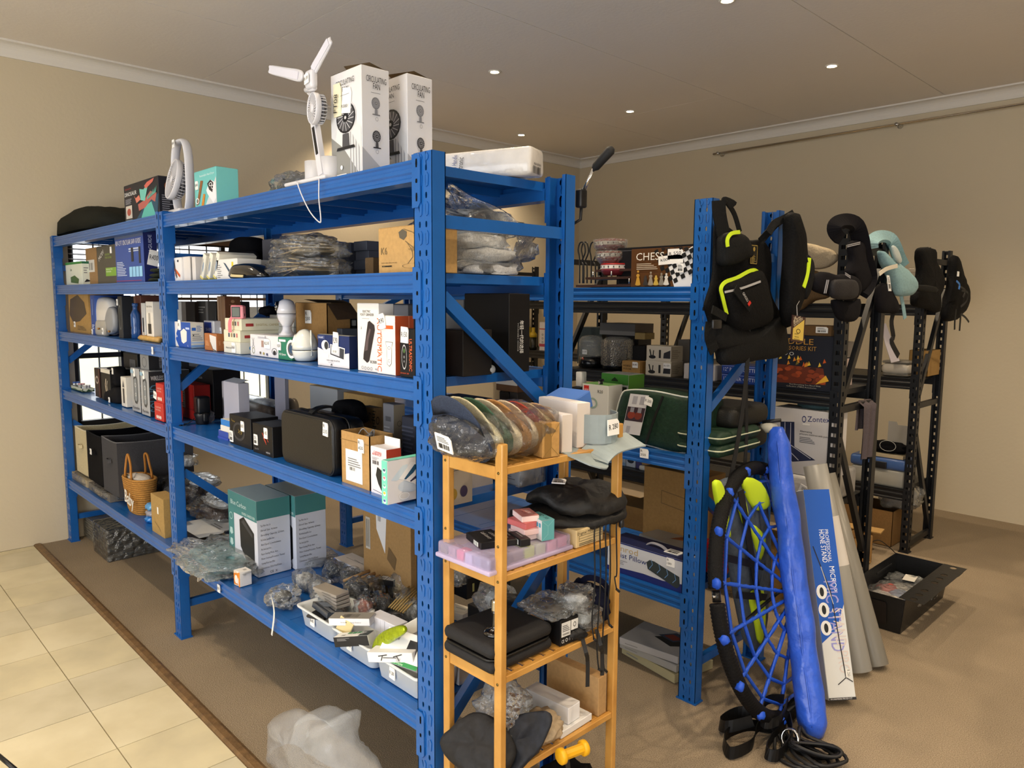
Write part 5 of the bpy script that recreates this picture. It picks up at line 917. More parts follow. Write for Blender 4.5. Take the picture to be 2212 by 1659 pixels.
for i, (cc, bb) in enumerate((('#1f4a66', '#2c6a8c'), ('#2a2540', '#4a4468'), ('#c88a94', '#d8a8b0'), ('#a08a3a', '#bca85c'), ('#8aa89a', '#a8c0b4'))):
    a = R(62-13*i); c_ = V((.18+.085*i, .54-.055*i)); u_ = V((cos(a), sin(a))); w_ = V((sin(a), -cos(a)))*.13; L_ = .40
    qd = lambda s0, s1, t0, t1: [tuple(c_+u_*(s0*L_)+w_*t0), tuple(c_+u_*(s1*L_)+w_*t0), tuple(c_+u_*(s1*L_)+w_*t1), tuple(c_+u_*(s0*L_)+w_*t1)]
    kb.append(('p', qd(0, 1, -.15, 1.1), '#e6e4e2')); kb.append(('p', qd(.04, .9, .45, 1), bb))
    for r_ in range(9): kb.append(('p', qd(.06+.093*r_, .06+.093*r_+.07, .48, .97), cc))
    for r_ in range(2): kb.append(('p', qd(.04, .9, .62+.18*r_, .65+.18*r_), bb))
ky = Yc(925, xk, 1.1)-yk
q = carton('keyboard_carton', 'white and mint carton with fanned colour keyboards, jutting over the fourth beam', xk-.028, xk, yk, yk+.235, 1.0345, Zr(997, xk, yk), '#dedad8', [('e', .5, .07+.175*i, .26, .055, '#f4f4f4') for i in range(5)]+[('e', .5, .085+.175*i, .2, .03, cc) for i, cc in enumerate(('#3f5fa8', '#e8c040', '#58b8a0', '#e08088', '#2a5a78'))], kb+[('e', .22, .16, .07, .075, '#c8c4c0'), ('ring', .22, .16, .075, .08, .12, '#f0f0f0')], cf='#73cdb8', ct='#73cdb8')
K('earphone_carton', 'kraft carton with vertical black lettering behind the open kraft carton', A4Z, .30, 781, 808, 882, 826, CARD('#94744a'), [('t', 'inphc', .88, .95, .3, '#332818', -90, .6), ('t', 'for.', .55, .9, .2, '#332818', -90, .3), ('t', 'moe', .2, .95, .2, '#332818', -90, .5)], [('ring', .4, .75, .2, .08, .3, '#4a3820')])
K('tall_grey_carton', 'tall grey-brown carton with small icons at the back of the fourth shelf', A4Z, .22, 827, 850, 875, 874, '#6b6c72', [('r', .25, .75, .75, .82, '#44464c'), lines(.1, .2, .7, .7, 10, '#8a8c92')], [('ring', .5, .72, .2, .04, .15, '#4a443c'), ('ring', .5, .45, .2, .04, .15, '#4a443c')], cs='#9a8d78')
K('navy_box', 'dark navy carton behind the keyboard carton', A4Z, .16, 868, 900, 905, .2, '#2b2f3c', [('lines', .0, .2, .9, .9, 12, '#3c4254')])
K('grey_long_carton', 'pale grey carton with a kraft lid at the back behind the black case', A4Z, .42, 669, 728, 842, .1, '#8e9296', ct='#b39a6c')
K('long_kraft_carton', 'long kraft carton at the back of the fourth shelf', A4Z, .44, 742, 826, 862, .06, CARD('#a08250'))
q = carton('kit_carton', 'beige carton printed KIT behind the slim wooden stand, fourth shelf', -.14, -.055, Yc(940, -.055, 1.1), Yc(1021, -.055, 1.1), A4Z, A4Z+.17, '#b9ad9c', s=[('t', 'E &', .06, .84, .11, '#1f4a86', 0, .28), ('t', 'BOARD', .0, .68, .11, '#1f4a86', 0, .4), ('t', 'KIT', .48, .7, .2, '#55504a', 0, .4), ('r', .05, .6, .9, .61, '#44403c'), ('lines', .05, .4, .5, .52, 3, '#66625c'), ('e', .2, .2, .09, .1, '#8a9c90'), ('e', .47, .2, .1, .1, '#b08f3a'), ('e', .75, .22, .1, .1, '#4a3f5a')])
_y = Yc(1003, -.16, 1.2)
q = carton('white_lidded_carton', 'pale lilac carton with a grey raised lid above the hats in their clear bag', -.33, -.16, _y, _y+.12, A4Z, Zr(868, -.16, _y), '#c9cbdc', [lines(.6, .4, .8, .5, 2, '#9a9aa8')], cs='#a39a94', ct='#4c4742')  # cs: shade on the side face put into its colour
for i, (a, b, t_, y_) in enumerate(((1006, 1038, 845, .46), (1044, 1075, 838, .44))):
    x1 = Xc(b, y_, 1.15); q = carton('appliance_carton', ['white slim carton with vertical grey lettering at the rear of the fourth shelf', 'white carton with a copper and white appliance picture at the rear of the fourth shelf'][i], Xc(a, y_, 1.15), x1, y_, y_+.08, A4Z, A4Z+.24, '#cfcdc8', [('t', 'F 7', .3, .7, .3, '#3a3a3e', 90, .3)] if i == 0 else [('p', [(.2, .25), (.35, .1), (.65, .1), (.8, .25), (.85, .6), (.7, .95), (.3, .95), (.15, .6)], '#eceaec'), ('r', .2, .62, .8, .65, '#7a5044'), ('r', .22, .52, .78, .57, '#9c6a58'), ('e', .5, .2, .1, .12, '#d0ced4')])
for i, (a, b, t_, cc) in enumerate(((1078, 1098, 878, '#2b2826'), (1100, 1117, 878, '#3a3634'))):
    y_ = .47; x1 = Xc(b, y_, 1.15); carton('charcoal_carton', ['left charcoal carton behind the blue brace', 'right charcoal carton behind the blue brace'][i], Xc(a, y_, 1.15), x1, y_, y_+.07, A4Z, Zr(t_-30, x1, y_), cc, [('t', 'TRANSFORMER', .6, .9, .2, '#77726c', -90, .8)], group='charcoal cartons behind the brace')
c = carton('brown_lid_box', 'brown and white carton lying on the charcoal cartons', Xc(1076, .47, 1.27), Xc(1122, .47, 1.27), .46, .54, Zr(848, Xc(1117, .47, 1.2), .47)+.001, Zr(848, Xc(1117, .47, 1.2), .47)+.045, '#6a4a30', [('r', 0, .5, 1, 1, '#d8d0c4')])
x1 = -.055; y_ = Yc(1190, x1, 1.1); fbag('plastic_wrapped_carton', 'black carton in clear film behind the foot of the upper blue brace', (-.2, .45, A4Z+.05), (.07, .05, .05), 21, .5, lambda mb, c, r: mb.box((c.x-.06, c.y-.04, c.z-.05), (c.x+.06, c.y+.04, c.z+.04), mat('#16161a', .4)), .04, 'box', floor=A4Z+.001)
y_ = .40; q = carton('bagged_white_carton', 'white printed carton in a clear bag at the rear right of the fourth shelf', Xc(1060, y_, 1.05), -.075, y_, y_+.11, A4Z, A4Z+.105, '#b8bcc6', [('bars', .3, .35, .45, .8, 10, '#33343a'), ('r', .62, .35, .67, .5, '#2a2a30'), lines(.5, .2, .9, .8, 8, '#7a7c86'), ('ring', .8, .8, .03, .08, .2, '#66666e')])
mb = MB(); x0, x1, y0, y1, z0, z1 = q.b; mb.rbox((x0-.004, y0-.004, z0), (x1+.012, y1+.006, z1+.006), .01, film('#e8ecf0', .10, .1, 20, .6)); mb.build('clear_wrap', q.o)
# ================= FRONT RACK, BOTTOM SHELF =================
def fabric_bin(label, xl, xr, yf, z, ptl, ptr, dep, col, rim, tabcol, sag=.012):
    xa, xb = Xc(xl, yf, z+.2), Xc(xr, yf, z+.2); h = Zr(ptl, xa, yf)-z; r = empty('fabric_bin', ((xa+xb)/2, yf, z), label, 'storage bin', 'open fabric storage bins'); m_ = cloth(col, .9, .3, 350); th = .004
    def wall(A, B, n, nm):
        A, B = V(A), V(B); N_ = V(n); mb = MB(); k = 8
        for s_, o_ in ((0, 1), (th, -1)):
            base = [A.lerp(B, i/k)+N_*s_ for i in range(k+1)]; vs = base+[p+V((0, 0, h-sag*sin(pi*i/k)))+N_*(.01*sin(pi*i/k)) for i, p in enumerate(base)]
            mb.add(vs, [(i, i+1, k+2+i, k+1+i) for i in range(k)], m_)
        mb.tube([A.lerp(B, i/k)+V((0, 0, h-sag*sin(pi*i/k)))+N_*(.01*sin(pi*i/k)+th/2) for i in range(k+1)], .0035, cloth(rim), 6); mb.build(nm, r)
    wall((xa, yf, z), (xb, yf, z), (0, 1, 0), 'front_panel'); wall((xb, yf, z), (xb, yf+dep, z), (-1, 0, 0), 'side_panel'); wall((xa, yf, z), (xa, yf+dep, z), (1, 0, 0), 'side_panel'); wall((xa, yf+dep, z), (xb, yf+dep, z), (0, -1, 0), 'back_panel')
    mb = MB(); mb.box((xa, yf, z), (xb, yf+dep, z+.004), m_); mb.build('bottom', r)
    mb = MB(); cx_ = (xa+xb)/2; zz = z+h*.62; mb.strap(cr([(cx_-.03, yf-.001, zz), (cx_-.02, yf-.014, zz-.002), (cx_+.02, yf-.014, zz-.002), (cx_+.03, yf-.001, zz)], 3), .022, .003, m_, (0, -1, 0)); mb.build('pull_handle', r)
    if tabcol: sticker(r, Face((cx_-.02, yf-.016, zz-.01), (1, 0, 0), (0, 0, 1)), 0, 0, .03, .035, 'R')
    return xa, xb, h
zb0 = A5Z+.055
fabric_bin('cream open fabric bin, leftmost of three on the bottom shelf', 163, 187, .05, zb0, 920, 930, .40, '#c9bd9b', '#e0d8c0', None)
fabric_bin('black open fabric bin, middle of three on the bottom shelf', 188, 220, .045, zb0, 930, 938, .40, '#131316', '#1a1a1e', '#ffffff')
xa, xb, h = fabric_bin('dark grey open fabric bin, rightmost of three, behind the woven basket', 221, 254, .035, zb0, 942, 955, .42, '#46464a', '#6a6a6e', None)
for i in range(3):
    mb = MB(); mb.box((xb-.03-.012*i, .06, zb0+.006), (xb-.024-.012*i, .44, zb0+h-.02-.004*i), cloth('#35353a')); mb.build('folded_panel', None, 'flat dark panel slipped inside the dark grey fabric bin', 'panel', 'panels inside the grey bin')
for i, (xl, xr, c_) in enumerate(((163, 200, '#a89c84'), (201, 250, '#6f6b66'))):
    xa, xb = Xc(xl, .05, A5Z), Xc(xr, .05, A5Z); fbag('wrapped_pack', ['clear-wrapped cream pack under the fabric bins, left one', 'clear-wrapped grey pack under the fabric bins, right one'][i], ((xa+xb)/2, .22, A5Z+.027), ((xb-xa)/2, .21, .027), 5+i, .45, (lambda cc: lambda mb, c, r: mb.box((c.x-r[0]*.93, c.y-r[1]*.93, c.z-.025), (c.x+r[0]*.93, c.y+r[1]*.93, c.z+.02), cloth(cc)))(c_), .08, 'pack', 'clear-wrapped packs', nz=.05, floor=A5Z+.001, sub=3)
bk = empty('woven_basket', on(283, 1118, y=.03), 'tan rope basket lettered Baby in white, with two loop handles', 'basket'); RP = mat('#ab7a38', .8, noise_=.2, nscale=120, bump=.3, bscale=250)
Yb = .10; bx_ = Xc(283, .05, A5Z+.06); W_, D_ = .150, .066
mb = MB(); nl = 17
for k in range(nl):
    t = k/(nl-1); s_ = .66+.34*t**.7; zz = A5Z+.006+.0118*k
    mb.tube([(bx_+W_*.98*s_*math.copysign(abs(cos(a*pi/16))**.75, cos(a*pi/16)), Yb+D_*s_*math.copysign(abs(sin(a*pi/16))**.75, sin(a*pi/16)), zz+.006*cos(a*pi/16)*t) for a in range(32)], 0.007, RP, 6, True)
mb.prism([(bx_+W_*.64*cos(a*pi/10), Yb+D_*.64*sin(a*pi/10)) for a in range(20)], .006, RP, Matrix.Translation((0, 0, A5Z)))
bo = mb.build('basket_body', bk); ztb = A5Z+.006+.0118*(nl-1)
for dy in (-1, 1):
    mb = MB(); yb_ = Yb+dy*D_*.8
    mb.tube(cr([(bx_-.07, yb_, ztb-.01), (bx_-.06, yb_, ztb+.04), (bx_-.045+.01*dy, yb_-.01*dy, ztb+.115), (bx_-.01+.02*dy, yb_-.01*dy, ztb+.125), (bx_+.02+.02*dy, yb_-.01*dy, ztb+.075), (bx_+.035, yb_, ztb+.03), (bx_+.04, yb_, ztb-.01)], 5), .0065, mat('#a9702c', .6), 8, flat=.8); mb.build('loop_handle', bk)
mb = MB(); mb.blob((bx_, Yb, ztb-.006), (.125, .05, .022), cloth('#c9c4be'), .3, 4, 3, 3); mb.build('lining', bk)
mb = MB(); v_, f__, w_ = txt_mesh('Baby'); O = V((bx_-.018, Yb-D_*1.0-.010, A5Z+.07))
for s_ in ('Baby',): mb.add([O+V((p.x*.055+p.y*.008, 0, p.y*.072-p.x*.006)) for p in v_], f__, mat('#ecebe6', .7)); mb.add([O+V((p.x*.055+p.y*.008, .002, p.y*.072-p.x*.006)) for p in v_], f__, mat('#ecebe6', .7))
mb.build('lettering', bk)
for i in range(3):
    c = on(314, 1135-30*i, y=.04); mb = MB(); mb.blob((c.x+.01*(i % 2), .08, A5Z+.02+.036*i), (.036, .04, .021), mat(['#1f78c8', '#8f8e98', '#4a90c8'][i], .25, noise_=.1, nscale=40, bump=.4, bscale=60, coat=.5), .3, 3, i, 3, .85, floor=A5Z+.038*i)
    mb.build('blue_parcel', None, ['bright blue soft parcel at the bottom of the little pile by the basket', 'grey soft parcel in the middle of the little pile by the basket', 'pale blue soft parcel on top of the little pile by the basket'][i], 'parcel')
q = K('kraft_carton', 'upright kraft carton with a white tag beside the middle upright, bottom shelf', A5Z, .025, 325, 352, 1080, .075, CARD('#a3854f'), [('l', [(.25, .3), (.6, .2), (.7, .12)], .03, '#7c6238'), ('r', .5, .55, .6, .73, '#f0f0ec')], tape=False)
q = carton('dark_album_carton', 'dark brown box with a white printed top lying behind the middle upright', Xc(343, .02, A5Z+.03), Xc(440, .12, A5Z+.03)-.0, .10, .33, A5Z, A5Z+.045, '#1b1712', t=[('r', .45, .35, .8, .5, '#e8ecec'), lines(.4, .55, .9, .7, 2, '#8a8a8a')], ct='#c8ccd0')
for i, (px, y_, rx, rz, cc, lb) in enumerate(((400, .33, .19, .085, '#4a3527', 'brown fluffy goods in glossy clear bags behind the middle upright'), (480, .36, .17, .065, '#5a4030', 'brown goods in a shiny clear bag right of the middle upright'), (335, .38, .14, .065, '#54402f', 'brown stuff in clear film behind the woven basket'))):
    c = Xc(px, y_, A5Z+.06); fbag('bagged_fur', lb, (c, y_, A5Z+rz), (rx, .13, rz), 30+i, .85, in_blob(cc, .86, 3+i, .3, .85, mat(cc, .8, noise_=.4, nscale=60, bump=.9, bscale=120)), .10, floor=A5Z+.001)
for i, (px, y_, z_, rx, rz, lb) in enumerate(((395, .40, .19, .085, .05, 'shiny white wrapped bundle on top of the brown bags'), (440, .38, .145, .12, .03, 'flat white wrapped garment on the brown bags'), (480, .30, .135, .13, .022, 'white patterned wrapped garment draped over the brown bags'))):
    c = Xc(px, y_, A5Z+z_); fbag('wrapped_white_goods', lb, (c, y_, A5Z+z_+.02), (rx, .07, rz), 40+i, .8, in_blob('#dfe3ea', .9, 3+i), .15, sub=3, floor=A5Z+z_)
mb = MB(); c = Xc(490, .2, A5Z+.05); mb.blob((c-.03, .24, A5Z+.035), (.05, .05, .035), mat('#15151a', .2, coat=1, bump=.3, bscale=30), .2, 3, 2, 3, floor=A5Z); mb.build('black_wrapped_bundle', None, 'black bundle in glossy film left of the shredder cartons', 'bundle')
shr = [('r', 0, .72, 1, 1, '#3f7a7c'), ('r', 0, 0, .2, 1, '#3f7a7c'), ('p', [(.4, .66), (.55, .72), (.9, .56), (.9, .14), (.72, .04), (.42, .3)], '#1b1c1e'), ('p', [(.46, .64), (.55, .68), (.84, .54), (.84, .49), (.52, .62)], '#3a3b3e'), ('t', 'Blue Carbon', .1, .83, .065, '#c6dcdc', 0, .55), ('t', 'PAPER SHREDDER', .5, .745, .035, '#c6dcdc', 0, .45), ('ring', .1, .66, .06, .05, .2, '#a8c8c8')]+[('p', [(.06, .5-.15*i), (.14, .5-.15*i), (.16, .43-.15*i), (.1, .4-.15*i), (.04, .43-.15*i)], '#a8c8c8') for i in range(3)]+[('ring', .42+.14*i, .04, .045, .035, .2, '#44484a') for i in range(4)]
shs = [('r', 0, .75, 1, 1, '#3f7a7c')]+[('t', s_, .1, .66-.062*i, .026, '#4a4a50', 0, .3+.1*((i*7) % 5)) for i, s_ in enumerate(('Type: Micro Strip Cut', 'Shred Size: 4.0mm', 'Shredding Capacity: 220mm', 'Max Shredding Capacity/Max 6 Sheets', 'Shred Speed: 2.2 metres/minute', 'Waste Container Capacity: 14 Litres', 'Paper Sensing Mode: Auto', 'Motor Overload Protection: Thermal', 'Operating Modes: Auto/Off/Rev', 'Dimensions: 325x190x355mm'))]+[('t', 'CE', .35, .03, .03, '#33333a'), ('t', 'X', .5, .03, .03, '#33333a')]
q1 = K('shredder_carton', 'teal and white paper shredder carton, left of the two, with its front picture in view', A5Z, .13, 492, 553, 1084, 625, '#c7ccd8', shr, shs, ct='#9fb4b8')
x0, x1, y0, y1, z0, z1 = q1.b
carton('shredder_carton', 'teal and white paper shredder carton, behind and right of the first one', x0+.03, x1+.03, y1+.01, y1+.01+(Yc(699, x1+.03, z1)-Yc(633, x1+.03, z1)), A5Z, z1-.002, '#c7ccd8', shr, shs, ct='#8f9a94')
F2 = film('#dce6ea', .34, .1, 22, .9)
c = V((Xc(440, .1, A5Z+.02), .12, A5Z+.02))
o = fbag('plastic_bag', 'big crinkled silvery bag flopping over the bottom beam by the middle upright', (-1.66, .115, A5Z+.03), (.24, .16, .042), 50, .7, in_blob('#5f8890', .8, 5, .3, .7, mat('#5f8a94', .5, noise_=.3, nscale=30)), .22, floor=A5Z+.001, sub=5, nz=.5)
mb = MB()
def flap(u, v):
    x = -1.95+.34*u; s_ = v; y = .03-.035*s_-.015*sin(u*9); z = A5Z+.035-.10*s_**1.4*(1-.5*abs(u-.5))+.012*sin(u*14+s_*6)
    return (x, y, z)
mb.sheet(flap, 24, 10, F2); mb.build('hanging_end', o)
q = KP('orange_carton', 'small white carton with orange edge and top barcode, bottom shelf', A5Z, 519, 1269, .052, .052, .062, 3, '#e6e4e2', [('r', 0, 0, .5, 1, '#dccbb4'), ('p', [(0, .8), (.8, .95), (.75, .6), (.3, .3), (.75, .1), (.0, .05)], '#d8822c'), ('r', .78, 0, 1, 1, '#e08a2a'), ('e', .4, .45, .25, .3, '#eae4de'), ('t', 'Y P', .2, .7, .1, '#6a4a2a', 0, .4)], [], [('bars', .45, .5, .75, .75, 8, '#6a6a6e')])
c = on(650, 1195, z=A5Z+.02); fbag('flat_plastic_bag', 'flat clear bag with white strips, in front of the shredder cartons', (c.x, c.y, A5Z+.015), (.16, .10, .018), 61, .5, lambda mb, c, r: [mb.box((c.x-.12, c.y-.06+.04*i, c.z-.008), (c.x+.12, c.y-.045+.04*i, c.z+.002), PAP('#d0d4d8'), Matrix.Translation(c) @ Matrix.Rotation(.2*i, 4, 'Z') @ Matrix.Translation(-c)) for i in range(3)], .16, floor=A5Z+.001, nz=.2, rot=20)
mb = MB(); p = on(475, 1279, y=-.002); o = sticker(rackA, Face((p.x-.012, -.0035, p.z), (1, 0, 0), (0, 0, 1)), 0, 0, .024, .034, 'R50')
for (px, py, tx) in ((331, 765, '5'), (560, 0, '')):
    if py: p = on(px, py, y=0); sticker(rackA, Face((p.x, -.0035, p.z), (1, 0, 0), (0, 0, 1)), 0, 0, .018, .035, tx)
q = KP('tripod_carton', 'long white carton with blue end and black tripod drawings', A5Z, 818, 1290, .34, .09, .075, 0, '#cfd6e6', [('r', 0, 0, .05, 1, '#2458b0'), ('l', [(.32, .9), (.42, .5)], .006, '#222226'), ('l', [(.42, .5), (.52, .28), (.85, .08)], .01, '#222226'), ('l', [(.42, .5), (.36, .3), (.52, .28)], .008, '#222226'), ('l', [(.3, .22), (.52, .28), (.42, .1)], .012, '#222226'), ('r', .1, .12, .16, .34, '#15151a'), lines(.08, .5, .2, .85, 4, '#55585f')], [], [('l', [(.25, .55), (.45, .5), (.95, .35)], .008, '#3a3634'), ('l', [(.1, .45), (.4, .48)], .006, '#3a3634'), ('l', [(.42, .5), (.5, .9)], .01, '#3a3634'), ('r', .72, .3, .88, .5, '#4a6a7a')], ct='#bab3ae', flaps=False)
q = K('kraft_carton', 'kraft carton with two white barcode labels standing behind the tripod carton', A5Z, .40, 783, 886, 1078, .12, CARD('#8d6f45'), [('p', [(.28, .95), (.4, .98), (.52, .8), (.48, .42), (.3, .62)], '#c3c4c8'), ('bars', .33, .7, .4, .85, 8, '#44454a'), ('r', .06, .4, .16, .7, '#a8a49c'), ('bars', .07, .42, .15, .68, 9, '#55524c'), ('p', [(.56, .5), (.72, .42), (.68, .3), (.52, .38)], '#5f4a2e')])
q = carton('cable_carton', 'flat beige carton with a clamp drawing beside the front upright', -.30, -.10, .17, .30, A5Z+.07, A5Z+.105, '#c8bdb0', [], [], [('l', [(.2, .3), (.8, .3), (.8, .75), (.2, .75), (.2, .3)], .01, '#5a4c40'), ('ring', .45, .5, .12, .15, .2, '#4a3c32'), ('l', [(.45, .5), (.75, .55)], .03, '#4a3c32')], cf='#a9aab8', flaps=False)
carton('white_support_carton', 'white carton under the beige clamp carton', -.29, -.11, .18, .29, A5Z, A5Z+.069, '#cfcfd2')
TUB = mat('#dfe5e8', .35, trans=.12, coat=.3)
def tub(label, px, py, w, d, h, rot, price):
    p = V((px, py, A5Z)); r = empty('plastic_tub', p, label, 'tub', 'white plastic tubs'); r.rotation_euler = (0, 0, R(rot))
    mb = MB(); mb.local = True; n = 6
    def ring(k, z, o): return [(q[0], q[1], z) for q in rrect(-w*k-o, 0+o, 0-o if k == 1 else d*(1-k)/2, (d+o) if k == 1 else d-(d*(1-k)/2), .022)]
    def rg(ins, z): return [(q[0], q[1], z) for q in rrect(-w+ins, -ins, ins, d-ins, .024)]
    L_ = [rg(.014, 0), rg(.008, .006), rg(0, h-.012), rg(-.010, h-.006), rg(-.012, h), rg(-.004, h+.001), rg(.004, h-.006), rg(.016, .006)]
    k = len(L_[0]); vs = [v for l in L_ for v in l]
    mb.add(vs, [(j*k+i, j*k+(i+1) % k, (j+1)*k+(i+1) % k, (j+1)*k+i) for j in range(len(L_)-1) for i in range(k)]+[[i for i in range(k)][::-1], [(len(L_)-1)*k+i for i in range(k)]], TUB, True)
    o = mb.build('tub_body', r)
    fc = Face((-w*.62, .0, h*.45), (1, 0, 0), (0, 0, 1));
    M_ = Matrix.Translation(p) @ Matrix.Rotation(R(rot), 4, 'Z')
    fc = Face(M_ @ V((-w*.62, -.001, h*.4)), M_.to_3x3() @ V((1, 0, 0)), (0, 0, 1)); sticker(r, fc, 0, 0, .028, .036, price, -3)
    return M_
TW, TD, TH = .232, .165, .078
T1 = tub('white plastic tub of small goods, farthest left of the three', -.612, .034, TW, TD, TH, 0, 'R40')
T2 = tub('white plastic tub of small cartons, middle of the three', -.362, .03, TW, TD, TH, 0, 'R50')
T3 = tub('white plastic tub beside the front upright, rightmost of the three', -.110, .026, TW, TD, TH, 0, 'R 200')
def inb(M_, nm, lab, a, b, col, rz, tilt_, f=(), s=(), t=(), cat='box', **k):
    """carton lying in or on a tub, a..b in the tub's own frame"""
    o3 = M_.translation; S_ = (1.16, 1.3, 1); a = (a[0]*S_[0], a[1]*S_[1], a[2]+.022); b = (b[0]*S_[0], b[1]*S_[1], b[2]+.022+(b[2]-a[2]+.022)*.0); return carton(nm, lab, o3.x+a[0], o3.x+b[0], o3.y+a[1], o3.y+b[1], o3.z+a[2], o3.z+b[2], col, f, s, t, rot=rz, cat=cat, tilt=tilt_, flaps=False, **k)
for i in range(4): inb(T1, 'packet', ['lowest', 'second', 'third', 'topmost'][i]+' of four long clear packets stacked in the left tub', (-.20+.004*(i % 2), .055, .058+.0135*i), (-.08, .10, .069+.0135*i), mat('#8f8a84', .15, coat=.8), 4*i-4, None, [lines(.4, .3, .9, .7, 1, '#4a4642')], cat='packet', group='clear packets in the left tub')
inb(T1, 'blister_pack', 'clear blister pack lying at the front of the left tub', (-.16, .008, .045), (-.05, .06, .066), mat('#26303f', .15, coat=1), -6, ('X', -14), [], [], [('r', .1, .2, .5, .8, '#6a7484')], cat='packet')
inb(T1, 'earphone_case', 'black and white oval case in the left tub', (-.13, .005, .038), (-.06, .05, .05), mat('#1a1a1d', .4), 20, None, cat='case', edge=.005)
q = inb(T2, 'white_red_carton', 'long white carton with a red end lying across two tubs', (-.215, .045, .075), (-.085, .085, .100), '#e6e6e8', 32, ('Y', -6), [('t', 'Richard Booming Cleanser', .3, .4, .16, '#66666c', 0, .5)], [], [('r', 0, 0, 1, 1, '#8c8880'), ('bars', .3, .2, .7, .7, 12, '#44403c')], cs='#c8c8cc')
mb = MB()
inb(T2, 'white_carton', 'plain white carton, left of the pair at the back of the middle tub', (-.13, .07, .055), (-.075, .11, .10), '#dadbe4', 5, None, [('l', [(.5, 0), (.5, 1)], .02, '#9a9aa2')], group='plain white cartons in the middle tub')
inb(T2, 'white_carton', 'plain white carton, right of the pair at the back of the middle tub', (-.07, .07, .055), (.0, .11, .105), '#dadbe4', 3, None, [('l', [(.3, 0), (.3, 1)], .02, '#9a9aa2')], group='plain white cartons in the middle tub')
inb(T2, 'swing_tag', 'cream cardboard swing tag standing in the middle tub', (-.19, .012, .045), (-.14, .016, .098), '#d9c896', 20, ('Y', 25), [('e', .5, .85, .04, .04, '#6a5a3a')], cat='tag')
q = inb(T2, 'small_white_carton', 'white carton with green squares, black beneath, sticking out of the middle tub', (-.135, .004, .045), (-.015, .034, .078), '#dcdcd8', 22, ('Y', -14), [('r', 0, 0, 1, .5, '#121214'), ('lines', .1, .6, .5, .9, 3, '#8a8a8c')], [], [('r', .3, .55, .42, .9, '#2f7a4a'), ('r', .44, .55, .56, .9, '#2f7a4a'), ('r', .58, .55, .7, .9, '#2f7a4a'), ('r', .72, 0, 1, 1, '#1c2420'), ('t', 'SMALL', .78, .3, .14, '#e8e8e8', 60, .5), ('bars', .2, .1, .32, .4, 8, '#333333')], cf='#17171a')
o = pillowY('green_pouch', 'shiny lime green foil pouch in the middle tub', T2.translation.y+.02, [(806, 1412), (812, 1380), (835, 1360), (870, 1350), (878, 1365), (850, 1385), (825, 1405)], .014, mat('#a3b81a', .2, metal=.5, noise_=.2, nscale=60, bump=.6, bscale=80), 'pouch')
mb = MB(); c = T3.translation+V((-.05, .09, .115)); mb.blob(c, (.03, .02, .022), mat('#d0281e', .3, coat=.6), .3, 3, 3, 3, .8); mb.build('red_foil', None, 'small bright red foil pack beside the clear bag of pens', 'packet')
q = inb(T3, 'bracket_carton', 'white carton with wall bracket drawing on top of the right tub', (-.19, .02, .06), (-.05, .06, .092), '#e6e6e6', 24, ('Y', -10), [('l', [(.3, .2), (.35, .75)], .02, '#333336'), ('l', [(.35, .5), (.65, .5)], .015, '#333336'), ('l', [(.7, .2), (.65, .75)], .02, '#333336'), ('l', [(.25, .65), (.45, .8)], .02, '#333336'), ('l', [(.58, .6), (.78, .85)], .02, '#333336'), ('t', 'BRACKET', .72, .1, .1, '#9a9aa0', 80, .4)])
q = inb(T3, 'level_carton', 'white carton with green stripe and black gauge picture in the right tub', (-.17, .01, .05), (-.03, .035, .15), '#e9e9e6', 14, ('X', -42), [('r', 0, .0, 1, .13, '#2f8a4a'), ('t', 'Bulb Level Digital Display', .1, .03, .05, '#e0f0e0', 0, .7), ('r', .6, .35, .85, .8, '#26262a'), ('t', '18 10 18', .1, .7, .07, '#77777a', 0, .4)])
inb(T3, 'green_stripe_carton', 'white carton with a green stripe leaning at the back by the front upright', (-.12, .10, .045), (-.0, .125, .19), '#dedcd4', 10, ('Y', -35), [('r', 0, .04, 1, .14, '#2f8a4a'), ('r', .5, .4, .85, .8, '#2a2a2e'), ('lines', .1, .5, .4, .8, 3, '#9a9a9a')])
zz = A5Z
def at5(px, py, dz=0): p = on(px, py, z=A5Z+dz); return p
p = at5(606, 1300, .02); o = fbag('plastic_bag', 'clear crinkled bag with a dark lump and white hanging strap at the beam edge', (p.x, max(p.y, .07), A5Z+.038), (.055, .055, .038), 71, .9, in_blob('#5a5750', .55, 3), .16, floor=A5Z+.001, nz=.5)
mb = MB(); a = on(588, 1295, y=-.012); b = on(587, 1372, y=-.012); mb.strap(cr([(p.x-.02, .03, A5Z+.05), (a.x, -.006, A5Z+.02), b], 5), .010, .0015, PAP('#dcdcd8'), (0, -1, .1)); mb.build('hanging_strap', o)
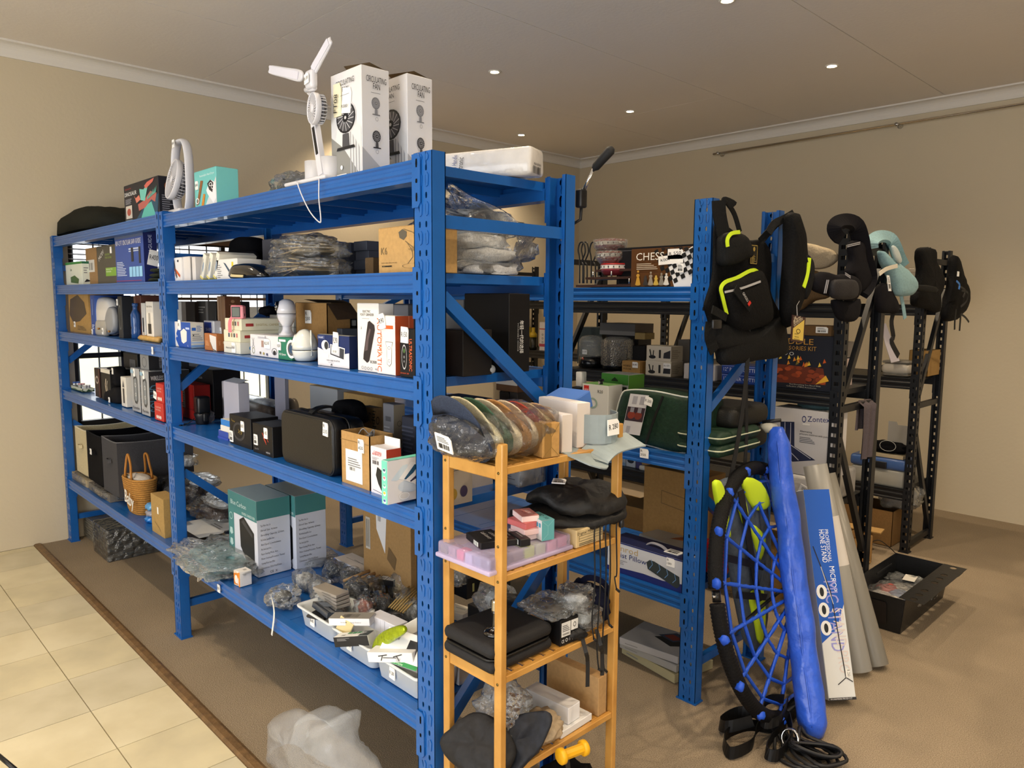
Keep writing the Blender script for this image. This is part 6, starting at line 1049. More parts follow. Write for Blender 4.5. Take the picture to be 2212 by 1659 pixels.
specs = [(660, 1240, .055, .04, '#b9bcc0', 'pale crumpled clear bag left of the long rope bag'), (720, 1225, .045, .04, '#2b3240', 'clear bag of dark blue parts at the back of the jumble'), (775, 1290, .055, .055, '#14161c', 'clear bag holding coiled black rope'), (735, 1300, .04, .035, '#b09a90', 'clear bag of pale plugs'), (850, 1245, .06, .04, '#8a8578', 'clear bag of pale parts by the tripod carton'), (805, 1270, .05, .04, '#5a3a20', 'clear bag of brown parts in the jumble'), (875, 1300, .05, .05, '#c9b078', 'clear bag of pale bamboo sticks'), (855, 1330, .045, .03, '#23201c', 'clear bag of black sticks'), (760, 1245, .055, .035, '#1c2028', 'clear bag with a dark brush near the tripod carton'), (825, 1305, .045, .05, '#2a2622', 'clear bag of dark parts above the green pouch'), (700, 1290, .05, .04, '#c4c8cc', 'frosted clear bag spilling over the left tub'), (790, 1320, .04, .045, '#8a3a1c', 'clear bag of rusty orange parts over the middle tub'), (868, 1268, .055, .06, '#b8a070', 'glossy clear bag of pale sticks by the clamp carton'), (895, 1330, .04, .05, '#d8dcdc', 'clear bag of white pens by the front upright'), (690, 1265, .045, .035, '#8c9096', 'clear bag of grey parts over the left tub')]
for i, (px, py, r_, h_, cc, lb) in enumerate(specs):
    p = at5(px, py+18, .03); fbag('bagged_goods', lb, (p.x, p.y, A5Z+h_+.012*(i % 3)), (r_, r_*.8, h_), 80+i, .85, in_blob(cc, .72, 3+i, .3, .8, mat(cc, .6, noise_=.4, nscale=80, bump=.8, bscale=140)), .12, group='bagged small goods', floor=A5Z+.001, sub=3, nz=.45)
p = at5(775, 1285, .07); mb = MB()
for k in range(5): mb.tube([(p.x+.032*cos(a*pi/10)+.004*k, p.y+.026*sin(a*pi/10), A5Z+.075+.008*k) for a in range(20)], .0055, mat('#10141c', .6), 8, True, lobes=3, twist=300)
mb.build('coiled_rope', None, 'coil of shiny black rope on the jumble of bags', 'rope')
q = KP('black_label_box', 'small black box with a white barcode label on the jumble', A5Z+.075, 850, 1268, .07, .045, .022, 28, mat('#17171a', .4), t=[('r', .05, .1, .45, .9, '#d8d8d6'), ('r', .5, .1, .95, .9, '#e4e4e0'), ('bars', .12, .3, .38, .6, 8, '#333333'), ('lines', .55, .2, .9, .8, 5, '#77777a')], flaps=False)
for k in range(7):
    a_, b_ = on(840+5*k, 1312+2*k, z=A5Z+.07+.004*k), on(888+3*k, 1262+4*k, z=A5Z+Yb+.003*k); mb = MB(); mb.tube([a_, b_], .0035, mat('#c8a868', .5), 6); mb.build('bamboo_stick', None, 'pale bamboo stick in the sheaf by the front upright', 'stick', 'pale bamboo sticks')
for k in range(3):
    a_, b_ = on(742+14*k, 1255+3*k, z=A5Z+.075), on(800+10*k, 1232+6*k, z=A5Z+.085); mb = MB(); mb.tube([a_, b_], .006, mat('#b8956a', .5), 8); mb.tube([b_, b_+(b_-a_)*.25], .003, mat('#1a1a1a', .5), 6); mb.build('wooden_handle', None, 'short wooden handle with black tip amid the bags', 'handle', 'short wooden handles')
KP('orange_small_box', 'small orange box in the jumble of bags', A5Z+.04, 826, 1300, .03, .03, .02, 10, '#b8521e', flaps=False)
for i, (px, py, w, d, h, cc, lb, pr_) in enumerate(((1008, 1296, .10, .10, .085, '#17171a', 'black carton with two pink squares behind the wooden stand', [('r', .2, .5, .5, .85, '#b06a50'), ('r', .6, .5, .9, .85, '#b86a60')]), (1056, 1296, .07, .12, .11, '#1a1f1e', 'black carton with white orchid print behind the wooden stand', []))):
    q = KP('black_carton', lb, A5Z, px, py, w, d, h, 0, cc, [], [('r', .3, .3, .4, .7, '#8a8a5a')], pr_, flaps=False)
    if i:
        pb = MB(); draw(pb, q.F, [('t', 'Kinematics', .15, .5, .12, '#b05a90', 90, .4)]+[('p', [(.5+.12*cos(a)*k_+.1*(k_ > 1), .25+.1*sin(a)), (.5+.2*cos(a+.3)+.1*(k_ > 1), .25+.14*sin(a+.3)), (.5+.12*cos(a+.6)+.1*(k_ > 1), .25+.1*sin(a+.6))], '#d8a8c0') for k_ in (1, 1.4) for a in (0, 1.25, 2.5, 3.75, 5)]); pb.build('printed_flowers', q.o)
q = carton('long_black_carton', 'long black carton with green script at the rear, behind the wooden stand', -.35, -.07, .42, .50, A5Z, A5Z+.12, '#1c1a19', [('t', 'Galaxy Organ', .45, .6, .12, '#2a7a52', 0, .4)])
p = on(990, 1275, z=A5Z+.04); fbag('bagged_goods', 'small clear bag of dark parts on the black carton behind the wooden stand', (p.x, p.y, A5Z+.09), (.035, .03, .035), 95, .9, in_blob('#3a3a3e', .6), .16, sub=3)
for i, (px, py, cc) in enumerate(((1000, 1345, '#c9bfae'), (1055, 1340, '#3a7a6a'))): KP('booklet', ['cream carton corner behind the hard black case', 'green and cream leaflet behind the hard black case'][i], A5Z, px, py, .09, .07, .03 if i == 0 else .006, 12, cc, t=[('p', [(.1, .1), (.9, .3), (.8, .9), (.05, .7)], '#d8d0bc'), ('t', 'moisture', .3, .5, .14, '#3a4a44', 0, .5)], flaps=False, cat='leaflet')
mb = MB(); p = on(1060, 1185, z=A5Z+.2); mb.blob((-.12, .42, A5Z+.17), (.09, .06, .05), mat('#1a1a1c', .35, bump=.4, bscale=40), .3, 3, 4, 3); o = mb.build('black_pouch', None, 'slumped black pouch behind the plastic organiser', 'bag')
fbag('plastic_bag', 'clear bag on the long black carton at the rear right', (-.22, .44, A5Z+.17), (.08, .06, .05), 97, .8, in_blob('#b8bcc0', .5), .14, sub=3)
FW = mat('#8c867a', .2, noise_=.3, nscale=20, bump=.8, bscale=40, coat=.8)
for nm, lb, xl, xr, n, cc, top, y_ in (('wrapped_stack', 'film-wrapped stack of cream panels on the carpet under the left end', 171, 202, 12, '#a89c82', '#8a8a86', -.02), ('wrapped_stack', 'film-wrapped stack of black panels on the carpet under the left bay', 203, 234, 9, '#1c1c1f', '#202024', -.06)):
    p0_, p1_ = on(xl, 1150 if cc[1] == 'a' else 1170, z=0), on(xr+26 if n == 12 else xr, 1191 if n == 12 else 1213, z=0)
    xb = Xc(xr, y_+.12, .02); xa = xb-.26 if n == 12 else xb-.16; yb = y_+.12; r = empty(nm, ((xa+xb)/2, yb, 0), lb, 'stack')
    xa = Xc(xl, yb, .05)
    hh = Zr(1105 if n == 12 else 1125, xa, yb);
    for k in range(n):
        mb = MB(); mb.box((xa+.003*(k % 2), yb+.003*(k % 3), .002+hh*k/n), (xb-.003*(k % 3), yb+(.34 if n == 12 else .44), hh*(k+.86)/n), cloth(cc)); mb.build('panel', r)
    mb = MB(); mb.rbox((xa-.004, yb-.004, 0), (xb+.004, yb+(.345 if n == 12 else .445), hh+.004), .008, film('#cfcfc8', .16, .15, 18, .9)); mb.build('stretch_film', r)
p = on(680, 1659, z=0); PB = film('#dfe4e8', .34, .22, 18, .5)
o = pillowY('loose_plastic_bag', 'crumpled translucent white carrier bag lying on the carpet at the lower edge', p.y-.02, [(606, 1560), (612, 1538), (640, 1545), (655, 1560), (672, 1548), (695, 1526), (730, 1540), (757, 1543), (760, 1600), (790, 1640), (820, 1690), (800, 1740), (650, 1740), (640, 1660), (612, 1620)], .10, mat('#cfd5da', .25, alpha=.26, bump=.8, bscale=14, coat=.3), 'bag', wr=.05, rings=9, power=.6, k=5, back=.08)
mb = MB()
for a_, b_, c_ in (((610, 1560), (635, 1530), (660, 1590)), ((655, 1600), (668, 1535), (690, 1590)), ((690, 1600), (700, 1530), (757, 1545))):
    P_ = [on(px, py, z=z_) for (px, py), z_ in ((a_, .10), (b_, .15), (c_, .10))]; Q_ = [q_-V((.0, .0, .09))+V((.03, -.05, 0)) for q_ in P_]
    mb.add(P_+Q_, [(0, 1, 2), (0, 2, 5, 3), (3, 5, 4)], mat('#cfd5da', .25, alpha=.26, bump=.8, bscale=14, coat=.3), True)
mb = MB(); a_, b_ = on(-8, 1628, z=.12), on(40, 1668, z=.09); mb.tube([a_, b_], .007, mat('#101114', .35), 10); mb.tube([b_, V((b_.x+.01, b_.y-.1, .0))], .007, mat('#101114', .35), 10); mb.build('camera_tripod', None, 'black tube end at the very lower left corner of the photo', 'tripod')
# ================= SLIM WOODEN STAND =================
BAM = mat('#c8974e', .38, noise_=.16, nscale=9, bump=.05, bscale=90, coat=.2, col2='#b5823c')
ws_ = empty('bamboo_stand', (.14, .25, 0), 'slim bamboo rack with five slatted tiers, against the right end of the blue shelving', 'rack')
BX0, BX1, BY0, BY1 = .021, .257, .013, .497
for (xa, ya, zt) in ((BX0, BY0, 1.262), (BX1-.027, BY0, 1.262), (BX0, BY1-.02, 1.262), (BX1-.027, BY1-.02, 1.262)):
    mb = MB(); mb.rbox((xa, ya, 0), (xa+.027, ya+.02, zt), .003, BAM, seg=2, smooth=False); o = mb.build('upright', ws_)
    for z in (1.188, 1.0, .908, .635, .362):
        f_ = -1 if ya < .2 else 1; m_ = MB(); rivet(m_, (xa+.0135, ya if f_ < 0 else ya+.02, z), (0, f_, 0), .004, mat('#6a5a30', .3, metal=.8)); m_.build('screw', o)
BZ = [1.203, .925, .654, .380, .11]
for z in BZ:
    for y in (BY0+.002, BY1-.016):
        mb = MB(); mb.rbox((BX0+.027, y, z-.034), (BX1-.027, y+.014, z-.001), .002, BAM, seg=1, smooth=False); mb.build('end_rail', ws_)
    for x in (BX0+.003, BX1-.017):
        mb = MB(); mb.rbox((x, BY0+.02, z-.020), (x+.014, BY1-.02, z-.001), .002, BAM, seg=1, smooth=False); mb.build('side_rail', ws_)
    s0 = None; n = 11
    for k in range(n):
        y = BY0+.022+k*.0405
        if s0 is None: mb = MB(); mb.local = True; mb.rbox((BX0+.017, 0, -.009), (BX1-.017, .030, -.002), .001, BAM, seg=1, smooth=False); s0 = mb.build('slat', ws_); s0.parent = ws_; s0.matrix_parent_inverse = Matrix.Translation(-ws_.location)
        else: s0 = s0.copy(); COL.objects.link(s0)
        s0.location = (0, y, z+.001)
B1Z, B2Z, B3Z, B4Z = [z+.0005 for z in BZ[:4]]
hb = empty('hat_bag', (.09, .1, B1Z), 'clear bag of navy, green, cream and red caps on the bamboo rack', 'caps')
CAPS = ['#3c4456', '#d8cfae', '#44604f', '#d9cdb4', '#b98a58', '#d8c8ae', '#a8483c', '#d5c39a', '#c9a888']
for k, cc in enumerate(CAPS):
    y = .0+.034*k; M = Matrix.Translation((.125+.004*k, y-.01, B1Z+.062)) @ Matrix.Rotation(R(-66), 4, 'X') @ Matrix.Rotation(R(12), 4, 'Z')
    mb = MB(); r = .088-.004*k; mb.lathe([(r, 0), (r*.97, .02), (r*.85, .04), (r*.6, .056), (r*.3, .064), (0, .066)], 24, cloth(cc, .9, .4, 300), M @ Matrix.Diagonal((1.25, .8, .7, 1)))
    o = mb.build('cap', hb)
    mb = MB(); M2 = M @ Matrix.Diagonal((1.25, .8, .7, 1)); pts = [(r*cos(R(a)), r*sin(R(a)), 0) for a in range(-150, -29, 15)]+[(r*1.0*cos(R(a)), -r*.15+r*1.65*sin(R(a)), -.006) for a in range(-35, -151, -15)]
    mb.puff(pts, (0, 0, 1), .004, cloth(cc, .9), 3, M=M2); mb.build('brim', o)
mb = MB(); mb.blob((.125, .115, B1Z+.068), (.125, .19, .072), film('#eceae4', .06, .1, 16, .7), .12, 3, 6, 5, .8, B1Z+.001, ridge=.4); mb.build('clear_bag', hb)
sticker(hb, Face((.13, -.085, B1Z+.045), (1, .1, -.15), (.1, -.3, 1)), 0, 0, .055, .045, '', sub='bar')
_y = Yc(1172, .245, B1Z+.05)
q = carton('kraft_carton', 'long kraft carton with taped end on the top tier of the bamboo rack', .245-.20, .245, _y-.0, _y+.055, B1Z, Zr(916, .245, _y), CARD('#b48a4e'), [], [('r', .12, 0, .5, 1, '#8e6a34'), ('l', [(0, 1), (.5, .6), (.5, .3), (0, 0)], .02, '#77602f'), ('l', [(1, 1), (.5, .6)], .02, '#77602f'), ('l', [(1, 0), (.5, .3)], .02, '#77602f')], rot=-12)
for i, (pr_, pt, w, x_, zz) in enumerate(((1214, 897, .16, .235, 0), (1246, 872, .175, .215, 0))):
    _y = Yc(pr_, x_, B1Z+.06); q = carton('white_carton', ['nearer plain white carton on the top tier of the bamboo rack', 'taller plain white carton behind, on the top tier of the bamboo rack'][i], x_-w, x_, _y, _y+.036+.012*i, B1Z+.0, Zr(pt, x_, _y), '#e6e2e2', cs='#d8cec6', rot=-8, group='plain white cartons on the bamboo rack')
_y = Yc(1318, .20, B1Z+.1); q = carton('blue_box', 'tilted blue rigid box resting on the grey massage strap', .02, .14, .43, .50, B1Z+.085, B1Z+.135, mat('#4a78c8', .35), [], [], [], cf='#35599e', ct='#5a86d6', tilt=('X', 18), flaps=False)
gs = empty('grey_strap', (.2, .42, B1Z), 'broad grey foam strap curled up with a price tag, top tier of the bamboo rack', 'strap'); GM = mat('#8f9b9e', .5, noise_=.05, nscale=30)
mb = MB(); a_ = []
for k in range(15): t = R(-150+16*k); a_.append((.185+.085*cos(t), .43+.07*sin(t), B1Z+.052))
mb.strap(a_, .082, .004, GM, [(cos(R(-150+16*k)), sin(R(-150+16*k)), 0) for k in range(15)]); mb.build('band', gs)
mb = MB(); mb.strap(cr([(.08, .33, B1Z+.012), (.20, .30, B1Z+.004), (.275, .31, B1Z-.014), (.28, .33, B1Z-.028), (.268, .35, B1Z-.02), (.27, .40, B1Z+.004), (.275, .47, B1Z+.010), (.285, .52, B1Z+.012)], 4), .09, .004, GM, (.3, .1, 1)); mb.build('loose_end', gs)
sticker(gs, Face((.2745, .40, B1Z+.035), (0, 1, 0), (-.04, 0, 1), .0), 0, 0, .05, .045, 'R 280')
og = empty('plastic_organiser', (.14, .14, B2Z), 'clear lilac plastic organiser of coloured goods on the second tier', 'box')
OG = mat('#cfc4ea', .15, alpha=.38, coat=.6); mb = MB(); mb.rbox((.026, -.01, B2Z), (.236, .30, B2Z+.045), .008, OG, seg=2); mb.build('lid', og)
mb = MB(); mb.rbox((.022, -.014, B2Z), (.24, .304, B2Z+.012), .004, mat('#d5c8ee', .3, alpha=.6)); mb.build('base_tray', og)
for i, cc in enumerate(('#55504a', '#8a6a80', '#c83a6a', '#a8a0c8', '#77789a', '#5a5670')): mb = MB(); mb.rbox((.032+.034*i, -.004, B2Z+.003), (.060+.034*i, .03, B2Z+.036), .003, PLAS(cc)); mb.build('item', og)
for i, cc in enumerate(('#6a6a70', '#6f6a66', '#a8c02a', '#aab890', '#d89ab0', '#c888a0')): mb = MB(); mb.rbox((.155, .04+.043*i, B2Z+.003), (.228, .076+.043*i, B2Z+.040), .003, PLAS(cc)); mb.build('item', og)
zt = B2Z+.0465
pk = [(.07, .02, .10, .075, .018, -18, '#17171a', 'black carton with white script and barcode on the organiser, front one'), (.10, .08, .09, .04, .016, -25, '#1c1a1b', 'black carton behind the front black one on the organiser'), (.15, .11, .075, .03, .020, -20, '#1a1a1c', 'slim black carton at the middle of the organiser')]
for x, y, w, d, h, rz, cc, lb in pk: carton('cosmetic_carton', lb, x, x+w, y, y+d, zt, zt+h, cc, [('r', .55, .15, .85, .8, '#d8dcd8'), ('bars', .57, .2, .83, .75, 8, '#3a4a44')], [], [('t', 'Lash Luxury', .2, .45, .15, '#c8c8c8', 0, .6), ('t', 'LUXURY', .3, .7, .12, '#b8b8b8', 0, .4)], rot=rz, flaps=False, group='black cosmetic cartons')
for i, (x, y, z_, rz, cc, ct_) in enumerate(((.125, .15, 0, -8, '#e6cfd0', '#e2c8ca'), (.13, .145, .0165, -14, '#e0c0c0', '#dcaeae'), (.13, .15, .033, -2, '#c86a6a', '#cf7272'), (.115, .15, .0495, -24, '#e8d0cc', '#cf8a86'))): carton('pink_carton', ['bottom', 'second', 'third', 'topmost'][i]+' of the pile of pink cosmetic cartons', x, x+.075, y, y+.05, zt+z_, zt+z_+.016, cc, [], [], [('t', 'VELVET', .2, .55, .22, '#f0e0dc', 0, .6), ('t', 'MATTE', .3, .3, .14, '#a84a4a', 0, .4)], ct=ct_, rot=rz, flaps=False, group='pink cosmetic cartons')
q = carton('teal_carton', 'teal and white carton perched on the organiser by the black pouch', .15, .23, .185, .225, zt, zt+.056, '#d5d8dc', [('e', .35, .45, .22, .2, '#b8bcc0'), ('l', [(.1, .5), (.4, .6), (.6, .4)], .02, '#77777c'), ('r', .68, .65, .78, .85, '#3aa0c0'), ('r', .84, .65, .94, .85, '#3aa0c0')], [('l', [(0, 1), (.5, .7), (.5, .3), (0, 0)], .03, '#7fb8bc'), ('l', [(1, 1), (.5, .7)], .03, '#7fb8bc')], [('t', '3D 3B', .3, .5, .3, '#1f3a44', 0, .6)], cs='#5aa0a6', ct='#68b0b8', rot=-14, flaps=False)
q = carton('microscope_carton', 'cream carton printed Digital Microscope on the second tier', .12, .243, .312, .43, B2Z, B2Z+.05, '#cfb98c', [], [('t', 'Digital Microscope', .05, .72, .17, '#33302a', 0, .95), ('l', [(.1, .35), (.95, .35), (.95, .65), (.1, .65), (.1, .35)], .01, '#55503f'), ('l', [(.1, .5), (.95, .5)], .008, '#55503f'), ('lines', .1, .1, .9, .28, 2, '#55503f')])
bp_ = empty('drawstring_pouch', (.16, .4, B2Z), 'black drawstring pouches with long hanging cords, second tier of the bamboo rack', 'bag'); BC_ = mat('#151516', .55, noise_=.3, nscale=40, bump=.5, bscale=30)
for i, (dz, k_) in enumerate(((.062, 1), (.10, .95))):
    mb = MB(); ol = cr([(.04, .26+.06*i, B2Z+dz), (.10, .22+.08*i, B2Z+dz+.01), (.18, .27+.04*i, B2Z+dz), (.24, .36, B2Z+dz-.01), (.268, .45, B2Z+dz-.01), (.26, .52, B2Z+dz), (.16, .56, B2Z+dz+.01), (.04, .50, B2Z+dz+.01)], 4, True); mb.puff(ol, (0, 0, 1), .045 if i else .03, BC_, 7, .02, .03, 16, 3+i, power=.7); mb.build('pouch', bp_)
sticker(bp_, Face((.12, .34, B2Z+.158), (.8, .5, 0), (-.5, .8, .2)), 0, 0, .04, .03, '', sub='bar')
for i, (y, l_) in enumerate(((.36, .30), (.385, .40), (.41, .41), (.43, .28), (.46, .18))):
    mb = MB(); mb.tube(cr([(.255, y+.02, B2Z+.05), (.268, y, B2Z+.03), (.270, y+.004, B2Z-.1), (.269, y-.004, B2Z+.03-l_*.8), (.272, y+.002, B2Z+.03-l_)], 5), .0022, mat('#0f0f11', .7), 6); mb.tube([(.272, y+.002, B2Z+.03-l_), (.275, y+.012, B2Z+.02-l_)], .004, mat('#0f0f11', .7), 6); mb.build('cord', bp_)
mb = MB(); mb.rbox((.262, .475, B2Z+.03), (.276, .489, B2Z+.055), .005, mat('#1a1a1c', .3)); mb.build('cord_lock', bp_)
hc_ = empty('hard_case', (.13, .12, B3Z), 'rounded black zip-up hard case on the third tier', 'case'); HM = mat('#17171a', .7, noise_=.15, nscale=200, bump=.2, bscale=500)
mb = MB(); mb.rbox((.032, .0, B3Z), (.235, .235, B3Z+.035), .022, HM, seg=4); mb.build('lower_shell', hc_); mb = MB(); mb.rbox((.032, .0, B3Z+.039), (.235, .235, B3Z+.078), .026, HM, seg=4); mb.build('upper_shell', hc_)
mb = MB(); mb.tube([(p[0], p[1], B3Z+.037) for p in rrect(.036, .231, .004, .231, .028)], .0035, mat('#0a0a0b', .4), 6, True); mb.build('zip', hc_)
sp = empty('lamp_holder', (.16, .13, B3Z+.08), 'glossy black lamp holder with silver screw thread standing on the hard case', 'lamp holder'); Mt = Matrix.Translation((.175, .07, B3Z+.0785))
mb = MB(); mb.lathe([(.034, 0), (.034, .004), (.026, .010), (.012, .014), (.0105, .02), (.010, .055), (.0125, .062), (0, .064)], 24, mat('#0c0c0e', .15, coat=1), Mt); mb.build('base', sp)
mb = MB(); mb.lathe([(.011+.0012*(k % 2), .062+.003*k) for k in range(10)]+[(.006, .094), (0, .096)], 20, mat('#b9b4a4', .25, metal=.9), Mt); mb.build('screw_thread', sp)
q = carton('warning_carton', 'black carton with white WARNING label and symbols, third tier', .17, .24, .255, .325, B3Z, B3Z+.075, '#161618', [], [('r', .05, .35, .55, .9, '#d8d8d6'), ('r', .58, .5, .97, .9, '#e0e0de'), ('ring', .78, .7, .08, .1, .3, '#333333'), ('lines', .1, .55, .5, .82, 4, '#55555a'), ('t', '! WARNING', .08, .4, .09, '#222222', 0, .42), ('t', 'CE', .06, .12, .13, '#e0e0e0', 0, .14), ('ring', .33, .2, .06, .07, .3, '#e0e0e0'), ('e', .5, .2, .06, .07, '#55555a'), ('ring', .67, .2, .06, .07, .3, '#e0e0e0')], rot=-4)
for i, (x, y, z_, r_, rx, cc) in enumerate(((.17, .29, .09, (.07, .07, .016), 10, '#4a4440'), (.20, .36, .10, (.05, .06, .03), 25, '#c4c8cc'), (.22, .37, .045, (.035, .05, .035), -10, '#b9bec2'))): fbag('zip_bag', ['clear zip bag of small chains lying on the WARNING carton', 'clear zip bag with a black pen propped behind the WARNING carton', 'shiny clear bag beside the WARNING carton'][i], (x, y, B3Z+z_), r_, 110+i, .6, in_blob(cc, .6, 3+i), .14, sub=4, nz=.35, rot=rx)
mb = MB(); mb.tube([(.17, .34, B3Z+.12), (.235, .39, B3Z+.112)], .006, mat('#17171a', .4), 8); mb.build('black_pen', None, 'black pen inside the clear zip bag on the third tier', 'pen')
mb = MB(); mb.blob((.16, .45, B3Z+.055), (.085, .06, .055), cloth('#12162a'), .25, 3, 7, 4, .9, B3Z); o = mb.build('navy_pouch', None, 'navy cloth pouch with a loop strap at the back of the third tier', 'bag')
mb = MB(); mb.strap(cr([(.15, .42, B3Z+.10), (.18, .44, B3Z+.135), (.22, .47, B3Z+.12), (.235, .49, B3Z+.06)], 5), .018, .003, cloth('#10142a'), (0, -1, .4)); mb.build('loop_strap', o)
mb = MB(); mb.blob((.225, .33, B3Z+.02), (.035, .04, .02), mat('#121214', .6, bump=.6, bscale=50), .4, 5, 3, 3, floor=B3Z); o = mb.build('black_drawstring_bag', None, 'small black drawstring bag with ribbon ends hanging off the third tier', 'bag')
for y, l_ in ((.335, .13), (.40, .12)): mb = MB(); mb.strap(cr([(.25, y, B3Z+.01), (.272, y-.006, B3Z-.03), (.270, y+.004, B3Z-.06), (.278, y-.004, B3Z-l_)], 4), .012, .0015, mat('#131315', .4), (.9, -.4, .1)); mb.build('ribbon_end', o)
q = carton('white_carton', 'long white carton resting on the flat white one, fourth tier', .07, .235, .30, .355, B4Z+.022, B4Z+.072, '#dfe0e4', [], [], [('e', .5, .5, .12, .25, '#c8c8cc')], ct='#cfcdcd', rot=4)
q = carton('kraft_carton', 'kraft carton standing behind the long white one, fourth tier', .04, .243, .425, .465, B4Z, B4Z+.12, CARD('#ad8a5c'), rot=3)
q = carton('flat_white_carton', 'flat white carton printed TERN in blue, fourth tier', .07, .245, .26, .40, B4Z, B4Z+.021, '#d8d8d8', [], [], [('t', 'TERNI', .05, .35, .14, '#3a4a80', 0, .4)], rot=2, flaps=False)
for lb, pts, th, cc, nm in (('black fabric bundle drooping over the near end of the fourth tier', [(.035, -.005, .0), (.055, .03, .05), (.10, .06, .10), (.17, .08, .10), (.235, .09, .05), (.245, .05, .0), (.20, .01, -.03), (.10, -.015, -.02)], .03, '#17171a', 'black_cloth_bag'), ('navy-black curved cloth flap beside the silver wrap, fourth tier', [(.14, .06, .0), (.17, .12, .08), (.235, .19, .11), (.265, .20, .09), (.268, .14, .03), (.24, .06, -.03), (.18, .03, -.04)], .022, '#1a1f2a', 'navy_cloth')):
    mb = MB(); mb.puff(cr([(a, b, B4Z+c) for a, b, c in pts], 4, True), (.35, -.6, .7), th, mat(cc, .7, noise_=.3, nscale=60, bump=.4, bscale=35), 7, .02, .045, 18, 5); mb.build(nm, None, lb, 'cloth')
mb = MB(); mb.strap(cr([(.16, .16, B4Z+.14), (.185, .12, B4Z+.10), (.20, .07, B4Z+.05), (.21, .02, B4Z-.01), (.20, -.02, B4Z-.05)], 5), .04, .012, film('#e8ecee', .3, .08, 40, 1), (.5, -.6, .5)); mb.build('silver_wrap', None, 'twisted shiny clear wrap running down over the black cloth', 'wrapping')
fbag('plastic_bag', 'soft frosted bag with dark sponge at the back of the fourth tier', (.10, .17, B4Z+.07), (.07, .07, .065), 120, .9, in_blob('#2a2320', .35, 3), .3, nz=.4, floor=B4Z+.001)
mb = MB(); mb.blob((.20, .225, B4Z+.035), (.055, .06, .04), mat('#a8957a', .8, noise_=.2, nscale=30, bump=.5, bscale=25), .3, 3, 4, 4, .9, B4Z-.03); mb.build('beige_garment', None, 'crumpled beige garment beside the yellow spool', 'garment')
ys_ = empty('yellow_spool', (.25, .2, B4Z), 'bright yellow plastic spool at the edge of the fourth tier', 'spool'); YM = mat('#e0a818', .4); M = Matrix.Translation((.292, .20, B4Z-.004)) @ Matrix.Rotation(R(-92), 4, 'X') @ Matrix.Rotation(R(10), 4, 'Y')
for z0 in (0, .078): mb = MB(); mb.lathe([(.0, z0-.0), (.019, z0), (.022, z0+.003), (.022, z0+.013), (.019, z0+.016), (0, z0+.016)], 24, YM, M); mb.build('end_flange', ys_)
mb = MB(); mb.lathe([(.014+.001*(k % 2), .016+.006*0) for k in range(1)]+[(.0145, .016), (.0145, .078)], 10, YM, M, smooth=False); mb.build('barrel', ys_)
mb = MB(); mb.strap(cr([(.26, .26, B4Z-.02), (.275, .255, B4Z-.06), (.27, .265, B4Z-.10), (.28, .26, B4Z-.15)], 4), .014, .002, cloth('#3a3632'), (.9, -.3, .1)); mb.build('grey_ribbon', None, 'dark grey ribbon hanging under the yellow spool', 'ribbon')
mb = MB(); mb.blob((.18, .36, BZ[4]+.06), (.08, .09, .05), cloth('#1a1a1c'), .25, 3, 2, 4, .9, BZ[4]); mb.build('black_bag', None, 'black bag on the lowest tier at the bottom edge', 'bag')
carton('kraft_carton', 'kraft carton on the lowest tier of the bamboo rack', .05, .22, .08, .26, BZ[4]+.001, BZ[4]+.12, CARD('#a8875a'))
# ================= SECOND BLUE RACK =================
TB, MBz, LB = 1.6725, 1.0055, .4325
def pl(pts, x=None, y=None): return [on(px, py, x=x) if x is not None else on(px, py, y=y) for px, py in pts]
def puffP(name, parent, pts, th, mt, x=None, y=None, n=None, k=4, rings=6, wr=.004, power=.5, back=None, label=None, cat=None, group=None, c=None):
    mb = MB(); mb.puff(cr(pl(pts, x, y), k, True), n or ((1, -.25, 0) if x is not None else (0, -1, 0)), th, mt, rings, back, wr, 18, len(pts), power=power, c=on(*c, x=x, y=y) if c else None); return mb.build(name, parent, label, cat, group)
ck = []
for i in range(9):
    for j in range(9):
        if (i+j) % 2: continue
        s_ = .092; a = R(24)
        def Q(u, v):
            U = .56+(u*cos(a)-v*sin(a))*s_*.62; V_ = (-.02+(u*sin(a)*1.1+v*cos(a)*1.0)*s_*1.25); return (min(max(U, .0), .995), min(max(V_, 0), .995))
        P_ = [Q(i, j), Q(i+1, j), Q(i+1, j+1), Q(i, j+1)]
        if max(p[0] for p in P_)-min(p[0] for p in P_) > .02 and max(p[1] for p in P_)-min(p[1] for p in P_) > .02: ck.append(('p', P_, '#131313'))
pcs = [(.14, '#c89a3a', .34), (.27, '#3a3634', .2), (.36, '#9a9080', .3), (.45, '#c8a84a', .2), (.54, '#8a8478', .26), (.62, '#d8d4cc', .25)]
def pc(u, c, h): u *= .9; return [('p', [(u-.04, .07), (u+.04, .07), (u+.018, .07+h*.55), (u-.018, .07+h*.55)], c), ('e', u, .07, .042, .03, c), ('e', u, .08+h*.66, .026, .045, c), ('e', u, .07+h, .015, .03, c)]
q = K('chess_carton', 'brown CHESS carton with a black and white board picture, top of the second blue rack', TB, 1.30, 1364, 1512, 531, .06, '#5a3a1e', [('p', [(.55, .62), (.9, 1), (1, 1), (1, 0), (.66, 0)], '#e9e9e9')]+ck+[('t', 'CHESS', .09, .70, .2, '#e8e4dc', 0, .42), ('lines', .1, .46, .42, .64, 4, '#c8bca8')]+[x for a in pcs for x in pc(*a)])
stick(q, 'F', .56, .7, .07, .04, 'R 550'); stick(q, 'F', .43, .56, .115, .034, 'K004', 3); stick(q, 'F', .70, .36, .03, .035, '', sub='bar')
K('black_game_box', 'long flat black box standing behind the CHESS carton', TB, 1.40, 1333, 1506, 527, .05, '#15161a', [('l', [(.03, .1), (.03, .93), (.97, .93), (.97, .1), (.03, .1)], .006, '#55585e')])
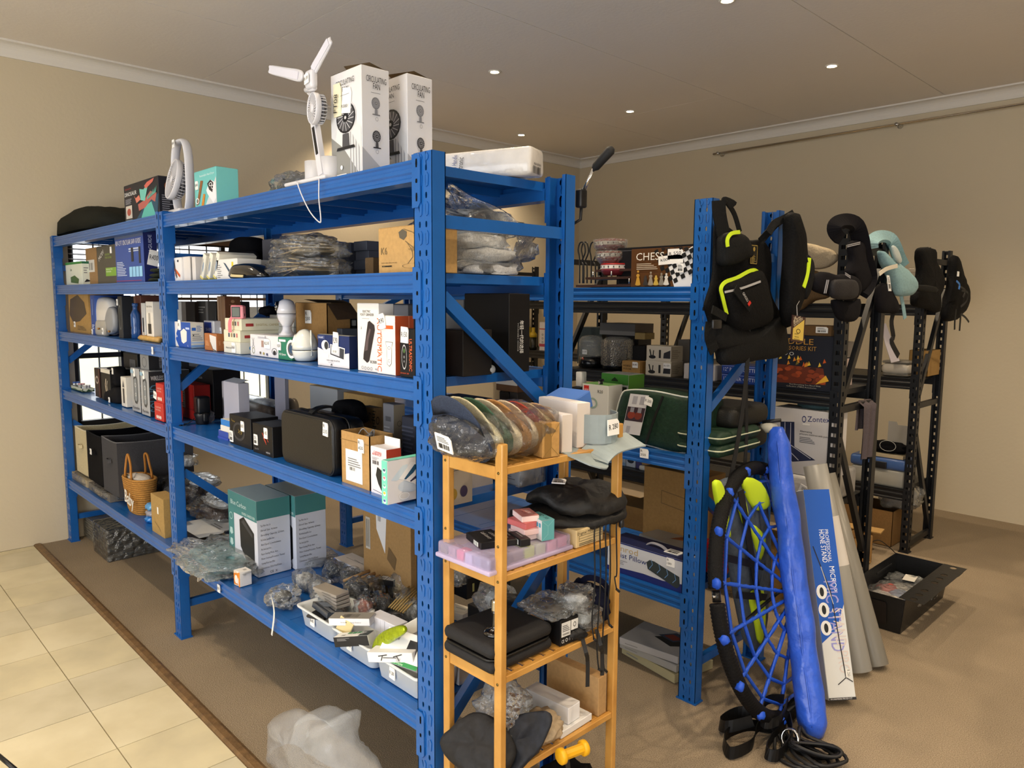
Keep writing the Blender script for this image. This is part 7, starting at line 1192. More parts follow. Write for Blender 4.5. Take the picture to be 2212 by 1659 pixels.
for i in range(3):
    px = (1330, 1322, 1318)[i]; c = on(px, 600-28*i, y=1.42); mb = MB(); Mt = Matrix.Translation((c.x, 1.42, TB+.105+.052*(i-1)+.052))
    mb.lathe([(.052, -.05), (.066, -.03), (.068, -.022)], 24, mat('#8e2f3a', .35, coat=.5), Mt); mb.lathe([(.0685, -.022), (.0685, -.006)], 24, mat('#e6e2de', .4), Mt, cap=False); mb.lathe([(.069, -.006), (.066, .001), (0, .001)], 24, mat('#a82020', .35), Mt)
    o = mb.build('red_tin', None, ['lowest', 'middle', 'topmost'][i]+' of three bubble-wrapped red and white tins on the second blue rack', 'tin', 'wrapped red tins')
    pb = MB(); [pb.box((-.002, -.0705, -.018), (.002, -.069, -.010), mat('#33333a', .5), Mt @ Matrix.Rotation(R(-50+20*k), 4, 'Z')) for k in range(7)]; pb.build('tick_marks', o).__setitem__('kind', 'stuff')
    if i: w_ = MB(); w_.lathe([(.05, -.055), (.074, -.03), (.076, .004), (.02, .010), (0, .008)], 20, film('#f0e6d8', .25, .12, 60, .8), Mt); w_.build('bubble_wrap', o)
ts = empty('tiered_stand', on(1300, 618, y=1.36), 'dark wooden three-tier display stand with chrome pegs', 'display stand'); x0 = Xc(1244, 1.32, TB+.02); x1 = Xc(1362, 1.32, TB+.02)
for i in range(3): mb = MB(); mb.box((x0+.03*i, 1.32+.03*i, TB+.003+.034*i), (x1, 1.46, TB+.013+.034*i), mat('#3c241b', .5, noise_=.2, nscale=30)); mb.build('tier', ts)
for x, y, z in ((x1-.01, 1.325, 0), (x1-.13, 1.355, .034), (x0+.07, 1.355, .034), (x1-.01, 1.355, .034)): mb = MB(); mb.lathe([(.004, 0), (.004, .024), (0, .024)], 10, CHROME, Matrix.Translation((x, y, TB+.013+z))); mb.build('peg', ts)
wr_ = empty('wire_stand', on(1265, 600, y=1.5), 'pair of bent black wire hooks rising beside the rear blue upright', 'stand')
for px, dy in ((1255, 0), (1262, .05), (1280, .02)):
    P_ = pl([(px-3, 612), (px-3, 560), (px-6, 540), (px-2, 525), (px+6, 525), (px+9, 545), (px+2, 565), (px+6, 575), (px+6, 612)], y=1.46+dy); mb = MB(); mb.tube(cr(P_, 4), .0035, mat('#121214', .35), 6); mb.build('wire', wr_)
cb = empty('cooler_bag', on(1450, 975, y=1.27), 'big dark green zip cooler bag with white piping and a picture strip', 'bag'); GR = mat('#12301f', .6, noise_=.2, nscale=60, bump=.25, bscale=60)
PT = [(1345, 856), (1366, 842), (1420, 845), (1475, 856), (1510, 862), (1522, 885), (1512, 950), (1490, 974), (1460, 976), (1400, 960), (1338, 948), (1328, 935)]
puffP('front_panel', cb, PT, .03, GR, y=1.345, wr=.006, back=.02, power=.35)
mb = MB(); mb.puff(cr([p+V((.0, .10, .004)) for p in pl(PT, y=1.345)], 4, True), (0, -1, 0), .09, GR, 6, .09, .006, 18, 5, power=.35); mb.build('body', cb)
mb = MB(); mb.tube(cr([p+V((0, -.012, 0)) for p in pl(PT, y=1.345)], 4, True), .004, mat('#d8dcd4', .4), 6, True); mb.build('white_piping', cb)
f_ = Face(on(1343, 935, y=1.305), on(1382, 941, y=1.305)-on(1343, 935, y=1.305), on(1362, 850, y=1.305)-on(1343, 935, y=1.305)); pb = MB(); draw(pb, f_, [('r', 0, 0, 1, 1, '#d4d4d8'), ('r', .2, .75, .45, .95, '#a8a8b0'), ('r', .6, .75, .85, .95, '#a8a8b0'), ('r', .02, .33, .98, .68, '#3a2a34'), ('e', .3, .48, .2, .1, '#8a3a2c'), ('e', .68, .48, .2, .1, '#7a3428'), ('r', .2, .55, .4, .67, '#8a8a94'), ('r', .6, .55, .8, .67, '#8a8a94'), ('r', .2, .04, .4, .2, '#b0b0b8')]); pb.build('picture_strip', cb)
mb = MB(); mb.strap(pl([(1432, 856), (1415, 900), (1395, 958)], y=1.305), .010, .003, mat('#0d0f0d', .6)); mb.build('black_seam', cb)
sticker(cb, Face(on(1392, 872, y=1.30), (1, 0, -.25), (.25, 0, 1)), 0, 0, .038, .035, 'R 200')
for i, (z_, y_) in enumerate(((.015, 1.31), (.065, 1.31))):
    mb = MB(); mb.rbox((-.10, y_, MBz+z_-.012), (.10, y_+.33, MBz+z_+.04), .025, GR, seg=3); mb.v = [(v[0], v[1], max(v[2], MBz)) for v in mb.v]; o = mb.build('cooler_bag', None, ['lower', 'upper'][i]+' of two flat green bags with pale piping lying right of the big cooler bag', 'bag', 'flat green bags'); m2 = MB(); m2.tube([(p[0], p[1], MBz+z_+.018) for p in rrect(-.102, .102, y_-.002, y_+.332, .03)], .003, mat('#c8ccb0', .4), 6, True); m2.build('piping', o)
for i, (z_, cc) in enumerate(((.13, '#111113'), (.21, '#15140f'))): mb = MB(); mb.rbox((-.16+.02*i, 1.44, MBz+.0+(0 if i == 0 else .10)), (.085, 1.74, MBz+.098+(0 if i == 0 else .09)), .035, mat(cc, .6, bump=.2, bscale=200), seg=4); mb.build('black_case', None, ['lower', 'upper'][i]+' of two soft black cases behind the black vest straps', 'case', 'soft black cases')
q = carton('speaker_carton', 'white carton with red sejoy logo on the second blue rack', Xc(1258, 1.33, 1.2), Xc(1314, 1.33, 1.2), 1.33, 1.43, MBz, Zr(836, -.42, 1.33), '#d8d7d0', [('r', .06, .82, .26, .97, '#c8281e'), ('t', 'sejoy', .08, .87, .06, '#f0d8d4', 0, .16), ('t', 'R20', .6, .85, .06, '#333333', 0, .2), ('ring', .4, .65, .2, .1, .3, '#9ab0a0')], [('e', .4, .25, .3, .12, '#4a7a3a'), ('e', .5, .45, .2, .08, '#5a8a3a')], ct='#6a9a58')
mb = MB(); x0, x1, y0, y1, z0, z1 = q.b; mb.strap(cr([(x0+.08, y0+.02, z1), (x0+.09, y0+.03, z1+.018), (x1-.07, y0+.03, z1+.018), (x1-.06, y0+.02, z1)], 3), .02, .004, mat('#17171a', .4), (0, -.2, 1)); mb.build('handle', q.o)
q = carton('hanging_carton', 'tall white carton with a green hanging header on the second blue rack', Xc(1300, 1.48, 1.3), Xc(1358, 1.48, 1.3), 1.48, 1.60, MBz, Zr(815, -.36, 1.48), '#d5d8d2', [('r', 0, .83, 1, 1, '#4f9a3c'), ('p', [(.38, .9), (.5, .95), (.62, .9), (.62, .88), (.38, .88)], '#1f3a1a'), ('t', 'jouvenok', .05, .77, .03, '#333333', 0, .3), ('r', .72, .72, .95, .8, '#2a3020'), ('lines', .05, .68, .7, .72, 1, '#8a8a8a'), ('e', .62, .52, .12, .1, '#3a3e3a'), ('e', .58, .3, .1, .05, '#33363a')], cs='#6ab03a')
mb = MB(); x = Xc(1249, 1.4, 1.2); mb.rbox((x-.018, 1.40, Zr(836, x, 1.4)), (x+.018, 1.44, Zr(803, x, 1.4)), .006, mat('#d8d8d4', .3)); mb.build('white_speaker', None, 'small white device on the black carton beside the rear blue upright', 'device')
carton('black_carton', 'black carton under the small white device, second blue rack', x-.03, x+.03, 1.37, 1.47, MBz, Zr(836, x, 1.4)-.001, '#15161a', [('r', .6, .3, .8, .9, '#3a3c40')])
sticker(rackB, Face(on(1385, 987, y=1.279), (1, 0, 0), (0, 0, 1), .006), 0, 0, .042, .038, 'R\n350')
q = K('pillow_carton', 'long white and navy carton printed Pillow on the lower shelf of the second blue rack', LB, 1.305, 1313, 1476, 1212, .13, '#c9ccd2', [('p', [(0, 0), (1, 0), (1, .28), (.75, .2), (.5, .22), (0, .14)], '#17246a'), ('r', 0, .96, 1, 1, '#17246a'), ('t', 'Kanrod', .05, .72, .2, '#b8a070', 0, .38), ('t', 'Waist Pillow', .04, .52, .17, '#15306e', 0, .5), ('p', [(.54, .62), (.58, .72), (.64, .72), (.96, .48), (.97, .2), (.93, .1), (.56, .42)], '#2b3538')]+[('l', [(.60+.1*i, .76-.08*i), (.62+.1*i, .6-.08*i), (.58+.1*i, .45-.07*i)], .006, '#6a9ad0') for i in range(4)]+[('lines', .1, .3, .3, .46, 3, '#8a8c94')], ct='#1a2350', flaps=False)
stick(q, 'F', .8, .72, .04, .035, 'R\n180'); stick(q, 'T', .7, .25, .07, .05, '', sub='bar')
mb = MB(); x0, x1, y0, y1, z0, z1 = q.b; mb.strap(cr([((x0+x1)/2-.03, y0+.06, z1), ((x0+x1)/2, y0+.06, z1+.014), ((x0+x1)/2+.05, y0+.055, z1+.014), ((x0+x1)/2+.08, y0+.055, z1)], 4), .014, .003, mat('#9a9aa4', .4), (0, -.3, 1)); mb.build('carry_handle', q.o)
for i in range(2): carton('clear_case', ['lower', 'upper'][i]+' translucent flat case on the lower shelf of the second blue rack', -.44, -.17, 1.50, 1.72, LB+.001+.055*i, LB+.053+.055*i, mat('#b9bcbc', .2, alpha=.75, coat=.5), [], [], [('p', [(.5, .3), (.95, .5), (.95, .6), (.75, .55), (.6, .7)], '#8a4a2a')] if i else [], rot=-8, flaps=False, group='translucent flat cases', edge=.006)
mb = MB(); mb.rbox((-.20, 1.56, LB), (-.09, 1.64, LB+.10), .02, mat('#5a3020', .5), seg=3); o = mb.build('brown_basket', None, 'brown plastic basket with slotted sides, lower shelf of the second rack', 'basket')
pb = MB(); draw(pb, Face((-.20, 1.56, LB), (.11, 0, 0), (0, 0, .10)), [('e', .2+.2*i, .55, .05, .28, '#17100c') for i in range(4)]); pb.build('slots', o)['kind'] = 'stuff'
mb = MB(); mb.blob((-.055, 1.58, LB+.09), (.075, .08, .075), mat('#b01418', .35, noise_=.1, nscale=20, bump=.5, bscale=22, coat=.4), .22, 3, 3, 4, .9, LB); mb.build('red_plastic_bag', None, 'crumpled red plastic bag on the lower shelf of the second blue rack', 'bag')
for i, (z_, w, cc, lb) in enumerate(((.0, .33, '#b8b08c', 'cream laptop-size carton at the bottom of the floor pile'), (.045, .31, '#a8a8a6', 'grey carton in the middle of the floor pile under the second rack'), (.08, .29, '#b2b2b4', 'white carton with a laptop picture on top of the floor pile'))): carton('laptop_carton', lb, -.43+.02*i, -.43+.02*i+w, 1.36+.01*i, 1.60, z_+.002, z_+(.042 if i == 0 else .034), cc, [('lines', .1, .3, .4, .6, 1, '#8a8a88')], [], [('p', [(.4, .5), (.75, .3), (.95, .5), (.6, .72)], '#1c1e22'), ('p', [(.42, .62), (.62, .92), (.9, .8), (.72, .5)], '#3a4a66'), ('p', [(.5, .66), (.6, .82), (.8, .72), (.7, .56)], '#8a3a30')] if i == 2 else [], rot=-10+8*i, flaps=False, group='flat cartons on the floor under the second rack')
# ================= HANGING PACKS =================
BK = mat('#0f0f10', .75, noise_=.25, nscale=150, bump=.35, bscale=120, spec=.15); BK2 = mat('#151617', .7, noise_=.2, nscale=150, bump=.3, bscale=150, spec=.18); LIME = mat('#c4e02a', .6, spec=.3)
vp = empty('vest_pack', on(1600, 780, x=.11), 'black vest pack with lime zips hung on the near upright of the second blue rack', 'backpack')
def c5(pts): return [(1460+a/3.95, 400+b/3.95) for a, b in pts]
puffP('back_panel', vp, c5([(480, 380), (560, 440), (620, 470), (740, 470), (800, 560), (810, 700), (800, 900), (860, 1050), (912, 1150), (920, 1440), (640, 1500), (380, 1535), (330, 1420), (280, 1380), (270, 1170), (236, 1050), (245, 980), (300, 800), (312, 600), (322, 350), (400, 330)]), .018, BK, x=.075, k=3, c=c5([(560, 900)])[0])
puffP('lower_body', vp, c5([(330, 1180), (560, 1220), (740, 1200), (880, 1120), (915, 1250), (918, 1440), (640, 1500), (380, 1532), (360, 1400), (300, 1380)]), .05, BK2, x=.085, k=3)
puffP('upper_pocket', vp, c5([(372, 440), (460, 400), (560, 430), (605, 500), (628, 600), (560, 640), (470, 680), (372, 684), (362, 560)]), .045, BK2, x=.10, k=3)
fp = puffP('front_pocket', vp, c5([(400, 830), (520, 780), (640, 725), (705, 745), (750, 900), (782, 1060), (778, 1150), (700, 1205), (540, 1245), (450, 1200), (410, 1080), (378, 900)]), .06, BK, x=.11, k=3)
def ln(pts, x, r=.006, mt=LIME, par=None, nm='lime_zip', w=.014, t=.004): mb = MB(); mb.strap(cr([on(*p, x=x) for p in c5(pts)], 4), w, t, mt, (1, -.4, .1)); return mb.build(nm, par or vp)
ln([(435, 1105), (400, 960), (385, 880), (425, 825), (520, 790), (640, 728), (700, 745), (735, 850), (762, 960), (778, 1040)], .135, par=fp)
ln([(442, 525), (440, 460), (475, 412), (545, 400)], .142, w=.014)
ln([(420, 912), (560, 880), (720, 822)], .168, w=.008, mt=mat('#a8a8aa', .4), nm='reflective_band', par=fp)
o = ln([(505, 880), (640, 1055)], .176, w=.030, mt=BK2, nm='tag_strap', par=fp)
pb = MB(); a_, b_ = on(*c5([(560, 930)])[0], x=.182), on(*c5([(620, 1035)])[0], x=.182); U_ = (b_-a_); f_ = Face(a_, U_, V((0, .012, .010)), .002); draw(pb, f_, [('t', 'GINGSU', .0, .2, .8, '#c8c8c8', 0, .7), ('r', .78, .0, 1, 1.3, '#c8281e')]); pb.build('woven_tag', fp)
ln([(365, 130), (372, 250), (405, 410)], .115, w=.058, t=.006, mt=BK2, nm='shoulder_strap'); ln([(440, 150), (500, 250), (545, 400)], .10, w=.02, t=.004, mt=BK2, nm='shoulder_strap')
puffP('strap_end', vp, c5([(388, 120), (425, 98), (518, 148), (460, 205), (420, 160)]), .006, BK2, x=.12, k=3)
ln([(720, 480), (790, 400), (870, 320), (1000, 245)], .08, w=.03, t=.005, mt=BK2, nm='shoulder_strap')
mb = MB(); M_ = on(*c5([(345, 1190)])[0], x=.15); mb.rbox(tuple(M_-V((.004, .028, .016))), tuple(M_+V((.006, .03, .018))), .005, mat('#1a1a1c', .3)); mb.build('buckle', vp)
ln([(300, 1170), (290, 1300), (330, 1420)], .125, w=.045, t=.005, mt=BK2, nm='side_strap'); ln([(310, 1060), (430, 1130)], .14, w=.03, t=.005, mt=BK2, nm='side_strap')
mb = MB(); mb.strap(cr([on(px, py, x=.12) for px, py in ((1617, 700), (1614, 790), (1602, 900), (1585, 1000), (1570, 1062))], 4), .018, .003, mat('#101011', .7), (1, -.5, 0)); mb.build('hanging_strap', vp)
mb = MB(); mb.strap(cr([on(px, py, x=.10) for px, py in ((1612, 790), (1612, 860), (1612, 960), (1605, 1040))], 4), .014, .003, mat('#101011', .7), (1, -.5, 0)); mb.build('hanging_strap', vp)
pb = MB(); f_ = Face(on(*c5([(632, 672)])[0], x=.095), on(*c5([(690, 676)])[0], x=.095)-on(*c5([(632, 672)])[0], x=.095), V((0, 0, .075))); draw(pb, f_, [('r', 0, 0, 1, 1, '#1b1a16'), ('l', [(.03, .03), (.97, .03), (.97, .97), (.03, .97), (.03, .03)], .05, '#a89048'), ('lines', .15, .08, .85, .5, 7, '#a89048'), ('e', .5, .78, .15, .12, '#a89048')]); pb.build('care_label', vp)
def c6(pts): return [(1660+a/3.95, 440+b/3.95) for a, b in pts]
v2 = empty('vest_pack', on(1715, 700, x=.12), 'black pack hung edge-on over the far upright, with a yellow paper tag', 'backpack')
puffP('body', v2, c6([(150, 100), (215, 75), (240, 120), (270, 220), (285, 380), (300, 520), (300, 700), (250, 860), (190, 1000), (150, 1060), (112, 930), (125, 700), (140, 480), (150, 250)]), .05, BK, x=.14, k=3)
puffP('pocket', v2, c6([(270, 430), (330, 450), (355, 520), (345, 680), (300, 820), (275, 760), (290, 600)]), .035, BK2, x=.16, k=3)
mb = MB(); mb.strap(cr([on(*p, x=.19) for p in c6([(348, 462), (338, 560), (322, 640), (300, 712)])], 4), .018, .004, LIME, (1, -.4, 0)); mb.build('lime_zip', v2)
mb = MB(); mb.strap(cr([on(*p, x=.12) for p in c6([(0, 250), (50, 170), (130, 130), (215, 80)])], 4), .03, .005, BK2, (1, -.4, .3)); mb.build('shoulder_strap', v2)
f_ = Face(on(1708, 737, x=.22), on(1736, 741, x=.22)-on(1708, 737, x=.22), on(1712, 680, x=.22)-on(1708, 737, x=.22)); pb = MB(); draw(pb, f_, [('r', 0, 0, 1, 1, '#3a1f1c'), ('p', [(.1, .08), (.92, .08), (.92, .9), (.1, .5)], '#d8bc58'), ('t', 'JA', .12, .8, .13, '#e8dcc0', 20, .2), ('t', 'BUSITE', .12, .68, .13, '#e8dcc0', 20, .55), ('t', 'OUTDOOR', .15, .56, .12, '#e8dcc0', 24, .7), ('ring', .5, .42, .16, .09, .25, '#3a2a18'), ('t', 'JABUSITE', .2, .28, .05, '#6a5428', 0, .6), ('t', 'PASSION', .25, .17, .05, '#33220f', 0, .5), ('lines', .2, .1, .8, .14, 1, '#6a5428')]); o = pb.build('paper_tag', v2)
mb = MB(); P_ = [f_.p(0, 0, -.003), f_.p(1, 0, -.003), f_.p(1, 1, -.003), f_.p(0, 1, -.003)]; mb.add(P_+[p+f_.n*.0025 for p in P_], [(3, 2, 1, 0), (4, 5, 6, 7), (0, 1, 5, 4), (1, 2, 6, 5), (2, 3, 7, 6), (3, 0, 4, 7)], PAP('#3a1f1c')); mb.build('tag_card', v2)
mb = MB(); mb.tube([on(1722, 682, x=.22), on(1721, 660, x=.20), on(1727, 650, x=.19)], .001, mat('#c8c8c8', .4), 5); mb.build('tag_string', v2)
bcr = empty('baby_carrier', on(1815, 690, x=.2), 'black padded baby carrier with grey stripes hung on the near black upright', 'carrier'); NE = mat('#17161a', .85, noise_=.1, nscale=200, bump=.15, bscale=200, spec=.12)
mb = MB(); LP = cr([on(*p, x=.16) for p in c6([(610, 300), (570, 250), (560, 200), (600, 160), (680, 150), (745, 190), (780, 300), (800, 420), (850, 620), (830, 700), (780, 760)])], 4); mb.strap(LP, [.05+.03*min(1, i/25) for i in range(len(LP))], .022, NE, (.4, -1, .2)); mb.build('neck_loop', bcr)
puffP('waist_pad', bcr, c6([(372, 640), (440, 580), (560, 610), (640, 600), (740, 640), (770, 740), (700, 830), (560, 800), (420, 760), (372, 720)]), .04, NE, x=.18, k=3)
puffP('side_drape', bcr, c6([(680, 330), (790, 330), (810, 450), (862, 640), (840, 700), (770, 760), (700, 620), (650, 600), (690, 480)]), .03, NE, x=.16, k=3)
o = puffP('pouch', bcr, c6([(530, 660), (620, 645), (710, 650), (745, 700), (740, 780), (690, 815), (570, 815), (525, 770)]), .03, mat('#1b191d', .7, bump=.2, bscale=150), x=.215, k=3)
puffP('lower_drape', bcr, c6([(540, 820), (640, 830), (760, 810), (760, 940), (710, 1005), (620, 1000), (570, 940)]), .03, NE, x=.165, k=3)
for a_, b_ in (((672, 355), (782, 328)), ((500, 650), (475, 765)), ((655, 590), (700, 620))):
    for d in (0, 14): mb = MB(); mb.strap([on(*c6([(a_[0]+(d if b_[1]-a_[1] > 60 else 0), a_[1]+(0 if b_[1]-a_[1] > 60 else d))])[0], x=.235 if a_[1] > 500 else .19), on(*c6([(b_[0]+(d if b_[1]-a_[1] > 60 else 0), b_[1]+(0 if b_[1]-a_[1] > 60 else d))])[0], x=.235 if a_[1] > 500 else .19)], .004, .002, mat('#9a9aa0', .4), (1, -.4, 0)); mb.build('grey_stripe', bcr)
for i, (pts, cc, lb) in enumerate(((c6([(285, 345), (380, 345), (450, 365), (560, 400), (600, 470), (520, 540), (400, 560), (345, 520), (290, 460)]), '#b5a68c', 'beige carrier bundle lying on top of the black rack behind the lime-trimmed pack'), (c6([(345, 570), (450, 590), (520, 700), (515, 800), (400, 830), (275, 915), (330, 780), (365, 660)]), '#6e5a42', 'brown-beige cloth hanging down from the black rack behind the black packs'))): puffP('beige_cloth', None, pts, .035, cloth(cc, .9, .5, 40), y=2.38, k=3, label=lb, cat='cloth', wr=.012)
lb_ = empty('baby_carrier', on(1930, 690, x=.17), 'light blue baby carrier hung on the far upright of the nearer black rack', 'carrier'); LBm = mat('#8fb4bc', .7, noise_=.1, nscale=100, bump=.3, bscale=60)
mb = MB(); LP = cr([on(*p, x=.14) for p in c6([(880, 380), (880, 330), (920, 290), (980, 278), (1040, 300), (1080, 370), (1110, 450), (1150, 530)])], 4); mb.strap(LP, .06, .02, LBm, (.4, -1, .2)); mb.build('neck_loop', lb_)
puffP('body', lb_, c6([(940, 400), (1000, 450), (1100, 520), (1170, 580), (1230, 660), (1248, 720), (1200, 780), (1130, 790), (1080, 780), (1050, 700), (1010, 600), (960, 500)]), .045, LBm, x=.15, k=3, wr=.008)
puffP('mesh_panel', lb_, c6([(1050, 360), (1090, 380), (1130, 480), (1110, 510), (1070, 450)]), .012, mat('#c9d4d2', .7, bump=.6, bscale=300), x=.19, k=3)
mb = MB(); mb.strap(cr([on(*p, x=.15) for p in c6([(1130, 780), (1150, 880), (1165, 980)])], 4), .022, .004, LBm, (1, -.4, 0)); mb.build('strap', lb_); mb = MB(); mb.strap(cr([on(*p, x=.20) for p in c6([(945, 600), (1010, 555), (1100, 530)])], 4), .02, .003, mat('#d2cbbb', .6), (1, -.4, 0)); mb.build('cream_strap', lb_)
sticker(lb_, Face(on(*c6([(1020, 745)])[0], x=.2), (0, .35, 0), (.0, -.5, 1)), 0, 0, .035, .085, '', sub='bar')
o = puffP('black_sling', None, c6([(930, 700), (990, 680), (1040, 760), (1085, 860), (1080, 930), (1020, 935), (930, 920), (915, 800)]), .035, NE, x=.13, k=3, label='black neoprene sling hanging under the light blue carrier', cat='sling')
mb = MB(); mb.strap(cr([on(*p, x=.13) for p in c6([(1090, 850), (1050, 1000), (1065, 1130), (1050, 1180), (1110, 1300)])], 4), .03, .003, mat('#111113', .7), (1, -.3, 0)); mb.build('trailing_strap', o)
for i, (pts, x_, lb) in enumerate(((c6([(1262, 400), (1300, 375), (1390, 385), (1400, 480), (1470, 620), (1470, 720), (1440, 800), (1435, 930), (1340, 900), (1215, 860), (1250, 700), (1270, 560)]), .02, 'plain black fabric carrier hung on the near upright of the far black rack'), (c6([(1560, 455), (1605, 460), (1640, 600), (1680, 700), (1695, 780), (1680, 880), (1600, 980), (1530, 1005), (1480, 980), (1500, 820), (1540, 640)]), .03, 'black pack with tangled straps hung on the farthest black upright'))):
    r = empty('black_carrier', on(*pts[6], x=x_+.08), lb, 'carrier'); puffP('body', r, pts, .045, BK, x=x_+.03, k=3, wr=.012)
    if i == 0: puffP('fold', r, c6([(1250, 690), (1420, 710), (1420, 760), (1245, 740)]), .02, BK2, x=.13, k=2)
    else:
        sticker(r, Face(on(*c6([(1605, 620)])[0], x=.17), (0, 1, 0), (0, 0, 1)), 0, 0, .035, .03, '')
        mb = MB(); mb.strap(cr([on(*p, x=.16) for p in c6([(1605, 660), (1630, 690), (1625, 730)])], 3), .012, .003, mat('#3a78c8', .5), (1, -.3, 0)); mb.build('blue_loop', r)
        for pp in ([(1600, 900), (1590, 1000), (1588, 1075)], [(1640, 940), (1680, 970), (1710, 1010)], [(1640, 950), (1635, 1020), (1630, 1085)], [(1650, 740), (1700, 760), (1690, 830), (1640, 880)], [(1620, 700), (1680, 740), (1660, 800)]): mb = MB(); mb.strap(cr([on(*p, x=.15) for p in c6(pp)], 4), .012, .003, mat('#1a1a1b', .6), (1, -.3, 0)); mb.build('loose_strap', r)
# ================= LEANING AGAINST THE SECOND RACK =================
sw = empty('web_swing', (.42, 1.5, 0), 'round black rope swing frame with a blue rope web leaning on the second blue rack', 'swing')
Cw = on(1652, 1288, x=.27); up_ = (V((-.25, .19, .92))).normalized(); vv = V((.12, -.99, -.02)); vv = (vv-up_*vv.dot(up_)).normalized(); nn = vv.cross(up_).normalized(); RR = .475
Cw = V((.365, 1.40, .04))+up_*RR
def wp(r, a, lift=0): return Cw+vv*(r*RR*cos(a))+up_*(r*RR*sin(a))+nn*lift
BRP = mat('#101012', .5, noise_=.3, nscale=300, bump=.5, bscale=400, spec=.2); BRO = mat('#1b50c8', .5, noise_=.1, nscale=200)
for k in range(2):
    a0, a1 = R(183+180*k-180), R(183+180*k-6); mb = MB(); mb.tube([wp(1, a0+(a1-a0)*i/220) for i in range(221)], [.0255+.003*(i % 2) for i in range(221)], BRP, 10); mb.build('frame_half', sw)
    mb = MB(); p = wp(1, R(180+180*k)); t_ = up_; mb.tube([p-t_*.02, p+t_*.02], .015, mat('#111113', .3), 12); mb.tube([p-vv*.025, p+vv*.025], .005, CHROME, 8); mb.build('steel_joint', sw)
NS = 16; rings_ = [.14, .34, .54, .74, .9]; hub = (0.0, -.08)
def nd(r, k): return wp(r, 2*pi*k/NS+.1)+up_*(-.06*(1-r)*RR)-vv*(.28*(1-r)*RR)+nn*(-.05*(1-r))
for k in range(NS):
    P_ = [nd(r, k) for r in [.06]+rings_]+[wp(.985, 2*pi*k/NS+.1)]; mb = MB(); mb.tube(cr(P_, 5), .0066, BRO, 8, lobes=3, twist=300); mb.build('spoke_rope', sw)
    p = wp(1, 2*pi*k/NS+.1); mb = MB(); mb.blob(p+V((.017, -.021, .003)), (.018, .014, .02), BRO, .5, 5, k, 2); mb.build('rope_knot', sw)
for r in rings_:
    mb = MB(); P_ = []
    for k in range(NS): a_, b_ = nd(r, k), nd(r, (k+1) % NS); P_ += [a_.lerp(b_, t) for t in (0, .25, .5, .75)]
    mb.tube(P_, .0060, BRO, 8, True, lobes=3, twist=300); mb.build('ring_rope', sw)
    for k in range(NS) if r > .3 else (): mb = MB(); mb.blob(nd(r, k), (.0085, .0085, .011), BRO, .3, 3, k, 1); mb.build('mesh_knot', sw)
ROP = mat('#141416', .55)
mb = MB(); mb.tube(cr([wp(1, R(172))+V((.0, -.02, 0)), V((.27, 1.13, .40)), V((.30, 1.16, .25)), V((.36, 1.24, .10)), V((.40, 1.30, .02)), V((.46, 1.34, .012))], 8), .0065, ROP, 8, lobes=3, twist=200); mb.build('hanging_rope', sw)
for k in range(5): mb = MB(); c = V((.50+.012*k, 1.30-.008*k, .012+.010*k)); mb.tube([c+V((.075*cos(a*pi/12), .035*sin(a*pi/12)+.03*cos(a*pi/12), .006*sin(a*pi/6))) for a in range(24)], .0062, ROP, 8, True, lobes=3, twist=200); mb.build('rope_coil', sw)
WBm = mat('#0d0d0e', .4, spec=.3)
def loop_(pts, w=.042):
    P_ = cr([V(p) for p in pts], 6); T_ = [(P_[min(i+1, len(P_)-1)]-P_[max(i-1, 0)]).normalized() for i in range(len(P_))]; mb = MB(); mb.strap(P_, w, .003, WBm, [t.cross(V((0, .25, 1))) for t in T_]); mb.build('webbing', sw)
loop_([(.38, 1.32, .03), (.30, 1.24, .04), (.27, 1.13, .03), (.33, 1.06, .025), (.37, 1.14, .04), (.34, 1.24, .05), (.36, 1.33, .06)])
loop_([(.34, 1.30, .08), (.25, 1.27, .06), (.21, 1.20, .03), (.26, 1.16, .05), (.33, 1.22, .08)])
loop_([(.40, 1.34, .05), (.40, 1.24, .04), (.42, 1.15, .03), (.46, 1.17, .03), (.45, 1.28, .05), (.40, 1.36, .07)])
loop_([(.37, 1.38, .12), (.34, 1.30, .13), (.37, 1.22, .09), (.41, 1.27, .10), (.39, 1.37, .13)], .035)
for k in range(4): mb = MB(); c = V((.47+.02*k, 1.24+.02*k, .01+.008*k)); mb.tube(cr([c+V((-.08, .05, .02)), c+V((-.03, -.05, 0)), c+V((.06, -.06-.01*k, 0)), c+V((.11, .0, 0)), c+V((.05, .04, .004)), c+V((-.04, .03, .01))], 5, True), .006, ROP, 8, True, lobes=3, twist=200); mb.build('rope_loop', sw)
mb = MB(); mb.tube([V((.455+.03*cos(a*pi/8), 1.26+.012*sin(a*pi/8), .05+.03*sin(a*pi/8))) for a in range(16)], .005, CHROME, 8, True); mb.build('carabiner', sw)
mb = MB(); mb.tube(cr([wp(.98, R(270)), V((.42, 1.46, .10)), V((.47, 1.40, .05))], 4), .008, ROP, 8); mb.build('rope_tail', sw)
lv = empty('grey_lime_vest', on(1600, 1400, x=.12), 'grey, black and lime folded vest hanging behind the blue rope web', 'vest')
puffP('grey_panel', lv, [(1545, 1050), (1580, 1030), (1620, 1045), (1650, 1090), (1660, 1200), (1655, 1300), (1640, 1400), (1610, 1390), (1592, 1320), (1575, 1220), (1560, 1120)], .04, mat('#4a5460', .7, noise_=.15, nscale=60, bump=.3, bscale=60), x=.13, k=3, wr=.01)
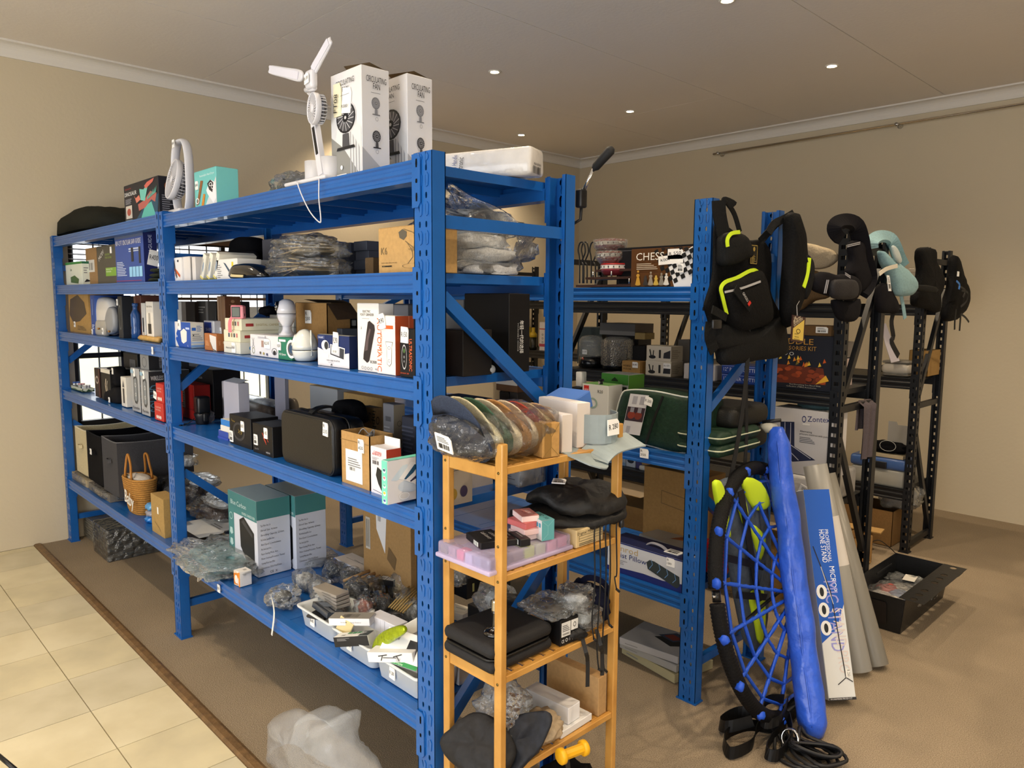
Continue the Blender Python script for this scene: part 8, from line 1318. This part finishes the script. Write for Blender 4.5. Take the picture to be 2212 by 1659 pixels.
for pts in ([(1540, 1040), (1560, 1050), (1575, 1160), (1558, 1130), (1545, 1080)], [(1590, 1080), (1605, 1075), (1612, 1120), (1600, 1130)], [(1620, 1130), (1650, 1160), (1640, 1210), (1622, 1170)], [(1615, 1280), (1645, 1270), (1650, 1340), (1640, 1390), (1625, 1340)], [(1600, 1035), (1640, 1040), (1660, 1090), (1625, 1100)]): puffP('lime_panel', lv, pts, .02, LIME, x=.16, k=3, wr=.004)
for a_, b_ in (((1570, 1205), (1650, 1225)), ((1590, 1285), (1655, 1290)), ((1600, 1060), (1640, 1300))): mb = MB(); mb.strap([on(*a_, x=.19), on(*b_, x=.19)], .028, .004, mat('#121213', .6), (1, -.4, 0)); mb.build('black_strap', lv)
A_, B_ = V((.15, 1.66, 1.10)), V((.475, 1.42, .0)); BBm = mat('#2f5cd0', .38, noise_=.12, nscale=14, bump=.8, bscale=22, coat=.2)
mb = MB(); t_ = (B_-A_); P_ = []; Rr = []
for i in range(91):
    s_ = i/90; P_.append(A_+t_*s_+V((.002*sin(s_*23), .002*cos(s_*17), 0))); Rr.append((.052 if s_ > .06 else .03+.022*s_/.06)*(1 if s_ < .96 else (1-(s_-.96)*9))*(1+.03*sin(s_*31))*(.86+.2*s_))
mb.tube(P_, Rr, BBm, 20); mb.v = [tuple(V(v)+(V((1, -1, 0))*.7)*(.011*noise.noise((v[0]*26, v[1]*26, v[2]*9))-.008*abs(noise.noise((v[0]*40, v[1]*40, v[2]*20))))) for v in mb.v]; bb = mb.build('carry_bag', None, 'long royal blue nylon pole bag leaning against the second rack', 'bag'); bb.data.update()
mb = MB(); mb.tube([p+V((.020, -.047, .004))*(r_/.052) for p, r_ in zip(P_[4:87], Rr[4:87])], .0035, BBm, 6); mb.build('seam', bb)
mb = MB(); mb.blob(A_+V((-.03, .0, .0)), (.035, .03, .025), mat('#b8b4a4', .5), .3, 4, 2, 2); mb.tube([A_+V((-.05, -.02, .02)), A_+V((.02, 0, .035))], .008, mat('#121214', .4), 8); mb.build('drawcord_end', bb)
Bm = V((.465, 1.70, .0)); Tm = V((.20, 1.90, .93)); ax = (Tm-Bm).normalized(); wd = V((.62, .78, 0)); wd = (wd-ax*wd.dot(ax)).normalized(); nd_ = wd.cross(ax).normalized(); wv, dv, Lm = .115, .07, .84
M = Matrix.Identity(4);
for r_, v_ in enumerate((wd, -nd_, ax)):
    for c_ in range(3): M[c_][r_] = v_[c_]
M.translation = Bm-wd*wv/2+V((0, 0, .03)); mb = MB(); mb.rbox((0, 0, 0), (wv, dv, Lm), .002, PAP('#d9dcdc'), M, 1, False); o = mb.build('microphone_stand_carton', None, 'long blue and white microphone stand carton leaning beside the blue pole bag', 'box')
f_ = Face(M @ V((0, 0, 0)), wd*wv, ax*Lm); pb = MB(); draw(pb, f_, [('p', [(0, .26), (.6, .32), (1, .44), (1, 1), (0, 1)], '#1c58b8'), ('t', 'PROFESSIONAL', .62, .80, .14, '#e8ecf4', -90, -.16), ('t', 'HONE STAND', .4, .80, .2, '#f0f4fa', -90, -.16), ('t', 'MICROP', .62, .62, .2, '#f0f4fa', -90, -.12), ('t', 'MIC STAND', .34, .55, .5, '#9a9ad8', -90, -.33), ('t', 'STAND PRO', .52, .42, .42, '#d8ccc8', -90, -.3)]+[('e', .22, .50-.085*i, .2, .035, '#e9ebea') for i in range(3)]+[('e', .22, .50-.085*i, .08, .022, '#1c2024') for i in range(3)]+[('l', [(.1, .72), (.55, .5), (.72, .1)], .035, '#222226'), ('l', [(.6, .44), (.3, .62)], .025, '#c8ccd0'), ('l', [(.72, .1), (.4, .07)], .03, '#222226'), ('l', [(.72, .1), (.95, .08)], .03, '#222226'), ('r', 0, 0, 1, .012, '#2a2a2e'), ('t', 'WORKMANS PRODUCT', .05, .003, .007, '#e8e8e8', 0, .8), ('r', .72, .10, .88, .14, '#e9e9e4'), ('t', 'R 250', .78, .135, .1, '#222222', -90, .03)]); pb.build('printed_design', o)
for i, (b_, t_, r_, cc, al, lb) in enumerate(((V((.40, 2.03, .0)), V((.13, 2.10, .86)), .052, '#8f8e8a', .96, 'grey rolled mat with a white paper band leaning right of the microphone stand carton'), (V((.435, 2.145, .0)), V((.13, 2.215, .80)), .046, '#7f7c74', .8, 'second translucent grey roll behind the banded one'))):
    ax_ = (t_-b_).normalized(); L_ = (t_-b_).length; M = Matrix.Translation(b_+V((0, 0, r_*.28))) @ V((0, 0, 1)).rotation_difference(ax_).to_matrix().to_4x4()
    mb = MB(); mb.lathe([(r_*1.08, 0), (r_, L_), (r_*.94, L_), (r_*1.0, 0), (r_*1.08, 0)], 32, mat(cc, .35, alpha=al), M, cap=False); o = mb.build('rolled_mat', None, lb, 'mat', 'rolled grey mats')
    if i == 0:
        mb = MB(); mb.lathe([(r_*1.05, L_*.50), (r_*1.03, L_*.74)], 32, PAP('#d8d4d0'), M, cap=False); mb.build('paper_band', o)
        sticker(o, Face(M @ V((-.02, -r_*1.06, L_*.79)), (1, .3, 0), (-.28, 0, .95)), 0, 0, .045, .03, 'R130')
# ================= BLACK RACKS AND THE FLOOR BEHIND =================
CT, CM, CL = 1.6105, 1.1805, .6005; DT, DM, DL = 1.6055, 1.1375, .4105
gl_ = mat('#cfd4d2', .06, alpha=.28, coat=1)
for i, (px, w) in enumerate(((1278, .085), (1334, .10))):
    y_ = 2.55; x = Xc(px, y_, CM+.15); r = empty('glass_cloche', (x, y_, CM), ['glass-domed black appliance beside the rear blue upright, on the black rack', 'glass-domed black appliance half wrapped in bubble film, on the black rack'][i], 'appliance')
    Mt = Matrix.Translation((x, y_, CM)); mb = MB(); mb.lathe([(w*.9, 0), (w, .01), (w, .07), (0, .07)], 28, mat('#0e0f10', .25, coat=.5), Mt); mb.build('base', r)
    mb = MB(); mb.lathe([(w, .07), (w, .15), (w*.96, .18), (w*.8, .2), (w*.5, .21), (0, .212)], 28, gl_, Mt); mb.build('dome', r)
    if i == 0: sticker(r, Face((x+.0, y_-w-.004, CM+.09), (1, 0, 0), (0, 0, 1)), 0, 0, .04, .03, 'R1500'); mb = MB(); mb.lathe([(.009, 0), (.007, .004), (0, .005)], 10, mat('#c86a5a', .4), Matrix.Translation((x, y_-w, CM+.06)) @ Matrix.Rotation(R(90), 4, 'X')); mb.build('knob', r)
    else: mb = MB(); mb.lathe([(w*1.05, .03), (w*1.08, .16), (w*1.0, .19)], 24, film('#f0e6d8', .35, .15, 70, 1), Mt, cap=False); mb.build('bubble_wrap', r)
def C(nm, lb, x0p, x1p, pt, z, y_, d, col, f=(), s=(), t=(), h=None, **k):
    x1 = Xc(x1p, y_, z+.1); x0 = Xc(x0p, y_, z+.1); return carton(nm, lb, x0, x1, y_, y_+d, z, z+h if h else Zr(pt, x1, y_), col, f, s, t, **k)
q = C('long_grey_carton', 'long pale grey carton lying above the glass-domed appliances', 1296, 1372, 0, CM+.215, 2.62, .2, '#6e6c6a', [('r', 0, 0, 1, .35, '#8e8c8a')], [], h=.075, cs='#5c524a')
carton('support_carton', 'dark carton under the long pale grey one', q.b[0]+.02, q.b[1], 2.66, 2.8, CM, CM+.214, '#3a3634')
C('grey_green_carton', 'dark grey-green printed carton at the back, left on the black rack', 1247, 1300, 708, CM, 2.7, .12, '#2f3a3c', [('lines', .2, .6, .8, .8, 2, '#4a5658')])
tool = [('e', .25, .25, .14, .12, '#1a1a1a'), ('l', [(.2, .3), (.14, .75)], .05, '#1a1a1a'), ('l', [(.28, .3), (.3, .7)], .04, '#1a1a1a'), ('r', .52, .2, .6, .75, '#1a1a1a'), ('p', [(.7, .2), (.98, .2), (.98, .75), (.72, .55)], '#26262a')]
for i, (z_, pr2) in enumerate(((0, 'lower'), (.088, 'upper'))):
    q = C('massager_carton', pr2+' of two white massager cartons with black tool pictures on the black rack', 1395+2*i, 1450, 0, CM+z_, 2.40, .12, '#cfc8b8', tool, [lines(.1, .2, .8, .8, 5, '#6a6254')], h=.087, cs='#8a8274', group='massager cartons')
    if i == 0: stick(q, 'F', .72, .55, .05, .03, 'R150')
q = C('printer_carton', 'small kraft MOBILE PRINTER carton on the black rack', 1344, 1383, 782, CM, 2.39, .09, CARD('#a8824a'), [('t', 'MOBILE', .08, .55, .15, '#33260f', 0, .4), ('t', 'PRINTER', .08, .3, .15, '#33260f', 0, .45)]); stick(q, 'F', .6, .5, .04, .035, 'R40')
C('black_carton', 'black carton behind the MOBILE PRINTER carton', 1366, 1394, 748, CM, 2.52, .15, '#0f0f11')
C('cream_carton', 'cream box lying behind the massager cartons', 1372, 1394, 735, CM+.2, 2.53, .1, CARD('#a58c58'), h=.04, flaps=False); carton('grey_filler_carton', 'grey carton behind the black one on the black rack', -1.02, -.88, 2.7, 2.82, CM, CM+.2, '#77726c')
C('white_carton', 'plain white carton left of the near blue upright, on the black rack', 1478, 1545, 790, CM, 2.40, .1, '#bdb9b8')
q = C('icon_carton', 'white carton with small red icons seen behind the rear blue upright', 1165, 1202, 697, DM, 3.93, .08, '#d2cccb', [('r', 0, .74, 1, .78, '#b05048'), ('r', 0, .14, 1, .24, '#a84050')]+[('ring', .2+.2*(k % 4), .3+.13*(k//4), .05, .035, .4, '#8a5a58' if k % 2 else '#55605a') for k in range(12)])
for i in range(2): x = Xc(1152-8*i, 3.95+.1*i, DM+.1); mb = MB(); mb.lathe([(.025, 0), (.026, .02), (.026, .09), (0, .09)], 16, mat('#1c1e14', .2), Matrix.Translation((x, 3.95+.1*i, DM)) @ Matrix.Scale(1.35, 4)); mb.lathe([(.027, .09), (.027, .115), (.02, .12), (.012, .13), (.012, .16), (0, .16)], 16, mat('#b89a20', .4), Matrix.Translation((x, 3.95+.1*i, DM)) @ Matrix.Scale(1.35, 4)); mb.build('yellow_capped_bottle', None, ['nearer', 'farther'][i]+' dark bottle with a yellow band beside the white icon carton', 'bottle', 'yellow banded bottles')
fire = [('p', [(.05, .1), (.9, .12), (.85, .42), (.1, .45)], '#6a2c14')]
rnd = random.Random(9)
for i in range(26): u, v = .08+.8*rnd.random(), .16+.26*rnd.random(); fire.append(('e', u, v, .05, .035, rnd.choice(['#8a3a18', '#a84a20', '#5a2410', '#3a160a'])))
for i in range(16): u, v = .08+.8*rnd.random(), .42+.16*rnd.random(); fire.append(('p', [(u, v), (u+.05, v+.02), (u+.02, v+.09)], rnd.choice(['#d88a2a', '#c85a1a', '#e8c040', '#7a6a2a'])))
fire += [('p', [(.75, .12), (.95, .2), (.9, .3)], '#e0a830'), ('t', 'GRIDDLE', .03, .84, .11, '#b88a3c', 0, .72), ('t', 'ACCESSORIES KIT', .04, .73, .08, '#b88a3c', 0, .70)]+[('ring', .06+.1*i, .66, .035, .03, .3, '#c8c8c8') for i in range(4)]+[('t', 'Find Everything You Need With', .35, .08, .025, '#c8c0b0', 0, .5), ('t', 'Collection of BBQ Accessories', .3, .04, .025, '#c8c0b0', 0, .55)]
q = C('griddle_carton', 'large dark griddle accessories kit carton with a fire picture, on the black rack', 1662, 1800, 728, CM, 2.385, .14, '#23252e', fire)
q = C('kraft_carton', 'open kraft carton lying on top of the griddle accessories kit', 1725, 1798, 0, q.z1+.001, 2.40, .12, CARD('#6b5030'), h=.05); stick(q, 'F', .55, .3, .06, .03, '', sub='bar')
for i in range(2): C('paper_cutter_carton', ['lower', 'upper'][i]+' of two blue PAPER CUTTER cartons behind the hanging straps', 1560, 1650, 0, CM+.05*i, 2.39, .16, '#26408a', [('t', '12" PAPER CUTTER', .05, .3, .4, '#c8d0e4', 0, .85), ('r', 0, .85, 1, .9, '#8a98c8')], h=.048, group='paper cutter cartons', flaps=False)
C('shelf_box', 'white carton behind the paper cutter cartons', 1500, 1560, 800, CM, 2.55, .1, '#b4b0a8')
q = carton('toy_carton', 'blue and white carton with an orange toy picture between the uprights of the black rack', -.055, .0, 2.64, 2.80, CM, CM+.145, '#2c4a8a', [], [('p', [(.3, .5), (.8, .62), (.6, .4)], '#c85a30'), ('l', [(.55, .55), (.6, .1)], .06, '#c85a30')], cs='#d8c4bc'); draw_ = MB(); draw(draw_, q.F, [('p', [(.3, .5), (.9, .7), (.7, .4)], '#d8602c'), ('l', [(.6, .55), (.6, .12)], .08, '#c84a2c'), ('e', .6, .1, .3, .05, '#d8d8dc'), ('r', 0, 0, 1, .04, '#8fb0d8')]); draw_.build('printed_picture', q.o)
carton('open_grey_carton', 'grey open carton behind the orange toy carton', -.09, .0, 2.66, 2.8, CM+.147, CM+.23, '#9a948c', open_=True, flaps=False)
x0, x1 = Xc(1650, 2.385, .7), Xc(1800, 2.385, .7); wpk = mat('#c4c2c0', .3, bump=.5, bscale=20, coat=.4); mb = MB(); mb.rbox((x0, 2.36, CL), (.055, 2.80, CL+.15), .02, wpk, seg=3); wo = mb.build('wrapped_pack', None, 'white plastic-wrapped pack with a barcode label under the mattress carton', 'pack')
sticker(wo, Face((x1-.17, 2.355, CL+.05), (1, 0, -.35), (.35, 0, 1)), 0, 0, .1, .065, '', sub='bar')
q = C('mattress_carton', 'white Zontex mattress carton with a navy mattress picture, on the black rack', 1668, 1797, 893, CL+.151, 2.375, .16, '#cfcccb', [('p', [(.12, .78), (.36, .8), (.38, .42), (.74, .26), (.36, .18), (.16, .34)], '#1f2747'), ('l', [(.2, .78), (.22, .4), (.46, .22)], .012, '#c8c8d0'), ('l', [(.3, .78), (.31, .44), (.66, .27)], .012, '#c8c8d0'), ('t', 'Zontex', .58, .83, .085, '#1f2c6a', 4, .36), ('ring', .52, .86, .035, .05, .3, '#1f2c6a'), ('t', 'Alternating', .46, .66, .03, '#333338', 0, .2), ('t', 'pressure mattress with pump', .46, .62, .03, '#333338', 0, .48), ('lines', .46, .5, .72, .6, 4, '#66666c'), ('e', .80, .16, .055, .05, '#c8a038'), ('p', [(.76, .12), (.8, .12), (.77, .06)], '#2c3a7a'), ('p', [(.81, .12), (.85, .12), (.85, .06)], '#2c3a7a'), ('r', .5, .77, .62, .80, '#e8e6e2')])
mb = MB(); c = on(1770, 885, y=2.46); mb.blob((c.x-.02, 2.46, q.z1+.018), (.09, .05, .025), cloth('#4c6468'), .25, 3, 3, 3, floor=q.z1); mb.build('teal_cloth', None, 'folded grey-teal cloth lying on the mattress carton', 'cloth')
LOWC = [(1243, 1286, 974, '#1f66a8', 'blue baseball toy carton on the low black shelf', [('e', .15, .4, .12, .2, '#c8302a'), ('e', .22, .25, .1, .14, '#d8c030'), ('e', .4, .22, .1, .14, '#d8c030'), ('e', .8, .5, .07, .12, '#e0e0e4'), ('lines', .45, .15, .95, .35, 3, '#c8dcf0')]), (1289, 1352, 972, '#a9b3bc', 'pale blue SPOTTING SCOPE carton on the low black shelf', [('t', 'SPOTTING SCOPE', .1, .82, .1, '#8a5a50', 0, .7), ('l', [(.4, .2), (.45, .5), (.5, .2)], .02, '#2a2c30'), ('r', .38, .5, .58, .6, '#2a2c30'), ('r', 0, 0, 1, .2, '#7a94b4')]), (1353, 1373, 978, '#b4bcc6', 'pale carton with a binoculars picture on the low black shelf', [('e', .5, .6, .35, .15, '#1c2430'), ('e', .5, .4, .35, .15, '#1c2430')]), (1374, 1386, 985, '#4a4470', 'purple carton beside the binoculars carton', [('e', .5, .7, .2, .1, '#c8b048')])]
for a, b, pt, cc, lb, f in LOWC: C('goods_carton', lb, a, b, pt, CL, 2.42, .1, cc, f)
c = on(1415, 1022, y=2.42); mb = MB(); mb.rbox((c.x-.10, 2.39, CL), (c.x+.10, 2.55, CL+.03), .01, mat('#c4c4be', .3), seg=2); o = mb.build('game_tray', None, 'shiny orange and green film-wrapped set on the low black shelf', 'set'); mb = MB(); mb.rbox((c.x-.09, 2.40, CL+.031), (c.x+.08, 2.54, CL+.055), .01, mat('#b8602c', .2, noise_=.4, nscale=25, coat=1, bump=.4, bscale=30, col2='#5a8a4a'), seg=2); mb.build('wrapped_layer', o)
q = C('white_bottle_carton', 'white and lime carton left of the near blue upright on the low black shelf', 1462, 1492, 1000, CL, 2.40, .1, '#c4c8c4', [('r', .3, 0, .5, 1, '#8ab03a')])
for i, (x0, x1, h, lb) in enumerate(((-1.25, -.62, .34, 'large kraft carton on the floor under the black rack, left'), (-.60, -.22, .30, 'large kraft carton on the floor under the black rack, right'), (-1.68, -1.28, .3, 'kraft carton on the floor under the black rack, farthest left'))): carton('kraft_carton', lb, x0, x1, 2.46, 2.8, .001, h, CARD('#9c7a4a'), [('r', .1, .3, .35, .6, '#86673a')], tape=True)
carton('kraft_panel_carton', 'kraft carton with a line drawing behind the blue rope web', -.50, -.16, 1.66, 1.82, LB, LB+.40, CARD('#a07a44'), [('l', [(.3, .6), (.8, .55), (.8, .7), (.3, .75), (.3, .6)], .012, '#77592c')])
gc = MB()
def dr(u, v):
    y = 2.63+.16*u; s_ = abs(v-.25)/.75; z = 1.118-(v-.25)*.30/.75 if v > .25 else 1.118-(.25-v)*.6
    return (.115+(.014 if v > .25 else -.02)+.008*sin(u*14+v*2), y, z)
gc.sheet(dr, 20, 16, cloth('#5c5458', .9, .3, 80)); gc.build('draped_cloth', None, 'mauve grey cloth draped over the cross bar of the nearer black rack', 'cloth')
x1 = -.04; rr = mat('#d2cabc', .3, coat=.3); r = empty('white_appliance', (-.2, 3.98, DM), 'rounded cream appliance with grey lid on the far black rack', 'appliance'); xa, xb = Xc(1903, 3.93, DM+.05), Xc(1966, 3.93, DM+.05)
mb = MB(); mb.rbox((xa, 3.92, DM+.012), (xb, 4.12, DM+.085), .03, rr, seg=4); mb.build('body', r); mb = MB(); mb.rbox((xa+.01, 3.93, DM), (xb-.01, 4.11, DM+.02), .01, mat('#7a746a', .4)); mb.build('foot', r); mb = MB(); mb.rbox((xa+.005, 3.925, DM+.086), (xb-.005, 4.115, DM+.102), .008, mat('#8c8880', .35)); mb.build('lid', r); mb = MB(); mb.rbox((xa-.006, 3.95, DM+.02), (xa+.004, 4.0, DM+.07), .004, mat('#111113', .3)); mb.build('socket', r)
mb = MB(); mb.strap([on(1908, 700, y=3.9), on(1920, 742, y=3.88), on(1934, 782, y=3.86)], [.03, .045, .05], .014, mat('#cfc8ce', .35), (.5, -1, .3)); mb.build('white_channel', None, 'white plastic channel leaning behind the trailing black strap', 'plastic channel')
carton('open_kraft_carton', 'open kraft carton at the right end of the far black rack', Xc(1962, 4.05, DM+.1), -.015, 4.06, 4.30, DM, DM+.17, CARD('#a07e48'), open_=True, flaps=False)
C('white_frame_carton', 'cream framed carton on top of the far black rack behind the light blue carrier', 1950, 1982, 580, DT, 4.0, .1, '#c8bfae', [('l', [(.1, .1), (.9, .1), (.9, .9), (.1, .9), (.1, .1)], .05, '#a89c88')])
r = empty('plastic_case', (-.3, 3.95, DL), 'clear plastic case with blue lid on the far black rack', 'case'); xa, xb = Xc(1838, 3.885, DL+.1), Xc(1955, 3.885, DL+.1)
mb = MB(); mb.rbox((xa, 3.885, DL), (xb, 4.15, DL+.115), .015, mat('#b9b8b0', .25, alpha=.7), seg=2); mb.build('tray', r); mb = MB(); mb.rbox((xa-.008, 3.877, DL+.116), (xb+.008, 4.158, DL+.19), .02, mat('#3f5f9a', .35, coat=.3), seg=3); mb.build('lid', r); mb = MB(); mb.rbox(((xa+xb)/2-.02, 3.868, DL+.12), ((xa+xb)/2+.06, 3.88, DL+.165), .004, mat('#15171c', .4)); mb.build('latch', r)
for i in range(5): mb = MB(); mb.box((xa+.04+.05*i, 3.90, DL+.012), (xa+.07+.05*i, 4.1, DL+.06+.01*(i % 3)), PLAS('#a89c80')); mb.build('inner_item', r)
carton('paper_sheets', 'cream papers lying on the blue-lidded case', xa+.05, xb-.02, 3.89, 4.1, DL+.192, DL+.215, '#b9ac90', flaps=False, cat='papers')
mb = MB(); mb.blob(((xa+xb)/2+.02, 3.98, DL+.25), (.14, .08, .038), cloth('#111114'), .2, 3, 3, 4, .9, DL+.217); o = mb.build('black_bag', None, 'flat black bag with a looped cable on the cream papers', 'bag'); mb = MB(); cc_ = V(((xa+xb)/2+.05, 3.90, DL+.27)); mb.tube([cc_+V((.05*cos(a*pi/8), 0, .035*sin(a*pi/8))) for a in range(16)], .002, mat('#b8b8b4', .4), 6, True); mb.build('cable_loop', o)
mb = MB(); mb.add([(xb-.16, 4.0, DL+.27), (xb, 4.0, DL+.27), (xb, 4.0, DL+.42), (xb-.03, 4.0, DL+.42), (xb-.04, 4.0, DL+.40), (xb-.10, 4.0, DL+.40), (xb-.11, 4.0, DL+.42), (xb-.16, 4.0, DL+.42)], [(0, 1, 2, 3, 4, 5, 6, 7)], mat('#b4b2ae', .2, alpha=.6)); M_ = [V(v)+V((0, .003, 0)) for v in mb.v]; mb.add(M_, [(7, 6, 5, 4, 3, 2, 1, 0)], mb.mats[0]); mb.build('hanger_card', None, 'translucent grey hanger card standing behind the flat black bag', 'card')
q = carton('open_kraft_carton', 'open kraft carton on the floor between the black racks', -.62, -.20, 3.55, 3.80, .001, .13, CARD('#96713c'), open_=True, flaps=False); carton('kraft_carton', 'kraft carton with a raised flap on the floor under the far black rack', -.50, -.12, 3.92, 4.2, .001, .24, CARD('#86653a'), open_=True, flaps=False)
q = KP('kraft_carton', 'small kraft carton standing open right by the near black upright', .001, 1842, 1222, .13, .16, .17, -20, CARD('#a88350'), flaps=False, open_=True)
carton('cardboard_strip', 'flat cardboard strip lying on the carpet between the black racks', -.70, -.10, 3.42, 3.50, .001, .012, CARD('#b08d58'), rot=-6, flaps=False); carton('cardboard_strip', 'flat cardboard strip with rounded end by the far black upright', -.60, -.12, 3.72, 3.83, .132, .142, CARD('#a8854f'), rot=8, flaps=False)
fbag('wrapped_bundle', 'grey ribbed bundle in clear film on the floor under the far black rack', (-.14, 4.1, .31), (.12, .12, .09), 130, .8, in_blob('#a8a49e', .85, 3, .2, .8), .16, floor=.245)
mb = MB(); mb.tube(cr([(-.22, 3.7, .02), (-.14, 3.72, .09), (-.08, 3.76, .05), (-.05, 3.8, .006), (.0, 3.75, .006)], 5), .003, mat('#141414', .5), 6); mb.build('black_cable', None, 'black cable end lying near the far black upright', 'cable')
cr_ = empty('black_crate', (.2, 2.9, 0), 'black steel drawer crate with a perforated flange, on the carpet at the right', 'crate'); CRM = mat('#17181a', .38, noise_=.2, nscale=30, bump=.1, bscale=80)
X0, X1, Y0_, Y1_, HH = .15, .386, 2.574, 3.23, .185; S0 = .0
def pan(nm, vs, par, th=.003, mt=CRM):
    n = (V(vs[1])-V(vs[0])).cross(V(vs[3])-V(vs[0])).normalized()*th; a = [V(v) for v in vs]; mb = MB(); k = len(a); mb.add(a+[v+n for v in a], [tuple(range(k))[::-1], tuple(range(k, 2*k))]+[(i, (i+1) % k, k+(i+1) % k, k+i) for i in range(k)], mt); return mb.build(nm, par)
e = .02
pan('bottom_panel', [(X0, Y0_, .002), (X1, Y0_, .002), (X1, Y1_, .002), (X0, Y1_, .002)], cr_)
fpn = pan('side_panel', [(X0, Y0_, .002), (X1, Y0_, .002), (X1+e, Y0_-e, HH), (X0-e, Y0_-e, HH)], cr_); pan('side_panel', [(X1, Y0_, .002), (X1, Y1_, .002), (X1+e, Y1_+e, HH), (X1+e, Y0_-e, HH)], cr_); pan('side_panel', [(X1, Y1_, .002), (X0, Y1_, .002), (X0-e, Y1_+e, HH), (X1+e, Y1_+e, HH)], cr_); pan('side_panel', [(X0, Y1_, .002), (X0, Y0_, .002), (X0-e, Y0_-e, HH), (X0-e, Y1_+e, HH)], cr_)
pb = MB(); f_ = Face((X0+.03, Y0_-.0065, .03), (X1-X0-.09, 0, 0), (0, -.014, .12), .004); draw(pb, f_, [('p', [(.0, .04), (.04, 0), (.96, 0), (1, .1), (1, .9), (.96, 1), (0, 1)], mat('#191210', .6))]); pb.build('dark_inset', cr_)
for k in range(2): pan('vent_rib', [(X0-e+.004, Y1_-.28, HH-.05-.03*k), (X0-e+.004, Y1_-.06, HH-.05-.03*k), (X0-e+.004, Y1_-.06, HH-.04-.03*k), (X0-e+.004, Y1_-.28, HH-.04-.03*k)], cr_, .004, mat('#2a2b2e', .4))
fm = MB(); n = 9; xA, xB = X1+e-.03, X1+e+.085; step = (Y1_-Y0_+2*e)/n
for k in range(n):
    ya = Y0_-e+k*step; hole = [((xA+xB)/2+.018*a, ya+step/2+.022*b) for a, b in ((-.7, -.7), (0, -1), (.7, -.7), (1, 0), (.7, .7), (0, 1), (-.7, .7), (-1, 0))]
    if k in (3, 7): fm.box((xA, ya, HH), (xB, ya+step, HH+.003), CRM)
    else:
        t_ = MB(); sub_hole(t_, xA, ya, xB, ya+step, hole, CRM, .003); fm.add([(v[0], v[2], HH+.003-v[1]) for v in t_.v], t_.f, CRM)
fm.build('perforated_flange', cr_)
fbag('plastic_bag', 'clear bag of patterned red and blue items lying in the black crate', (.27, 2.80, .085), (.115, .19, .045), 140, .7, lambda mb, c, r: [mb.blob((c.x+dx*.6, c.y+dy, c.z+.01), (.06, .07, .03), mat(cc, .6, noise_=.3, nscale=20), .2, 3, i, 3) for i, (dx, dy, cc) in enumerate(((-.06, -.06, '#c8c0bc'), (.05, .02, '#7a86a8'), (-.05, .08, '#b84a44'), (.06, -.09, '#d0c8c0'), (0, .1, '#b9b4b0')))], .2, floor=.012)
fbag('bubble_wrapped_parcel', 'black bubble-wrapped parcel with a white label in the black crate', (.27, 3.06, .08), (.115, .07, .045), 141, .6, in_blob('#1c1c20', .85), .2, floor=.02)
o = carton('address_label', 'white label strip across the bubble-wrapped parcel', .25, .31, 3.0, 3.10, .128, .131, '#d8d4cc', flaps=False, cat='label', rot=8)
